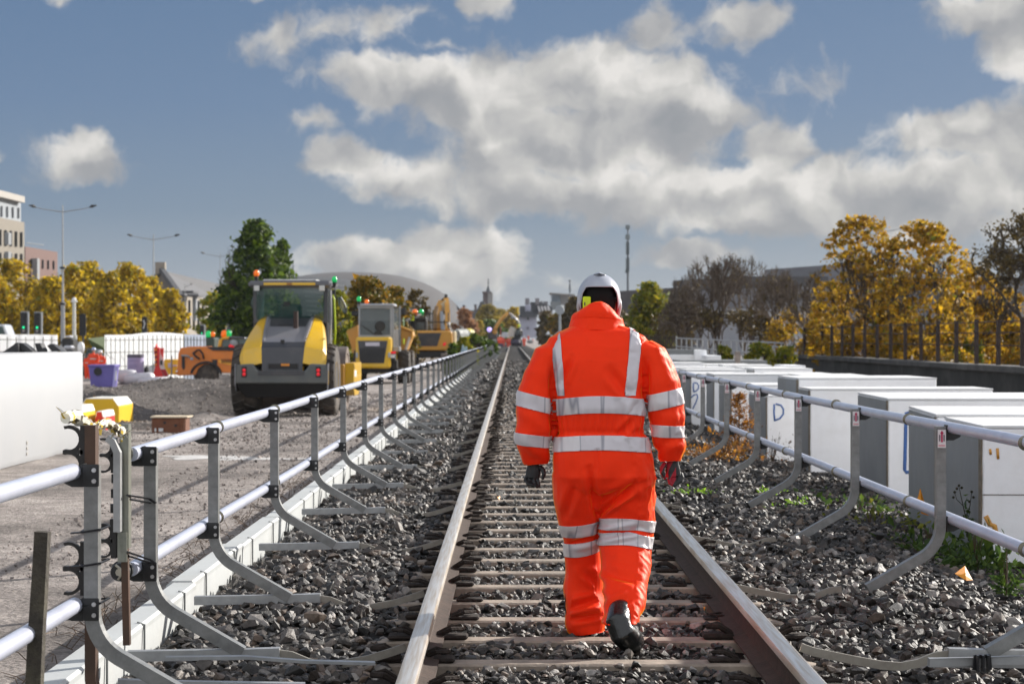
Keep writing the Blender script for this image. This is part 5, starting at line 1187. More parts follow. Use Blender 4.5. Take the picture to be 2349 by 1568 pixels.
    R4(240,1130,850,1200,75.6,77,'skip_floor',TAN,.02)
    for (xc,Zw) in ((885,75.2),(935,77.2)):
        c=q(xc,1345,Zw); wheel(t,(c.x,c.y,.62),.62,.46,18,.45,.03)
    c=q(345,1345,75.2); wheel(t,(c.x,c.y,.62),.62,.46,18,.45,.03)
    R4(345,1385,860,1440,73.4,76,'chassis',BLKP,.02); R4(715,1200,780,1300,73.2,73.6,'side_locker',BLKP,.02); R4(712,1176,782,1204,73.15,73.2,'red_lamp',REDL,.005); R4(722,1216,770,1258,73.14,73.2,'square_label',WHT,.005)
    R4(745,1120,830,1180,74,75,'fender',CHR,.02); R4(715,1280,800,1430,73.4,73.9,'step',BLKP,.02)
dumper()
# ================================================================= excavator
def digger():
    base=Vector((PX(990,106),106,-.46)); t=thing('excavator','amber tracked excavator seen from behind, its boom raised behind the dark cab','excavator',tuple(base))
    q=Cv(780,600,5.2275,base)
    def R4(x0,y0,x1,y1,Z0,Z1,name,m,bev=.02,**k):
        a=q(x0,y1,Z0); b=q(x1,y0,Z0); mb=MB(); mb.box((a.x,a.y,a.z),(b.x,b.y+Z1-Z0,b.z),bev=bev); return mb.build(name,m,t,**k)
    P=[(940,1000),(985,922),(1425,922),(1475,940),(1480,1100),(1440,1168),(985,1168),(945,1110)]
    m=MB(); PP=[q(x,y,105) for x,y in P]; n=len(PP); m.add(PP+[p+Vector((0,2.4,0)) for p in PP],[tuple(range(n)),tuple(range(n,2*n))[::-1]]+[(i,(i+1)%n,n+(i+1)%n,n+i) for i in range(n)]); o=m.build('counterweight',TAN,t); md=o.modifiers.new('b','BEVEL'); md.width=.08; md.segments=2
    BLD(lambda b:b.add([q(x,y,104.97) for x,y in ((1015,952),(1342,952),(1290,1112),(1065,1112))],[(0,1,2,3)]),'dark_grille',DGR,t)
    for p in ([(958,1072),(985,1062),(1008,1105),(980,1115)],[(1355,1100),(1378,1065),(1408,1072),(1385,1110)]):
        BLD(lambda b:b.add([q(x,y,104.97) for x,y in p],[(0,1,2,3)]),'red_reflector',REDL,t)
    R4(1478,930,1520,1165,105.6,107,'side_cover',mat('amber_sunlit',(.72,.60,.38),.4),.05)  # sunlit right side: the sun's brightness is put into this paler paint
    R4(960,1170,1390,1255,105.2,108,'turntable',BLKP,.05)
    for (x0,x1) in ((945,1040),(1340,1545)):
        m=MB(); a=q(x0,1400,105); b=q(x1,1200,105); y0=104.4-base.y; y1=y0+3.6; r=(b.z-a.z)/2; zc=(a.z+b.z)/2
        pl=[(y0+r-r*math.sin(k*PI/8),zc+r*math.cos(k*PI/8)) for k in range(9)]+[(y1-r+r*math.sin(k*PI/8),zc-r*math.cos(k*PI/8)) for k in range(9)]
        m.prism(pl,a.x,b.x if x0<1000 else a.x+.62,'x'); m.build('crawler_track',mat('track_mud',(.10,.08,.07),.9,var=.3,scale=4,bump=.6,bscale=8),t)
    R4(1000,790,1165,925,106.0,107.6,'cab',BLKP,.06); R4(1040,825,1130,915,105.98,106.0,'cab_window',GLS2,0); R4(938,795,1000,915,106.4,107,'engine_pod',BLKP,.05); R4(1010,765,1160,800,105.9,107.6,'cab_roof',BLKP,.04)
    for x,mm in ((1020,ORGB),(1097,GRNB)): beacon(t,tuple(q(x,697,106)),mm,.14)
    for P in ([(965,712),(1245,712)],[(1200,815),(1420,820)],[(970,712),(968,790)],[(1235,712),(1235,920)],[(1205,712),(1205,900)],[(1430,700),(1432,920)]):
        BLD(lambda b:b.tube([q(x,y,105.6) for x,y in P],.03,5),'handrail',BLKP,t)
    for x in (975,997): BLD(lambda b:b.cyl(q(x,735,105.8),q(x,800,105.8),.06,n=6),'lime_post',LIME,t)
    R4(1050,712,1095,740,105.8,106.1,'work_lamp',WHT,.02)
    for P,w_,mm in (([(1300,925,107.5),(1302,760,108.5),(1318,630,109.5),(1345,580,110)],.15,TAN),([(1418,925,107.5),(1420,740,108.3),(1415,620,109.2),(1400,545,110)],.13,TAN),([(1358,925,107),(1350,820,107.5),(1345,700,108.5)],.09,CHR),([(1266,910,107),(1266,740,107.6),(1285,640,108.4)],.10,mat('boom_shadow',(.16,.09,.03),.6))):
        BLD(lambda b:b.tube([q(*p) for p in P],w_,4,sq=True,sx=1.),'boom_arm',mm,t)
    BLD(lambda b:b.prism([(q(x,y,109.6).x,q(x,y,109.6).z) for x,y in ((1330,600),(1395,545),(1425,600),(1400,680),(1335,670))],3.4,3.9,'y'),'boom_head',mat('worn_yellow',(.55,.50,.36),.5,var=.3,scale=3),t)
    BLD(lambda b:(b.tube([q(1345,560,110),q(1392,520,110),q(1408,482,110),q(1385,486,110)],.07,6),b.tube([q(1395,560,110),q(1402,500,110)],.09,6)),'hydraulic_hoses',BLKP,t)
    BLD(lambda b:b.tube([q(1430,830,106),q(1462,920,106),q(1485,985,106)],.03,5),'mirror_arm',CHR,t)
    beacon(t,tuple(q(1432,840,105.9)),WHT,.09)
digger()
# ================================================================= orange telehandler
def tele():
    base=Vector((PX(480,76),76,-.46)); t=thing('telehandler','low orange telescopic handler parked behind the gravel heap, left of the roller','telehandler',tuple(base))
    q=Cv(180,780,5.8725,base)
    def PR(P,Z0,d,name,m,bev=0.,**k):
        PP=[q(x,y,Z0) for x,y in P]; n=len(PP); mb=MB(); mb.add(PP+[p+Vector((0,d,0)) for p in PP],[tuple(range(n)),tuple(range(n,2*n))[::-1]]+[(i,(i+1)%n,n+(i+1)%n,n+i) for i in range(n)]); o=mb.build(name,m,t,**k)
        if bev: md=o.modifiers.new('b','BEVEL'); md.width=bev; md.segments=2
        return o
    PR([(1360,560),(1390,480),(1400,300),(1430,220),(1560,198),(1750,196),(1810,215),(1880,250),(2300,258),(2330,300),(2330,560),(2000,560),(1960,500),(1870,440),(1760,440),(1680,500),(1640,590),(1410,600),(1370,585)],75,2.0,'body',ORP,.05)
    PR([(1950,380),(2330,440),(2330,500),(1960,420)],74.97,.05,'lower_cowl',mat('cowl_light',(.72,.34,.03),.4))
    for k in range(6): PR([(2000+28*k,370),(2010+28*k,370),(2015+28*k,425),(2003+28*k,420)],74.93,.03,'louvre',BLKP)
    PR([(1860,378),(1940,378),(1935,470),(2000,560),(1950,560),(1890,430)],74.95,.04,'black_cowl',BLKP)
    PR([(1450,335),(1490,340),(1492,500),(1470,515),(1452,480)],74.95,.05,'boom_slot',BLKP)
    for P in ([(1440,322),(1520,325),(1560,345)],[(1610,300),(1660,250),(1700,245),(1740,300),(1755,370)],[(1600,280),(1640,330),(1700,372)]):
        BLD(lambda b:b.tube([q(x,y,74.9) for x,y in P],.036,6),'hose',BLKP if P[0][0]>1500 else CHR,t,smooth=True)
    PR([(1560,350),(1600,345),(1610,380),(1570,385)],74.9,.05,'hydraulic_block',CHR)
    mud=MB(); cc=q(1790,590,75); pts=[(cc.x+.58*math.cos(a),cc.z-.06+.54*math.sin(a)) for a in np.linspace(.15,2.9,12)]
    mud.tube([(x,-1.06,z) for x,z in pts],.045,6); mud.build('wheel_arch',BLKP,t)
    cw=MB(); c2=q(1790,575,75); cw.lathe([(.001,-.02),(.22,-.02),(.24,.03),(.42,.05),(.47,.1),(.45,.3)],(c2.x,-1.0,c2.z-.05),28,'y'); cw.build('near_tyre',RUB,t,auto=40)
    PR([(1960,110),(2010,70),(2110,55),(2110,90),(2010,105),(1990,200),(1945,205)],75.2,1.2,'cab_frame',mat('amber_paint',(.72,.36,.03),.4),.03)
    PR([(1950,200),(2010,105),(2330,95),(2330,200)],75.35,.9,'cab_window',mat('glass_green',(.07,.12,.11),.08,spec=.8)); PR([(2100,55),(2320,70),(2330,95),(2100,88)],75.15,1.3,'cab_roof',DGR,.03)
    PR([(1790,200),(2330,215),(2330,256),(1880,250)],74.96,.06,'black_sill',BLKP)
    beacon(t,tuple(q(2035,25,75.6)),ORGB,.12); beacon(t,tuple(q(2098,20,75.6)),GRNB,.11)
    PR([(1362,540),(1392,520),(1392,548),(1370,552)],74.9,.05,'lamp',WHT)
    BLD(lambda b:b.ball(q(2170,150,75.25),(.16,.1,.16),10),'headrest',mat('grey_seat',(.3,.32,.33),.6),t,smooth=True); BLD(lambda b:b.ball(q(2140,192,75.25),(.12,.1,.08),8),'red_knob',REDL,t,smooth=True)
tele()
m=thing('green_machine','dark green machine top with two beacons, behind the orange telehandler','machine',(PX(448,84),84,-.46)); q=Cv(180,780,5.8725,Vector(m.location))
b=MB(); a=q(1730,230,84); c=q(1900,75,84); b.box((a.x,0,0),(c.x,1.5,c.z),bev=.05); b.build('cab_body',mat('dark_green',(.015,.03,.02),.5),m); beacon(m,tuple(q(1818,30,84.2)),GRNB,.13); beacon(m,tuple(q(1878,30,84.2)),ORGB,.10)
# ================================================================= far machines and workers at the end of the track
def far_digger():
    base=Vector((PX(1172,300),300,-.35)); t=thing('excavator','distant excavator with a pale arched arm reaching over the end of the track','excavator',tuple(base)); q=Cv(1000,640,6.909,base)
    for P,w_,mm in (([(1125,930,300),(1145,880,300),(1205,785,300),(1270,715,300),(1345,655,300)],.27,TAN),([(1345,655,300),(1400,690,300),(1470,760,300),(1515,830,300)],.2,mat('arm_pale',(.42,.38,.33),.5)),([(1385,720,299),(1440,735,299),(1500,790,299)],.2,CHR)):
        BLD(lambda b:b.tube([q(*p) for p in P],w_,6),'boom_arm',mm,t,smooth=True)
    BLD(lambda b:b.box(tuple(q(1495,900,299)),tuple(q(1540,835,301)),bev=.2),'bucket',LIME,t)
    BLD(lambda b:b.box(tuple(q(1385,1060,300)),tuple(q(1575,905,303)),bev=.4),'cab',BLKP,t); BLD(lambda b:b.box(tuple(q(1455,1000,299.9)),tuple(q(1530,930,300)),),'cab_window',GLS2,t)
    BLD(lambda b:b.box(tuple(q(1380,1195,300)),tuple(q(1570,1060,303)),bev=.3),'undercarriage',BLKP,t); BLD(lambda b:b.tube([q(1430,890,300),q(1395,960,300),q(1385,1040,300)],.5,6),'side_arm',mat('pale_metal',(.5,.47,.42),.5),t)
    BLD(lambda b:b.box(tuple(q(1085,1010,300)),tuple(q(1160,900,302)),bev=.3),'machine_base',TAN,t)
far_digger()
q0=Cv(1000,640,6.909)
def boxthing(name,lab,cat,x0,y0,x1,y1,Z,d,m,extra=None,qq=None,bev=.15):
    qq=qq or q0; a=qq(x0,y1,Z); b=qq(x1,y0,Z); t=thing(name,lab,cat,tuple(a)); mb=MB(); mb.box((0,0,0),(b.x-a.x,d,b.z-a.z),bev=bev); mb.build('body',m,t)
    if extra: extra(t,a)
    return t
def lampx(t,a):
    mb=MB(); p=q0(1035,925,309.5)-a; mb.ball(p,.38,10); mb.build('work_lamp',mat('lamp_violet',(.5,.4,.9),.3,emit=(.6,.45,1),estr=.6),t,smooth=True)
    mb=MB(); mb.box(tuple(q0(1055,960,309.6)-a),tuple(q0(1110,895,310)-a)); mb.build('cab',BLKP,t)
boxthing('rail_wagon','dark rail vehicle with a violet work lamp, left of the distant excavator','rail vehicle',1015,960,1165,1080,310,6,mat('dark_mix',(.05,.045,.045),.7),lampx)
boxthing('white_container','pale white box behind the distant workers','container',1235,970,1345,1060,330,3,mat('far_white',(.45,.47,.5),.6))
boxthing('dark_machine','low dark purple machine on the track in front of the distant excavator','machine',1370,1085,1560,1190,296,3,mat('dark_purple',(.03,.025,.05),.6),bev=.4)
boxthing('signal_post','tall thin red post behind the distant workers','post',1208,880,1228,1040,320,.8,mat('far_red',(.28,.05,.03),.6),bev=.02)
boxthing('grey_pile','pale grey rubble pile left of the distant workers','rubble',1060,1085,1170,1140,300,3,mat('far_grey',(.3,.3,.3),.9),bev=.6)
boxthing('grey_pile','grey covered stack right of the distant workers','stack',1640,1090,1760,1150,300,3,MATS['far_grey'],bev=.6)
def farman(lab,x,y0,y1,Z,qq,lean=0.,legs=None,group='distant workers in orange at the end of the track',vox=.06,top=None):
    """small standing figure between crop rows y0 (head) and y1 (feet)"""
    a=qq(x,y1,Z); b=qq(x,y0,Z); h=b.z-a.z; t=thing('person',lab,'person',tuple(a),0,group); s=h/1.75
    m=MB(); hip=.92*s
    for sx in (-1,1): m.tube([(sx*.11*s,0,0),(sx*.12*s,.02,.45*s),(sx*.10*s,0,hip)],[.09*s,.11*s,.15*s],8)
    sh=Vector((lean*.5*s,0,1.42*s)); m.tube([(0,0,hip-.05*s),(lean*.25*s,0,1.15*s),tuple(sh)],[.20*s,.23*s,.20*s],10,sx=.75)
    for sx in (-1,1): m.tube([sh+Vector((sx*.2*s,0,.0)),sh+Vector((sx*.30*s,.03,-.3*s)),sh+Vector((sx*.27*s,-.10*s,-.58*s))],[.09*s,.08*s,.055*s],8)
    m.tube([sh,sh+Vector((lean*.05,0,.14*s))],[.08*s,.07*s],8)
    m.ball(tuple(sh+Vector((0,0,.22*s))),(.10*s,.115*s,.13*s),10)
    me=remesh(m,max(.02,vox*s*.35),2); o=bpy.data.objects.new('body',me); COL.objects.link(o); o.parent=t; me.polygons.foreach_set('use_smooth',[True]*len(me.polygons))
    me.materials.append(mat('work_orange',(.75,.06,.015),.7)); me.materials.append(mat('work_navy',(.04,.04,.10),.7)); me.materials.append(SKIN)
    mi=[(1 if (legs=='navy' and f.center.z<.5*s) else (2 if f.center.z>1.50*s else 0)) for f in me.polygons]; me.polygons.foreach_set('material_index',mi)
    hm=MB(); c=sh+Vector((0,0,.27*s)); hm.lathe([(.15*s,-.02*s),(.135*s,.0),(.125*s,.07*s),(.08*s,.12*s),(.003,.135*s)],tuple(c),14,'z'); hm.build('helmet',mat(*(top or ('hm_white',(.7,.7,.7),.4))),t,smooth=True)
    vb=MB(); vb.lathe([(.215*s,-.03*s),(.225*s,0),(.215*s,.03*s)],(lean*.25*s,0,1.12*s),14,'z'); o=vb.build('vest_band',mat('vest_silver',(.55,.55,.5),.4),t); o.scale=(1,.80,1)
    return t
for i,(x,y0,y1,lab,l) in enumerate(((1200,1020,1200,'distant worker in orange at the far left end of the group','navy'),(1238,1025,1205,'distant worker in orange, second from the left, with dark trousers','navy'),(1270,1050,1195,'distant worker in orange partly behind the second from the left',None),(1335,1045,1205,'distant worker in bright orange by the left rail',None),(1372,1060,1180,'distant worker in orange between the rails, left of the excavator',None),(1600,1040,1190,'distant worker in orange right of the excavator',None),(1668,1015,1110,'distant worker in orange farthest to the right of the excavator',None),(1742,1070,1130,'small distant worker crouching beyond the grey covered stack',None))):
    farman(lab,x,y0,y1,295+i*3,q0,0,l)
# ---------------------------------------------------------------- big white block wall at the left
WW=mat('wall_block_white',(.355,.365,.38),.7,var=.02,scale=1.0,bump=.08,bscale=12,dirt=(.50,.48,.44),dirtamt=.12,dscale=.8)
t=thing('white_block_wall','huge plain white block wall at the left edge with a soft dented lower edge','wall',(0,0,0))
x0,x1=-7.7,-6.55
rings=[]
N=26
for i in range(N+1):
    y=16+(30.7-16)*i/N; x=x1-.012*(y-25); zb=gz(x-.1,y)-.03+.05*vnoise(np.array([y*1.3]),np.array([0.]),3)[0]
    rings.append([(x0,y,-.55),(x0,y,1.03),(x-.03,y,1.035),(x,y,1.0),(x+.004,y,.4),(x-.01,y,zb+.08),(x-.05,y,zb)])
m=MB(); m.loft(rings); m.build('wall_body',WW,t,auto=50)
for (v,u) in ((1028,40),(1040,68),(1015,112)):
    p=W(u,v,27); b=MB(); Zq=p.y; b.ball((x1-.012*(Zq-25)+.002,Zq,p.z),(.006,.02,.028),8); b.build('pit_mark',mat('mark_beige',(.45,.42,.36),.8),t)
# black plastic pieces resting on it
def slab(lab,P,Z,d=.35,name='black_plastic_foot',cat='plastic foot',g='black plastic feet lying on the white block wall'):
    q=Cv(0,740,7.83); PP=[q(x,y,Z) for x,y in P]; n=len(PP); mb=MB(); mb.add(PP+[p+Vector((-.02,d,0)) for p in PP],[tuple(range(n)),tuple(range(n,2*n))[::-1]]+[(i,(i+1)%n,n+(i+1)%n,n+i) for i in range(n)])
    o=mb.build(name,mat('recycled_black',(.022,.022,.024),.5,var=.3,scale=6)); tag(o,lab,cat,g); return o
slab('black plastic foot leaning left, leftmost on the white block wall',[(28,712),(45,680),(230,560),(290,505),(330,520),(345,600),(350,712),(330,712),(310,640),(215,712)],29.5)
slab('arched black plastic foot right against the leftmost one on the wall',[(350,560),(370,510),(420,520),(500,580),(600,665),(608,695),(480,695),(440,640),(430,712),(420,640),(370,640)],29.6)
slab('small upright black plastic foot in the middle of the wall top',[(640,520),(700,515),(740,520),(800,650),(800,686),(695,690),(670,640)],29.9)
slab('long slanted black plastic foot right of the small upright one',[(862,565),(925,528),(990,545),(1130,660),(965,670),(930,640)],30.0)
slab('thin slanted grey plastic foot at the right end of the black ones',[(1010,560),(1060,560),(1160,662),(1120,662)],30.2)
# ---------------------------------------------------------------- white sheeted mesh panels
MSH=mat('mesh_wire',(.15,.15,.13),.6); 
def sheetmat(n,c,tr):
    m=bpy.data.materials.new(n); m.use_nodes=True; nt=m.node_tree; L=nt.links; b=nt.nodes['Principled BSDF']; b.inputs['Base Color'].default_value=(*c,1); b.inputs['Roughness'].default_value=.7
    g=nd(nt,'ShaderNodeTexNoise'); g.inputs['Scale'].default_value=1.3; g.inputs['Detail'].default_value=4; bp=nd(nt,'ShaderNodeBump'); bp.inputs['Distance'].default_value=.1; bp.inputs['Strength'].default_value=.5; L.new(g.outputs['Fac'],bp.inputs['Height']); L.new(bp.outputs[0],b.inputs['Normal'])
    t=nd(nt,'ShaderNodeBsdfTranslucent'); t.inputs['Color'].default_value=(*c,1); mx=nd(nt,'ShaderNodeMixShader'); mx.inputs[0].default_value=tr
    L.new(b.outputs[0],mx.inputs[1]); L.new(t.outputs[0],mx.inputs[2]); L.new(mx.outputs[0],nt.nodes['Material Output'].inputs[0]); return m
SHT=sheetmat('sheet_white',(.82,.83,.84),.5); SHB=sheetmat('sheet_bluish',(.42,.47,.56),.4)
def mesh_panel(lab,u0,u1,vt,Z0,Z1,m,lines,seed,diag=True):
    a=W(u0,vt[0],Z0); b=W(u1,vt[-1],Z1); t=thing('mesh_fence_panel',lab,'fence panel',(0,0,0)); rr=random.Random(seed)
    n=24; top=[];bot=[]
    for i in range(n+1):
        f=i/n; Z=Z0+(Z1-Z0)*f; u=u0+(u1-u0)*f; v=np.interp(f,np.linspace(0,1,len(vt)),vt); p=W(u,v,Z); top.append(p+Vector((0,.04*math.sin(i*1.7),0))); bot.append(Vector((p.x,Z+.05*math.sin(i*1.1),-.5)))
    mb=MB(); mb.loft([[tuple(p) for p in bot],[tuple((p+q_)/2+Vector((0,.04*math.sin(k*2.3),0))) for k,(p,q_) in enumerate(zip(bot,top))],[tuple(p) for p in top]],cap=False,closed=False); mb.build('white_sheet',m,t,smooth=True)
    k=0
    for i in range(lines):
        f=(i+.35)/lines; Z=Z0+(Z1-Z0)*f-.10; u=u0+(u1-u0)*f+rr.uniform(-1,1); v=np.interp(f,np.linspace(0,1,len(vt)),vt)+5; p=W(u,v,Z); mb=MB(); mb.tube([p,(p.x,p.y,-.45)],.018,4); mb.build('mesh_wire',MSH,t)
    for dv in (12,40,72):
        mb=MB(); mb.tube([W(u0,vt[0]+dv,Z0-.1),W(u1,vt[-1]+dv,Z1-.1)],.014,4); mb.build('mesh_wire',MSH,t)
    if diag:
        for i in range(7):
            uu=u0+(u1-u0)*rr.random()*.8; mb=MB(); mb.tube([W(uu,775+rr.uniform(5,40),Z0-.12),W(uu+rr.uniform(15,45),800+rr.uniform(10,60),Z0-.12)],.014,4); mb.build('stay_wire',MSH,t)
mesh_panel('white sheeted mesh fence panel at the far left, behind the black plastic feet',-30,132,[766,767,767,768],84,84,SHT,8,2,False)
mesh_panel('wide wavy white sheeted mesh fence panel behind the lilac barrel and red signs',240,420,[768,768,767,763,762,763,766],84,82,SHT,17,3)
mesh_panel('bluish sheeted mesh fence panel left of the dark green machine',421,472,[766,767,768],82,81,SHB,7,4,False)
# ---------------------------------------------------------------- things in front of the panels
qs=Cv(180,780,5.8725)
def tapered(name,lab,cat,u0,u1,v0,v1,Z,d,m,parts=None,taper=.86,rim=None):
    a=W(u0,v1,Z); b=W(u1,v0,Z); w=(b.x-a.x)/2; cx=(a.x+b.x)/2; h=b.z-a.z; t=thing(name,lab,cat,(cx,Z+d/2,a.z)); mb=MB()
    mb.loft([[(-w*taper,-d/2*taper,0),(w*taper,-d/2*taper,0),(w*taper,d/2*taper,0),(-w*taper,d/2*taper,0)],[(-w,-d/2,h),(w,-d/2,h),(w,d/2,h),(-w,d/2,h)]]); mb.build('body',m,t)
    if rim: mb=MB(); mb.box((-w*1.06,-d/2*1.08,h-.05),(w*1.06,d/2*1.08,h+.03),bev=.02); mb.build('rim',rim,t)
    return t,w,h,d
PUR=mat('bin_purple',(.13,.11,.36),.5,var=.08,scale=3); PUR2=mat('bin_lilac',(.36,.34,.66),.5)
t,w,h,d=tapered('wheeled_bin','large purple blue wheeled bin beside the kneeling workers','bin',203,262,838,887,69,.9,PUR,None,.84,PUR)
mb=MB(); mb.add([(w*.86,-d/2-.01,0.02),(w*1.0,-d/2-.01,h*.95),(w*1.28,-d/2+.05,h*.95),(w*1.1,-d/2+.05,.02)],[(0,1,2,3)]); mb.build('side_face',PUR2,t)
mb=MB(); mb.box((w*1.05,-d/2+.02,h*.3),(w*1.18,-d/2+.035,h*.75)); mb.build('label',WHT,t)
mb=MB(); mb.lathe([(.001,-.02),(.14,-.02),(.14,.02),(.001,.02)],(-.12,-d/2,h*.72),14,'y'); mb.build('recess',BLKP,t)
# lilac barrel
p=W(311,868,80); t=thing('storage_drum','lilac plastic drum with faint lettering lines and a dark rim','drum',(p.x,80,-.46)); hh=PZ(812,80)+.46
mb=MB(); r=.33; mb.lathe([(r*.9,0),(r,.1),(r*1.03,hh*.5),(r,hh-.12),(r*1.0,hh-.03)],(0,0,0),24,'z'); mb.build('body',mat('lilac',(.34,.28,.46),.5,var=.06,scale=3),t,auto=40)
mb=MB(); mb.lathe([(r*1.01,hh-.14),(r*1.03,hh-.12),(r*1.03,hh),(.01,hh)],(0,0,0),24,'z'); mb.build('lid',mat('lid_mix',(.10,.09,.13),.5),t,auto=40)
for z in (.42,.55,.62,.80):
    mb=MB(); mb.box((-.2,-r*1.06-.0,z),(.12 if z<.7 else .2,-r*1.03,z+.018)); mb.build('lettering_line',mat('lilac_dark',(.2,.16,.32),.5),t)
for x,lab,u,v,Z in ((0,'pale round plastic pipe end lying left of the lilac drum',292,862,74),(1,'pale bent plastic pipe piece in front of the lilac drum',318,874,73),(2,'pale flat plastic pipe at the foot of the red signs',350,873,72)):
    p=W(u,v,Z); t=thing('plastic_pipe',lab,'pipe',(p.x,Z,gz(p.x,Z))); mb=MB()
    if x==0: mb.tube([(-.3,0,.25),(.15,0,.30),(.25,.1,.30)],[.28,.24,.22],14)
    elif x==1: mb.tube([(-.5,0,.18),(0,0,.22),(.4,-.1,.26),(.48,0,.26)],[.16,.2,.2,.18],14)
    else: mb.tube([(-.5,0,.12),(.1,0,.14),(.5,.1,.16)],[.13,.16,.15],12)
    mb.build('pipe_wall',mat('plastic_pale',(.50,.49,.53),.5),t,smooth=True)
m=MB(); m.box(tuple(qs(930,640,80)),tuple(qs(1000,470,80.5)),bev=.05); tag(m.build('black_crate',BLKP),'small black crate between the lilac drum and the red signs','crate')
# red and white road signs folded together
t=thing('folding_signs','pair of red and white folded plastic signs with an orange striped edge','sign',(PX(364,75),75,-.46)); q=Cv(180,780,5.8725,Vector(t.location))
def pl(P,Z,d,nm,m,tt=None):
    PP=[q(x,y,Z) for x,y in P]; n=len(PP); mb=MB(); mb.add(PP+[p+Vector((0,d,0)) for p in PP],[tuple(range(n)),tuple(range(n,2*n))[::-1]]+[(i,(i+1)%n,n+(i+1)%n,n+i) for i in range(n)]); mb.build(nm,m,tt or t)
RED=mat('sign_red',(.62,.02,.015),.4); SW=mat('sign_white',(.72,.68,.66),.45); OS=mat('sign_orange',(.75,.30,.02),.4)
pl([(1062,215),(1085,205),(1095,162),(1108,205),(1140,220),(1135,470),(1200,610),(1185,650),(1130,655),(1060,675),(1020,640),(1060,570),(1085,470)],75,.25,'front_leaf',RED)
pl([(1140,235),(1168,228),(1200,480),(1262,600),(1195,650),(1200,610),(1140,480)],75.1,.2,'rear_leaf',SW); pl([(1150,220),(1205,218),(1192,410),(1180,330),(1162,300)],74.97,.03,'red_top',RED); pl([(1160,515),(1225,510),(1262,600),(1215,610)],74.97,.03,'red_foot',mat('sign_red_dark',(.35,.01,.02),.5))
for k in range(7): pl([(1072,240+k*34),(1108,228+k*34),(1108,246+k*34),(1072,258+k*34)],74.95,.02,'orange_stripe',OS if k%2==0 else BLKP)
pl([(1152,390),(1182,385),(1184,450),(1154,452)],74.95,.02,'black_mark',BLKP); pl([(1010,610),(1045,570),(1060,580),(1025,660)],74.94,.02,'white_edge',SW); pl([(1130,620),(1180,620),(1170,680),(1135,670)],74.93,.02,'white_foot',SW)
boxthing('yellow_box','yellow equipment box with a pale drawing on it, left of the telehandler','box',1205,375,1395,585,78,1.0,mat('box_yellow',(.70,.40,.02),.5),lambda t,a:[MB().box(tuple(qs(1262,490,77.95)-a),tuple(qs(1300,425,77.98)-a)).build('pale_mark',mat('pale_purple',(.45,.38,.5),.5),t),MB().box(tuple(qs(1300,470,77.95)-a),tuple(qs(1385,450,77.98)-a)).build('pale_mark',MATS['pale_purple'],t)],qs,.03)
m=MB(); m.tube([qs(1310,320,76),qs(1312,590,76)],.03,6); tag(m.build('thin_post',CHR),'thin grey post standing in front of the yellow equipment box','post')
# kneeling workers
farman('crouching worker in orange jacket with a blue and white helmet, nearest the white wall',222,225,620,72,qs,.1,None,'workers crouching by the purple bin',.09,('hm_blue',(.35,.4,.6),.4))
farman('crouching worker in orange jacket with a white helmet, right behind the purple bin',338,262,640,73,qs,-.1,None,'workers crouching by the purple bin',.09)
farman('crouching worker in orange hidden mostly by the white wall',150,300,640,74,qs,.1,None,'workers crouching by the purple bin',.09,('hm_black',(.03,.03,.03),.4))
# yellow octagonal tanks
def octa(name,lab,P0,Z,w,d,h,face,cap,extra=None):
    t=thing(name,lab,'tank',(P0.x,Z,gz(P0.x,Z)-.03)); c=.30
    mb=MB(); rings=[]
    for y in (0,d):
        rings.append([(-w/2,y,0),(w/2,y,0),(w/2,y,h*.70),(w/2-c*w*.5,y,h),(-w/2+c*w*.5,y,h),(-w/2,y,h*.7)])
    mb.loft(rings); o=mb.build('tank_body',[face,cap],t)
    for f in o.data.polygons:
        if f.center.z>h*.72 and f.normal.z>.2: f.material_index=1
    md=o.modifiers.new('b','BEVEL'); md.width=.015
    if extra: extra(t)
YT=mat('tank_yellow',(.75,.46,.01),.45,var=.05,scale=2); YC=mat('tank_cap',(.78,.76,.68),.5,var=.04); RDP=mat('tank_red',(.60,.03,.02),.45)
octa('water_tank','large yellow road barrier tank with pale sloping top, beyond the white wall',W(240,968,40.5),40.0,.78,1.5,.53,YT,YC)
octa('water_tank','small yellow road barrier tank with pale top in front of the large one',W(212,968,39),37.2,.32,1.3,.42,YT,YC)
octa('water_tank','small red road barrier tank wedged between the yellow ones',W(240,968,38.5),38.0,.16,1.1,.38,RDP,YC)
p=W(216,935,42); m=MB(); m.lathe([(.045,0),(.05,.02),(.05,.17),(.035,.20),(.02,.21),(.02,.26),(.001,.265)],(p.x,42,p.z),14,'z'); tag(m.build('brown_bottle',mat('bottle_brown',(.30,.17,.07),.4),auto=40),'brown bottle shaped post standing behind the yellow tanks','bottle')
# brown chamber box
b=W(388,988,36.3); t=thing('chamber_box','rusty brown open chamber box with a pale board lid and small white labels','box',(b.x,36.3,gz(b.x,36.3)-.02))
m=MB(); hw=.32; m.box((-hw,0,0),(hw-.03,.55,.29),bev=.02); m.box((hw-.14,-.02,0),(hw-.02,.5,.29),bev=.03); m.build('box_body',mat('chamber_brown',(.16,.06,.028),.75,var=.3,scale=5,dirt=(.06,.03,.02),dirtamt=.5,dscale=4),t)
m=MB(); m.box((-hw-.02,-.03,.292),(hw+.02,.58,.315)); m.build('board_lid',mat('board_pale',(.60,.50,.36),.7,var=.1,scale=6),t)
for (x,z,s) in ((-.08,.20,.022),(.12,.15,.022)): m=MB(); m.box((x-s,-.012,z-s),(x+s,-.0005,z+s)); m.build('square_hole',BLKP,t)
for (x,w_,z) in ((-.25,.016,.04),(-.15,.04,.04)): m=MB(); m.box((x-w_,-.006,z),(x+w_,-.0005,z+.06)); m.build('paper_label',WHT,t)
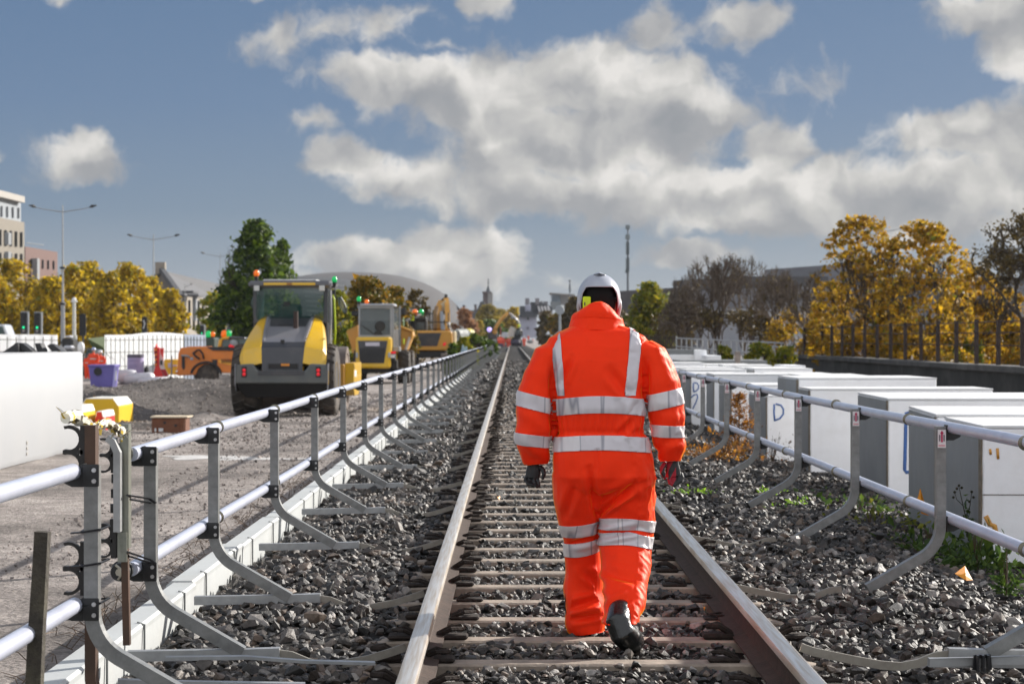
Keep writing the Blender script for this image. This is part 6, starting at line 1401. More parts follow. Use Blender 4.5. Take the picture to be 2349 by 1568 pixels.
# pale powder spill on the ground
rr=random.Random(4); m=MB()
def spill(cx,cy,rx,ry,s):
    n=30; P=[]
    for i in range(n):
        a=2*PI*i/n; k=1+.35*math.sin(a*3+s)+.2*math.sin(a*7+s*2); x,y=cx+rx*k*math.cos(a),cy+ry*k*math.sin(a); P.append((x,y,gz(x,y)+.006))
    m.add([(cx,cy,gz(cx,cy)+.012)]+P,[(0,i+1,(i+1)%n+1) for i in range(n)])
spill(-4.4,28.4,.55,.45,1); spill(-3.5,28.0,.7,.22,2)
o=m.build('powder_spill',mat('powder_white',(.50,.49,.48),.9,var=.25,scale=4,bump=.4,bscale=20)); o['kind']='stuff'; o['label']='white powder streak spilled on the site ground behind the barrier'
# ---------------------------------------------------------------- trees
BARK=mat('bark_dark',(.055,.042,.032),.9,var=.3,scale=4); TWIG=mat('twig_brown',(.10,.075,.055),.9,island=.4)
L_YEL=leafmat('leaf_autumn_yellow',[(.08,.065,.01),(.46,.33,.012),(.64,.45,.018),(.26,.17,.01),(.15,.16,.015)],.42)
L_GRN=leafmat('leaf_dark_green',[(.012,.026,.006),(.04,.08,.010),(.13,.19,.015),(.025,.05,.008)],.30)
L_GY=leafmat('leaf_green_yellow',[(.06,.09,.01),(.16,.19,.012),(.34,.28,.015),(.09,.11,.01)],.30)
L_MIX=leafmat('leaf_autumn_mix',[(.04,.05,.008),(.12,.12,.01),(.36,.19,.012),(.10,.09,.01),(.22,.12,.01)],.25)
L_ORA=leafmat('leaf_orange_yellow',[(.08,.052,.012),(.48,.28,.016),(.16,.12,.015),(.58,.36,.018),(.32,.16,.012),(.14,.15,.015)],.42)
L_BRN=leafmat('leaf_olive_brown',[(.045,.035,.015),(.09,.065,.02),(.13,.085,.02),(.06,.05,.015)],.2)
L_PNK=leafmat('leaf_salmon',[(.26,.13,.07),(.36,.20,.10),(.20,.10,.05)],.3)
L_OLV=leafmat('leaf_olive_yellow',[(.10,.085,.02),(.26,.20,.03),(.40,.30,.03),(.14,.11,.03)],.25)
def grow(mb,rr,p,d,Ln,r,dep,tips,spread=.55,up=.25,minr=.012,shrink=.74,kids=(2,3)):
    n=3; pts=[p]; rad=[r]; q=p.copy(); dd=d.copy()
    for i in range(n):
        dd=(dd+Vector((rr.gauss(0,.14),rr.gauss(0,.14),rr.gauss(0,.08)+up*.10))).normalized(); q=q+dd*(Ln/n); pts.append(q.copy()); rad.append(max(minr*.6,r*(1-.28*(i+1)/n)))
        if dep<=2: tips.append(q.copy())
    mb.tube(pts,rad,5 if r>.05 else 3,cap=False)
    if dep<=0: tips.append(q); return
    for k in range(rr.choice(kids)):
        a=rr.uniform(0,2*PI); s=spread*rr.uniform(.6,1.25); side=dd.cross(Vector((math.cos(a),math.sin(a),.3))).normalized()
        nd_=(dd+side*s+Vector((0,0,up*.5))).normalized(); grow(mb,rr,q if k else q,nd_,Ln*shrink*rr.uniform(.8,1.15),max(minr,r*.66),dep-1,tips,spread,up,minr,shrink,kids)
def tree(name,lab,u,Z,vtop,hw,lm,nl,ls,seed,cat='tree',group=None,shape=None,dep=4,vbase=None,trunk=True,bare=False,minr=.012,stems=1,clump=.30,low=.18,bark=None,spread=.55,kids=(2,3)):
    """crown drawn as irregular clusters around real limbs; hw px, vtop photo row of the top"""
    x=PX(u,Z); zb=-.46; H=PZ(vtop,Z)-zb; Wd=hw*Z/F; rr=random.Random(seed); rng=np.random.default_rng(seed)
    t=thing(name,lab,cat,(x,Z,zb),0,group); tips=[]; mb=MB()
    for s in range(stems):
        a=rr.uniform(0,6.28); lean=Vector((math.cos(a)*.35*(stems>1),math.sin(a)*.35*(stems>1),1)).normalized()
        grow(mb,rr,Vector((rr.gauss(0,.1*Wd)*(stems>1),0,0)),lean,H*(.30 if not bare else .26),max(.05,H*(.032 if bare else .022))*(1 if stems==1 else .8),dep,tips,spread=spread,minr=minr,up=.3,kids=kids)
    V=np.array([q[:] for q in tips]); 
    # fit the limbs to the measured crown
    mx=(1.0 if shape is None else 1.45)*np.percentile(np.abs(V[:,0]),97)+1e-6; mz=V[:,2].max(); sx=Wd/mx; sz=H*(.985 if shape is None else .86)/mz
    mb.v=[(a*sx*(.35+.65*min(1,c/mz*2)),b*sx,c*sz) for a,b,c in mb.v]; V=V*np.array([sx,sx,sz])
    if trunk: mb.build('trunk_and_limbs',bark or BARK,t)
    if nl:
        V=V[V[:,2]>H*low]
        if shape is not None:
            # keep tips inside the outline, fill the outline with cluster centres
            C=[]
            while len(C)<max(60,int(nl/(45 if 'maple' not in name else 17))):
                h=rng.random(); w_=np.interp(h,*shape)*Wd; aa=rng.uniform(0,2*PI); rad=np.sqrt(rng.random())
                C.append((w_*rad*math.cos(aa),w_*rad*math.sin(aa),H*(low+(1-low)*h)))
            V=np.array(C)
        ci=rng.integers(0,len(V),nl); sg=rng.uniform(.5,1.2,len(V))[:,None]*clump*max(Wd,.5)*.42
        P=V[ci]+rng.normal(size=(nl,3))*sg[ci]*np.array([1,1,.8]); P[:,2]=np.clip(P[:,2],.1,H*1.02)
        leaves('crown',P,ls,lm,t,seed)
    return t
CONE=([0,.15,.4,.7,.9,1],[.75,1,.9,.6,.3,.08])
OVAL=([0,.2,.5,.8,1],[.55,.95,1,.7,.2])
# row of yellow street trees on the left
YG='row of yellow autumn street trees behind the white panels'
row=[(-12,640,50),(34,600,62),(88,648,40),(118,640,44),(168,612,46),(205,606,52),(252,628,44),(298,607,50),(345,640,42),(392,668,34)]
dsc=['yellow autumn tree cut by the left picture edge','tall yellow tree below the beige flats, second from the left','small yellow tree right of the tall one at the left','thin yellow brown tree in front of the red brick flats','yellow tree just right of the nearer double street lamp','tall full yellow tree between the two street lamps','lower yellow tree left of the bare topped one','yellow tree with a bare twiggy top, left of the second lamp','yellow tree directly behind the farther double street lamp','small yellow tree in front of the grey roofed house']
for i,(u,vt,hw) in enumerate(row):
    tree('autumn_tree',dsc[i],u,150+(i%3)*7,vt,hw*1.12,L_YEL,5200,.15,100+i,group=YG,shape=OVAL,dep=4,minr=.03,low=.16,clump=.30)
tree('autumn_tree','greenish yellow tree between the house and the big green tree',492,140,668,42,L_GY,3200,.14,120,shape=OVAL,dep=3,minr=.03,low=.05,clump=.32)
for i in range(11):  # lower fringe: second row farther away, fills the gaps
    u=-20+i*42; tree('autumn_tree','farther yellow tree glimpsed through the gaps of the front yellow row',u,185,690+((i*7)%5)*6,34,L_YEL,1300,.2,130+i,group='farther yellow trees behind the front yellow row',shape=OVAL,dep=2,minr=.04,low=.12)
# big green tree behind the roller
GSH=([0,.08,.3,.5,.62,.72,.85,.93,1],[1.,1.,.92,.84,.72,.56,.34,.2,.06])
tree('green_tree','big dark green tree with an uneven pointed crown behind the roller',588,110,512,112,L_GRN,15500,.13,201,shape=GSH,dep=5,minr=.02,low=.02,clump=.20)
tree('green_tree','narrower dark green tree forming the right shoulder of the big tree',646,112,548,42,L_GRN,5200,.13,202,shape=GSH,dep=4,minr=.02,low=.02,clump=.30)
tree('green_bush','yellow green bush seen between the roller cab and the dumper',768,92,672,52,L_GY,4200,.11,203,shape=OVAL,dep=3,low=.02,clump=.3,cat='bush')
tree('autumn_bush','large rounded bush turning yellow and orange above the dumper',842,96,640,72,L_MIX,9500,.11,204,shape=OVAL,dep=4,low=.02,clump=.25,cat='bush')
tree('autumn_bush','yellow orange bush between the dumper and the excavator',905,100,662,50,L_MIX,6000,.11,205,shape=OVAL,dep=4,low=.02,clump=.28,cat='bush')
tree('bare_bush','brown leafless bush sloping down behind the excavator',955,112,668,48,L_BRN,2200,.09,206,shape=OVAL,dep=5,low=.05,cat='bush',minr=.02)
tree('bare_bush','thin bare twigs right of the excavator boom',1012,125,712,34,L_BRN,700,.09,207,shape=OVAL,dep=5,low=.05,cat='bush',minr=.02)
tree('salmon_tree','small salmon pink autumn tree beyond the excavator',1066,230,712,28,L_PNK,1800,.26,208,shape=OVAL,dep=3,minr=.05)
tree('yellow_bush','small round yellow bush beneath the church roofs',1098,300,738,18,L_OLV,900,.34,209,shape=OVAL,dep=2,minr=.06,cat='bush')
# shrubs beside the track, left
for i,(u,Z,vt,hw,n) in enumerate(((1062,92,778,24,2600),(1090,110,768,24,2600),(1108,128,774,20,1800),(1128,165,782,14,1300),(1040,84,792,18,1500),(1076,88,796,16,1400))):
    tree('green_shrub',['green shrub behind the far end of the barrier, nearest the excavator','taller green shrub behind the far end of the barrier','green shrub where the long barrier ends','small dark shrub beside the left rail near the workers','low green shrub beside the excavator track','low leafy shrub behind the blue grey sheets'][i],u,Z,vt,hw,L_GY if i in (0,5) else L_GRN,n,.10,220+i,cat='shrub',shape=OVAL,dep=2,low=.02,clump=.35)
# trees round the church and white house
tree('willow_tree','olive yellow domed willow left of the distant excavator arm',1120,380,704,32,L_OLV,4200,.42,230,shape=OVAL,dep=3,minr=.1,clump=.3)
tree('willow_tree','darker olive willow behind the distant excavator arm',1150,400,712,32,L_OLV,3600,.42,231,shape=OVAL,dep=3,minr=.1,clump=.3)
tree('yellow_tree','bright yellow tree top left of the white house',1178,390,708,18,L_YEL,1800,.40,232,shape=OVAL,dep=3,minr=.1)
tree('dark_tree','dark mass of evergreen under the willows',1125,340,738,40,L_GRN,3600,.36,233,shape=OVAL,dep=2,minr=.1)
tree('brown_tree','small grey brown tree in front of the white house',1252,280,716,22,L_BRN,1700,.25,234,shape=OVAL,dep=4,minr=.05)
tree('brown_tree','orange brown tree right of the white house',1272,230,722,22,L_MIX,1900,.2,235,shape=OVAL,dep=3,minr=.05)
tree('dark_tree','dark brown green tree left of the worker helmet',1318,200,684,46,L_MIX if False else L_BRN,6500,.17,236,shape=OVAL,dep=4,minr=.04,clump=.3,low=.02)
tree('dark_tree','dark tree directly behind the worker shoulders',1395,190,690,56,L_BRN,5200,.17,237,shape=OVAL,dep=4,minr=.04,clump=.3,low=.02)
# right side
tree('maple_tree','rounded green tree turning yellow, right of the tall mast',1490,115,652,56,L_GY,8200,.12,240,shape=OVAL,dep=4,minr=.02,low=.02,clump=.25)
for i,(u,Z,vt,hw) in enumerate(((1585,118,612,46),(1655,104,574,66),(1712,108,578,60),(1790,98,594,62),(1848,92,610,54),(1568,100,668,50))):
    tree('bare_tree',['leafless brown tree right of the green maple','tall leafless tree with a fan of fine twigs, in front of the grey building','second tall leafless tree, right of the fan shaped one','leafless tree left of the yellow tree, with dark crossing limbs','leafless tree partly behind the yellow tree','low twiggy brown tree behind the paling fence'][i],u,Z,vt,hw,L_BRN,160,.07,250+i,group='leafless trees behind the galvanised railing',dep=6,bare=True,minr=.017,bark=TWIG,spread=.75,stems=2,kids=(3,3),low=.1,clump=.2)
for i,(u,Z,vt,hw,n,lm) in enumerate(((1545,112,705,48,1300,L_BRN),(1625,104,700,56,1500,L_BRN),(1720,100,700,60,1500,L_BRN),(1815,96,705,56,2200,L_ORA),(1880,84,720,44,2400,L_ORA))):
    tree('thicket',['brown twiggy thicket behind the paling fence','dense brown thicket at the foot of the fan shaped bare tree','brown thicket with orange leaves behind the ramp railing','orange leaved thicket at the end of the ramp railing','orange leaved thicket behind the left end of the dark wall'][i],u,Z,vt,hw,lm,n,.075,260+i,cat='shrub',dep=6,stems=3,bare=True,minr=.014,bark=TWIG,spread=.7,low=.03,clump=.3)
for i,(u,Z,vt,hw,n) in enumerate(((1660,74,792,30,1600),(1745,72,790,44,2600),(1800,70,800,36,1900),(1905,74,770,50,3000))):
    tree('green_shrub',['small green shrub behind the wooden stake','yellow green shrub seen through the ramp railing','green shrub at the low end of the ramp railing','yellow green shrub behind the left part of the dark wall'][i],u,Z+(22 if i==3 else 0),vt,hw,L_GY,n,.08,270+i,cat='shrub',shape=OVAL,dep=2,low=.02,clump=.35)
YSH=([0,.15,.45,.7,.85,1],[1,1,1,.92,.7,.3])
tree('yellow_maple','tall yellow leaved tree with several dark stems behind the iron railing, left one',1975,78,500,118,L_ORA,8500,.078,280,dep=7,stems=3,minr=.02,low=.04,clump=.12,spread=.62,shape=YSH)
tree('yellow_maple','tall yellow leaved tree with several dark stems, right of its twin',2118,76,512,122,L_ORA,8500,.078,281,dep=7,stems=3,minr=.02,low=.04,clump=.12,spread=.62,shape=YSH)
tree('yellow_maple','lower yellow tree behind the right part of the iron railing',2240,80,618,100,L_ORA,6500,.075,282,dep=6,stems=2,minr=.018,low=.04,clump=.13,shape=OVAL)
tree('brown_tree','large olive brown tree with dense twigs cut by the right picture edge',2350,66,462,215,L_BRN,17000,.055,283,dep=7,stems=3,minr=.020,low=.10,clump=.10,spread=.85,kids=(2,3),bare=True)
for i,(u,vt,hw) in enumerate(((1915,650,62),(2045,640,60),(2185,650,66),(2310,660,70))):
    tree('autumn_bush',['orange brown bush filling the gap at the left of the yellow maples','brown yellow bush between the stems of the two yellow maples','yellow brown bush right of the second yellow maple','orange yellow bush under the large olive brown tree'][i],u,86,vt,hw,[L_ORA,L_MIX,L_ORA,L_ORA][i],4500,.075,320+i,cat='bush',shape=OVAL,dep=5,stems=2,minr=.02,low=.03,clump=.22)
for i in range(8):
    u=1900+i*62; tree('autumn_hedge',['orange yellow hedge bush behind the first railing posts','yellow hedge bush behind the second pair of railing posts','yellow green hedge bush under the left yellow maple','orange hedge bush between the two yellow maples','yellow hedge bush under the right yellow maple','green yellow hedge bush right of the maples','orange hedge bush below the olive brown tree','yellow orange hedge bush at the right picture edge'][i],u,82-(i%2)*4,748-(i*5)%17,44,[L_ORA,L_GY][1 if i in (2,5) else 0],3000,.08,290+i,cat='hedge',shape=OVAL,dep=3,low=.02,clump=.4)
# ---------------------------------------------------------------- buildings
def bmat(n,c,**k): return mat(n,c,.8,**k)
WIN=mat('window_dark',(.03,.035,.04),.15,spec=.7); WFR=mat('window_frame_pale',(.22,.235,.25),.5)
def Lp(u,v,Z): return W(u,v,Z)
def facade(t,name,m,u0,u1,vt0,vt1,Z0,Z1,depth,zb=-.5):
    a=W(u0,vt0,Z0); b=W(u1,vt1,Z1); mb=MB(); d=Vector((-.35,1,0)).normalized()*depth
    P=[Vector((a.x,a.y,zb)),Vector((b.x,b.y,zb)),b,a]; PB=[p+d for p in P]; mb.add(P+PB,[(0,1,2,3),(4,7,6,5),(3,2,6,7),(1,5,6,2),(0,3,7,4)]); return mb.build(name,m,t)
def winrow(t,u0,u1,vt,vb,Z0,Z1,U0_,U1_,n,wpx,nm='window',mm=None,proud=.10):
    """windows across a receding facade between photo columns"""
    for i in range(n):
        u=u0+(u1-u0)*(i+.5)/n; f=(u-U0_)/(U1_-U0_); Z=1/((1-f)/Z0+f/Z1)-proud
        v0=vt[0]+(vt[1]-vt[0])*f; v1=vb[0]+(vb[1]-vb[0])*f
        mb=MB(); a=W(u-wpx/2,v1,Z); b=W(u+wpx/2,v0,Z); mb.box((a.x,a.y-.02,a.z),(b.x,a.y+.04,b.z)); o=mb.build(nm,mm or WIN,t)
        fr=MB(); fr.box((a.x-.05,a.y+.042,a.z-.08),(b.x+.05,a.y+.07,b.z+.05)); fr.build('frame',WFR,o)
t=thing('apartment_block','beige brick apartment block with a white top storey at the left edge','building',(0,0,0))
facade(t,'wall',bmat('brick_beige',(.20,.178,.145),var=.1,scale=3),-60,56,487,510,205,225,14); facade(t,'top_storey',bmat('render_white',(.27,.295,.32)),-60,48,432,458,207,225,12); 
mb=MB(); a=W(-60,430,206);b=W(50,458,224); mb.tube([a,b],.35,4,sq=True); mb.build('roof_edge',bmat('roof_trim',(.35,.33,.30)),t)
winrow(t,-55,54,(520,534),(558,566),205,225,-60,56,9,6,proud=.35); winrow(t,-55,54,(577,583),(610,614),205,225,-60,56,9,6,proud=.35); winrow(t,-55,48,(467,478),(490,500),207,225,-60,48,8,4,mm=WFR,proud=.3)
for u in (22,):
    for v0 in (534,578):
        mb=MB(); a=W(u-5,v0+28,211);b=W(u+4,v0,211); mb.box((a.x,a.y-1.2,a.z),(b.x,a.y,b.z)); mb.build('balcony',WFR,t)
t=thing('apartment_block','red brick apartment block behind the yellow trees, right of the beige one','building',(0,0,0))
facade(t,'wall',bmat('brick_red',(.12,.066,.056),var=.1,scale=3),58,132,565,578,240,262,14); 
winrow(t,66,128,(592,600),(612,618),240,262,58,132,5,5,proud=.35); winrow(t,66,128,(636,640),(656,658),240,262,58,132,5,5,proud=.35)
mb=MB(); a=W(79,640,244); b=W(91,593,244); mb.box((a.x,a.y-1.2,a.z),(b.x,a.y,b.z)); mb.build('balcony',WFR,t)
mb=MB(); mb.tube([W(60,557,243),W(100,562,252)],.06,4); mb.build('roof_rail',WFR,t)
t=thing('terraced_house','long beige house with a grey pitched roof and dark gable, left of the green tree','building',(0,0,0))
ROOFG=bmat('roof_slate_grey',(.085,.088,.097),var=.12,scale=4); HB=bmat('stone_beige',(.26,.23,.19),var=.12,scale=3)
facade(t,'wall',HB,415,520,676,690,200,235,10); 
mb=MB(); A=W(372,620,203); B_=W(520,655,236); C=W(520,690,234.8); D_=W(415,680,199.8); E=W(330,672,206)
mb.add([A,B_,C,D_],[(0,1,2,3)]); mb.build('roof_slope',ROOFG,t); mb=MB(); mb.add([A,D_,Vector((D_.x,D_.y,-.5)),Vector((E.x,E.y,-.5)),E],[(0,1,2,3,4)]); mb.build('gable_wall',bmat('gable_dark',(.14,.125,.11),var=.2,scale=2),t)
mb=MB(); mb.tube([E,A,D_],.25,4,sq=True); mb.build('verge',ROOFG,t); mb=MB(); p=W(367,628,203); mb.box((p.x-.5,p.y,p.z),(p.x+.5,p.y+.8,p.z+1.2)); mb.build('chimney',HB,t)
for u,v in ((440,668),(452,676)):
    mb=MB(); a=W(u-12,v+5,204); b=W(u+14,v,204); mb.box((a.x,a.y-3,a.z),(b.x,a.y+.5,b.z)); mb.build('bay_roof',ROOFG,t)
winrow(t,418,470,(688,694),(715,718),200,235,415,520,5,5,proud=.5); winrow(t,418,470,(728,730),(752,752),200,235,415,520,5,5,proud=.5)
mb=MB(); a=W(445,735,203); b=W(453,680,203); mb.box((a.x,a.y-1.,a.z),(b.x,a.y,b.z)); mb.build('bay_window',WFR,t)
t=thing('shop_row','long low row of beige fronts with dark openings beneath the yellow trees','building',(0,0,0))
facade(t,'wall',bmat('shop_beige',(.36,.31,.26),var=.2,scale=1),-60,480,728,732,214,214,6)
for i in range(30):
    u=-50+i*17.6; mb=MB(); a=W(u,775,213.8); b=W(u+(9 if i%3 else 12),742+(i%4)*2,213.9); mb.box(tuple(a),tuple(b)); mb.build('dark_opening',WIN,t)
# arena with a curved metal roof
t=thing('arena','huge grey arena with a low curved metal roof rising behind the green tree','building',(0,0,0))
def cap(cu,cv_,ru,rv,Z,dep,m,nm,k=14,n=48,v0=0.):
    c=W(cu,cv_,Z); a=ru*Z/F; hgt=rv*Z/F; mb=MB(); rings=[]
    for j in range(k+1):
        e=PI/2*j/k; rings.append([(c.x+a*math.cos(e)**.8*math.cos(2*PI*i/n),c.y+dep+dep*math.cos(e)**.8*math.sin(2*PI*i/n),c.z+hgt*math.sin(e)) for i in range(n)])
    mb.loft(rings); return mb.build(nm,m,t,smooth=True)
cap(768,775,300,166,560,60,mat('arena_roof',(.075,.073,.076),.95,var=.08,scale=.1),'roof')
cap(660,775,260,152,545,40,mat('arena_front',(.035,.04,.047),.95,var=.15,scale=.2),'front_shell')
for i in range(9):
    mb=MB(); Z=543; mb.tube([W(692+i*2,646+i*11,Z-12),W(790+i*14,655+i*11,Z-3)],.12,4); mb.build('shell_rib',mat('rib_grey',(.18,.19,.2),.6),t)
# church with tower
t=thing('church','distant dark brick church with a square tower and pointed spire','church',(0,0,0))
DB=bmat('church_brick',(.10,.07,.068)); DS=bmat('church_stone',(.25,.24,.23)); DR=bmat('church_roof',(.06,.065,.075)); qh=Cv(1000,640,6.909); ZC=620
def bq(x0,y0,x1,y1,Z,d,nm,m,qq=qh):
    mb=MB(); a=qq(x0,y1,Z); b=qq(x1,y0,Z); mb.box(tuple(a),(b.x,b.y+d,b.z)); return mb.build(nm,m,t)
bq(930,320,1010,560,ZC,9,'tower_brick',DB); bq(1010,330,1090,600,ZC-.5,9,'tower_stone',DS); bq(920,308,1000,335,ZC-1,11,'parapet',DB); bq(1035,310,1070,335,ZC-1,11,'parapet',DB)
mb=MB(); a=qh(968,335,ZC+3); b=qh(1050,335,ZC+3); c=qh(1018,180,ZC+6); w_=b.x-a.x; mb.add([a,b,b+Vector((0,8,0)),a+Vector((0,8,0)),c],[(0,1,4),(1,2,4),(2,3,4),(3,0,4),(0,3,2,1)]); mb.build('spire',DR,t)
mb=MB(); mb.cyl(qh(1018,190,ZC+6),qh(1018,100,ZC+6),.25,.1,6); mb.build('spire_finial',DR,t)
def gb(P,Z,d,nm,m):
    PP=[qh(x,y,Z) for x,y in P]; n=len(PP); mb=MB(); mb.add(PP+[p+Vector((0,d,0)) for p in PP],[tuple(range(n)),tuple(range(n,2*n))[::-1]]+[(i,(i+1)%n,n+(i+1)%n,n+i) for i in range(n)]); mb.build(nm,m,t)
gb([(820,640),(890,470),(950,470),(1000,620),(1000,700),(820,700)],ZC-6,10,'nave_gable',DR); gb([(955,470),(998,570),(955,570)],ZC-6.6,.5,'pale_gable_face',DS)
gb([(470,680),(530,612),(850,612),(850,800),(470,800)],ZC-10,12,'long_roof',DR); gb([(560,740),(850,740),(850,840),(560,840)],ZC-11,5,'long_wall',bmat('church_wall_dark',(.14,.10,.09)))
for (x0,x1,y0) in ((480,520,585),(600,630,530),(790,828,520)): bq(x0,y0,x1,640,ZC-9,3,'chimney',DB); bq(x0-5,y0-2,x1+5,y0+14,ZC-9.4,4,'chimney_cap',DR)
t=thing('flag_mast','thin pale mast in front of the church roofs','mast',(0,0,0)); mb=MB(); mb.cyl(qh(610,860,520),qh(610,600,520),.22,.15,8); mb.build('mast_pole',mat('mast_grey',(.22,.23,.25),.5),t)
# white house
t=thing('white_house','distant white rendered house with a dark hipped roof, tall chimneys and pale dormers','building',(0,0,0)); ZH=345
WR=bmat('house_white',(.40,.41,.50),var=.04); 
bq(1515,715,1800,1060,ZH,10,'wall',WR); gb([(1490,718),(1580,650),(1640,625),(1730,625),(1790,660),(1820,718)],ZH-1,8,'hipped_roof',DR); bq(1615,520,1710,640,ZH+6,6,'upper_wall',WR); bq(1530,545,1612,700,ZH+3,8,'left_roof_block',DR)
bq(1618,418,1685,522,ZH+8,4,'chimney',bmat('chimney_grey',(.18,.17,.18))); bq(1782,418,1845,520,ZH+12,4,'chimney',MATS['chimney_grey']); bq(1860,465,1900,520,ZH+16,4,'chimney',DS); bq(1915,470,1985,520,ZH+20,4,'chimney',MATS['chimney_grey'])
gb([(1700,480),(1860,480),(2060,560),(2060,680),(1700,680)],ZH+14,8,'long_roof',DR)
for k in range(4): gb([(1815+k*52,545),(1845+k*52,545),(1870+k*52,625),(1840+k*52,630)],ZH+12.6-k*.1,1,'dormer',bmat('dormer_white',(.6,.6,.6)))
bq(1830,625,2060,700,ZH+13.4,1,'upper_storey',DS); bq(1648,728,1680,768,ZH-.3,.2,'window',WIN); bq(1640,880,1680,920,ZH-.3,.2,'window',mat('window_pale',(.2,.2,.24),.5))
t=thing('office_building','distant grey glass building with a flat overhanging roof, left of the helmet','building',(0,0,0)); ZO=470
bq(2052,345,2185,480,ZO,12,'glass_wall',mat('glass_grey',(.14,.18,.22),.3)); bq(2185,365,2420,520,ZO+3,12,'side_wall',bmat('office_pale',(.34,.35,.36))); gb([(2020,325),(2420,352),(2420,365),(2185,362),(2050,345)],ZO-2,16,'roof',DS); bq(2035,470,2200,600,ZO-6,8,'lower_block',bmat('office_low',(.17,.19,.2)))
# masts
MG=mat('mast_steel',(.13,.15,.17),.5)
t=thing('radio_mast','tall slender telecom mast with stacked antennas right of the worker helmet','mast',(0,0,0)); qm=Cv(1440,460,3.919); ZM=270
mb=MB(); mb.cyl(qm(138,1300,ZM),qm(138,700,ZM),.19,.16,10); mb.cyl(qm(138,700,ZM),qm(138,290,ZM),.14,.10,8); mb.build('mast_pole',MG,t)
for (x0,x1,y0,y1) in ((122,133,420,540),(143,152,420,540),(122,132,570,700),(144,153,570,700),(118,157,355,400),(120,157,268,305)):
    bq(x0,y0,x1,y1,ZM-.5,1,'antenna',mat('antenna_grey',(.16,.19,.20),.5),qm)
bq(116,680,126,708,ZM-.5,1,'box',MG,qm)
t=thing('radio_mast','small telecom mast above the grey glass building','mast',(0,0,0)); qk=Cv(1200,620,8.389)
mb=MB(); mb.cyl(qk(1165,640,400),qk(1165,320,400),.12,.1,8); mb.cyl(qk(1165,545,400),qk(1165,405,400),.24,.2,10); mb.cyl(qk(1165,350,400),qk(1165,315,400),.27,.24,8); mb.build('mast_pole',MG,t)
# signal disc
t=thing('signal_disc','back of a round grey railway sign on a pole, left of the worker','sign',(0,0,0)); mb=MB(); ZS=120
mb.cyl(W(1284,800,ZS),W(1284,718,ZS),.085,.075,10); mb.build('pole',mat('sign_grey',(.33,.36,.39),.5),t); mb=MB(); c=W(1284,711,ZS-.4); mb.lathe([(.001,-.06),(.26,-.06),(.28,0),(.001,0)],tuple(c),24,'y'); o=mb.build('disc',MATS['sign_grey'],t); 
# long grey building on the right
t=thing('office_building','long dark grey flat roofed building behind the leafless trees','building',(0,0,0))
BG1=bmat('clad_dark',(.085,.08,.082),var=.15,scale=.3); BG2=bmat('clad_pale',(.19,.19,.205),var=.12,scale=.3)
facade(t,'wall_left',BG1,1545,1700,660,652,250,240,20); facade(t,'wall_middle',BG1,1700,1900,633,634,238,230,20); facade(t,'wall_lower',BG2,1735,2420,660,652,229,212,18); facade(t,'upper_block',BG2,1893,2010,608,608,236,234,16); facade(t,'wall_right',BG1,2005,2420,640,634,236,222,16)
winrow(t,1740,2400,(672,668),(690,686),229,212,1735,2420,26,9,proud=.4)
facade(t,'low_pale_wing',bmat('wing_pale',(.36,.37,.40)),1700,1900,708,706,205,200,10)
# ---------------------------------------------------------------- street furniture at the left
LG='double armed street lamps'
def lamp(lab,u,vt,Z,span,two=True,grp=LG,rl=1.):
    x=PX(u,Z); t=thing('street_lamp',lab,'street lamp',(x,Z,-.46),0,grp); H=PZ(vt,Z)+.46; PM=mat('lamp_pole',(.30,.31,.32),.45,metal=.3)
    mb=MB(); mb.tube([(0,0,0),(0,0,H*.30),(0,0,H*.38)],[.17*rl,.15*rl,.14*rl],10); mb.tube([(0,0,H*.38),(0,0,H*.7),(0,0,H)],[.085*rl,.06*rl,.04*rl],8); mb.build('pole',PM,t)
    for z in (.125,.37,.60): mb=MB(); mb.lathe([(.19*rl,-.08),(.21*rl,0),(.19*rl,.08)],(0,0,H*z*1.0),12,'z'); mb.build('band',BLKP,t)
    for s in ((-1,1) if two else (1,)):
        L_=span*Z/F/2; mb=MB(); mb.tube([(0,0,H*.955),(s*L_*.6,0,H*.975),(s*L_,0,H*.995)],[.04,.03,.02],6); mb.build('arm',PM,t)
        mb=MB(); mb.tube([(s*L_*.78,0,H*.985),(s*L_*.86,0,H*.992),(s*L_,0,H*.998)],[.03,.12,.02],8,sx=2.2,up=(0,0,1)); mb.build('lamp_head',BLKP,t)
lamp('nearer tall double armed street lamp above the yellow trees at the left',144,470,143,156); lamp('farther double armed street lamp in front of the grey roofed house',352,537,181,122)
lamp('small single armed street lamp in front of the grey roofed house',424,650,190,34,False,None,.7)
x=lamp('street lamp arm just showing left of the big green tree',505,578,230,90,True,None,.6)
lamp('single lamp arm reaching out of the left yellow maple on the right side',2010,520,150,140,False,None,.8)
t=thing('camera_pole','white camera pole with a dome top in front of the nearer street lamp','pole',(PX(170,95),95,-.46)); H=PZ(680,95)+.46
mb=MB(); mb.tube([(0,0,0),(0,0,H*.5)],[.15,.14],10); mb.tube([(0,0,H*.5),(0,0,H*.93)],[.09,.08],8); mb.build('pole',mat('pole_cream',(.55,.55,.50),.5),t); mb=MB(); mb.ball((0,0,H*.955),(.11,.11,.13),10); mb.build('camera_dome',WHT,t,smooth=True); mb=MB(); mb.box((-.14,-.1,H*.93),(.14,.1,H*.945)); mb.build('bracket',WHT,t)
GLO=mat('signal_green',(.0,.5,.2),.3,emit=(.0,.95,.35),estr=.7)
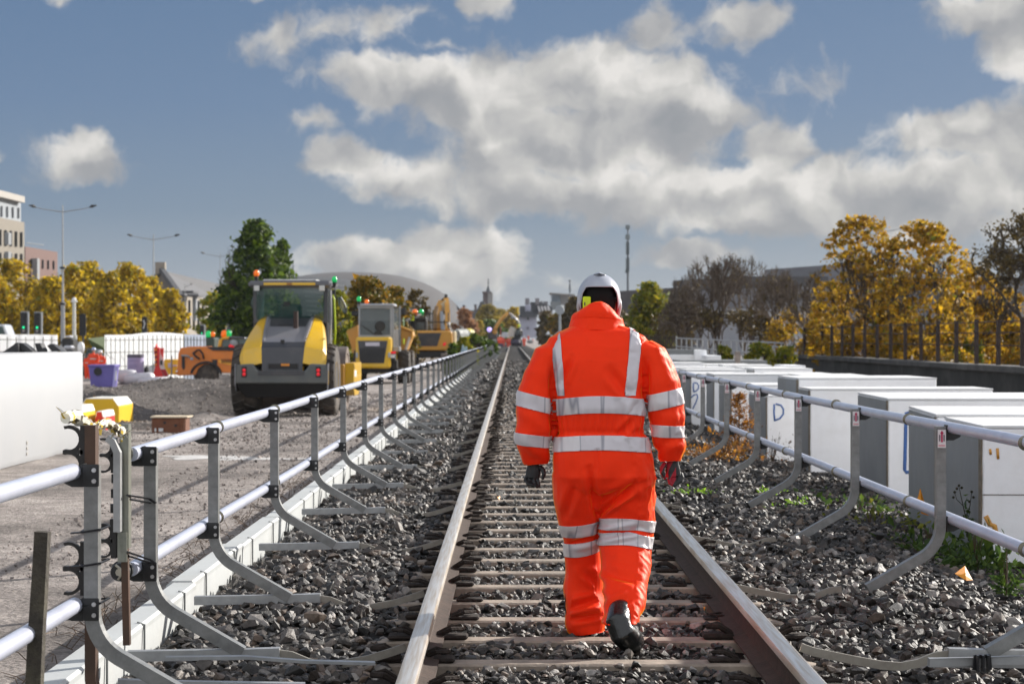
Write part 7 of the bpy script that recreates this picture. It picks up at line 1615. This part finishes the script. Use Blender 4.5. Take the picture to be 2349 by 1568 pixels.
def tlight(lab,u,v0,v1,w_,Z,grp='traffic lights showing green'):
    x=PX(u,Z); t=thing('traffic_light',lab,'traffic light',(x,Z,-.46),0,grp); a=PZ(v1,Z)+.46; b=PZ(v0,Z)+.46; hw=w_/2*Z/F
    mb=MB(); mb.box((-hw,0,a),(hw,.25,b),bev=.04); mb.build('signal_head',BLKP,t); mb=MB(); mb.box((-hw*1.25,.26,a-.05),(hw*1.3,.28,b+.05)); mb.build('backing_board',mat('board_grey',(.35,.37,.38),.5),t)
    for i,mm in enumerate((BLKP,BLKP,GLO)):
        z=b-(b-a)*(.18+.27*i); mb=MB(); mb.lathe([(.001,-.03),(hw*.34,-.03),(hw*.36,0)],(0,0,z),12,'y'); mb.build('lens',mm,t)
    mb=MB(); mb.lathe([(.001,-.03),(hw*.45,-.03),(hw*.45,0)],(0,0,a+(b-a)*.12),12,'y'); mb.build('push_plate',mat('plate_dim',(.25,.22,.22),.5),t); mb=MB(); mb.cyl((hw*1.1,.15,0),(hw*1.1,.15,b),.06,n=8); mb.build('post',MATS['board_grey'],t)
tlight('traffic light showing green, left one of the close pair',54,716,764,15,100); tlight('traffic light showing green, right one of the close pair',85,717,764,15,100); tlight('small traffic light showing green beside the big green tree',463,746,771,9,120)
def banner(lab,u0,u1,v0,v1,Z,pts=None):
    a=W(u0,v1,Z); b=W(u1,v0,Z); t=thing('banner',lab,'banner',(a.x,Z,-.46),0,'black banners'); z0=a.z+.46; z1=b.z+.46; mb=MB(); mb.box((0,0,z0),(b.x-a.x,.06,z1)); mb.build('banner_sheet',mat('banner_black',(.012,.012,.013),.7),t); mb=MB(); mb.cyl(((b.x-a.x)*.5,.12,0),((b.x-a.x)*.5,.12,z1+.05),.05,n=6); mb.build('post',BLKP,t); return t,(b.x-a.x),z0,z1
banner('black banner on a post right of the camera pole',182,197,721,770,98); t,w_,z0,z1=banner('narrower black banner with a pale curl, left of the second lamp',325,337,727,765,120)
mb=MB(); mb.tube([(w_*.35,-.02,z0+.3),(w_*.6,-.02,z0+.6),(w_*.4,-.02,z0+.8)],.03,5); mb.build('pale_mark',WHT,t)
# vehicles and clutter between the posts
def car(lab,u0,u1,v0,v1,Z,body,cat='car',name='parked_car',strip=None):
    a=W(u0,v1,Z); b=W(u1,v0,Z); w_=b.x-a.x; h=b.z+.46; t=thing(name,lab,cat,(a.x,Z,-.46)); zb=max(.2,a.z+.46)
    mb=MB(); mb.prism([(0,zb),(w_,zb),(w_,h*.62),(w_*.92,h*.66),(w_*.78,h*.97),(w_*.22,h),(w_*.06,h*.66),(0,h*.6)],0,1.8,'y'); o=mb.build('body',body,t); md=o.modifiers.new('b','BEVEL'); md.width=.06
    mb=MB(); mb.prism([(w_*.16,h*.68),(w_*.84,h*.68),(w_*.75,h*.92),(w_*.25,h*.93)],-.02,.0,'y'); mb.build('window',GLS,t)
    if strip: mb=MB(); mb.box((w_*.02,-.03,h*.5),(w_*.98,-.005,h*.62)); mb.build('red_stripe',strip,t)
    for x in (.2,.8): mb=MB(); mb.lathe([(.001,-.03),(.3,-.03),(.33,.02),(.33,.2)],(w_*x,0,.33),16,'y'); mb.build('wheel',RUB,t)
car('white and red vehicle top showing above the far left mesh panel',-60,28,741,790,118,mat('car_white',(.5,.52,.55),.3,coat=.5),'vehicle','parked_van',RED)
car('dark car behind the camera pole, its pale bonnet showing',146,172,782,815,90,mat('car_dark',(.05,.05,.055),.3,coat=.5),'car')
car('black vehicle right of the camera pole behind the white wall',192,222,800,840,88,mat('car_black',(.02,.02,.022),.35,coat=.4),'car')
q6=Cv(0,740,7.83)
for (x0,y0,x1,y1,lab) in ((1155,560,1330,630,'pale rounded machine cover right of the black plastic feet'),(1190,375,1300,415,'small pale cover on the dark machine behind the lamp post')):
    a=q6(x0,y1,88);b=q6(x1,y0,88); mb=MB(); mb.box(tuple(a),(b.x,b.y+.6,b.z),bev=.08); tag(mb.build('machine_cover',mat('cover_pale',(.45,.46,.5),.5)),lab,'cover')
a=q6(1130,660,89);b=q6(1340,420,89); mb=MB(); mb.box((a.x,89,-.46),(b.x,90,b.z),bev=.08); tag(mb.build('dark_machine',BLKP),'dark site machine behind the pale covers, left of the camera pole','machine')
mb=MB(); p=q6(1490,600,86); mb.lathe([(.10,-.25),(.16,-.05),(.14,.15),(.06,.25),(.001,.27)],tuple(p),12,'z'); mb.cyl((p.x,p.y,-.46),(p.x,p.y,p.z-.2),.06,n=8); tag(mb.build('bollard_light',WHT,smooth=True),'small pale bollard top right of the camera pole','bollard')
# grass bank
mb=MB(); P=[(1600,430),(1700,480),(1900,590),(1925,640),(1800,640),(1700,600)]; PP=[q6(x,y,92) for x,y in P]; n=len(PP); c=sum(PP,Vector())/n; mb.add(PP+[p+Vector((0,4,.1)) for p in PP],[tuple(range(n)),tuple(range(n,2*n))[::-1]]+[(i,(i+1)%n,n+(i+1)%n,n+i) for i in range(n)]); o=mb.build('grass_bank',mat('grass_green',(.05,.07,.02),.8,var=.2,scale=2)); tag(o,'sloping green tarpaulin covered bank left of the wide mesh panel','turf')
# blue grey sheets by the far barrier and the striped hoops
q7=Cv(1000,640,6.909)
for i,P in enumerate(([(560,1320),(600,1165),(625,1200),(650,1330)],[(625,1330),(640,1200),(672,1200),(680,1330)])):
    mb=MB(); PP=[q7(x,y,84+i*.5) for x,y in P]; n=4; mb.add(PP+[p+Vector((0,.15,0)) for p in PP],[(0,1,2,3),(7,6,5,4)]+[(k,(k+1)%4,4+(k+1)%4,4+k) for k in range(4)]); tag(mb.build('leaning_sheet',mat('sheet_blue_grey',(.30,.42,.50),.5)),['pointed blue grey sheet leaning behind the far barrier','squarer blue grey sheet right of the pointed one'][i],'sheet')
t=thing('pipe_hoops','row of pale and yellow pipe hoops lying beyond the green shrubs','pipe',(0,0,0))
for k in range(7):
    mb=MB(); a=q7(490+k*34,1030,180); b=q7(540+k*34,930,180); cx,rz=(a.x+b.x)/2,(b.z-a.z); mb.tube([(cx-.42*math.cos(s*PI/8),180+k*.2,a.z-.6+(rz+.6)*math.sin(s*PI/8)) for s in range(9)],.16 if k>4 else .11,6); mb.build('hoop',mat('hoop_yellow',(.60,.50,.05),.5) if k>4 else mat('hoop_pale',(.42,.44,.42),.5),t)
# ---------------------------------------------------------------- thin air haze
m=bpy.data.materials.new('air_haze'); m.use_nodes=True; nt=m.node_tree
for n in list(nt.nodes): nt.nodes.remove(n)
v=nt.nodes.new('ShaderNodeVolumePrincipled'); v.inputs['Color'].default_value=(.80,.86,.95,1); v.inputs['Density'].default_value=.00009; v.inputs['Anisotropy'].default_value=.2
ou=nt.nodes.new('ShaderNodeOutputMaterial'); nt.links.new(v.outputs[0],ou.inputs['Volume'])
b=MB(); b.box((-950,-80,-2.8),(950,2600,26)); o=b.build('haze',m); o['kind']='stuff'; o['label']='thin pale air haze over the whole site'
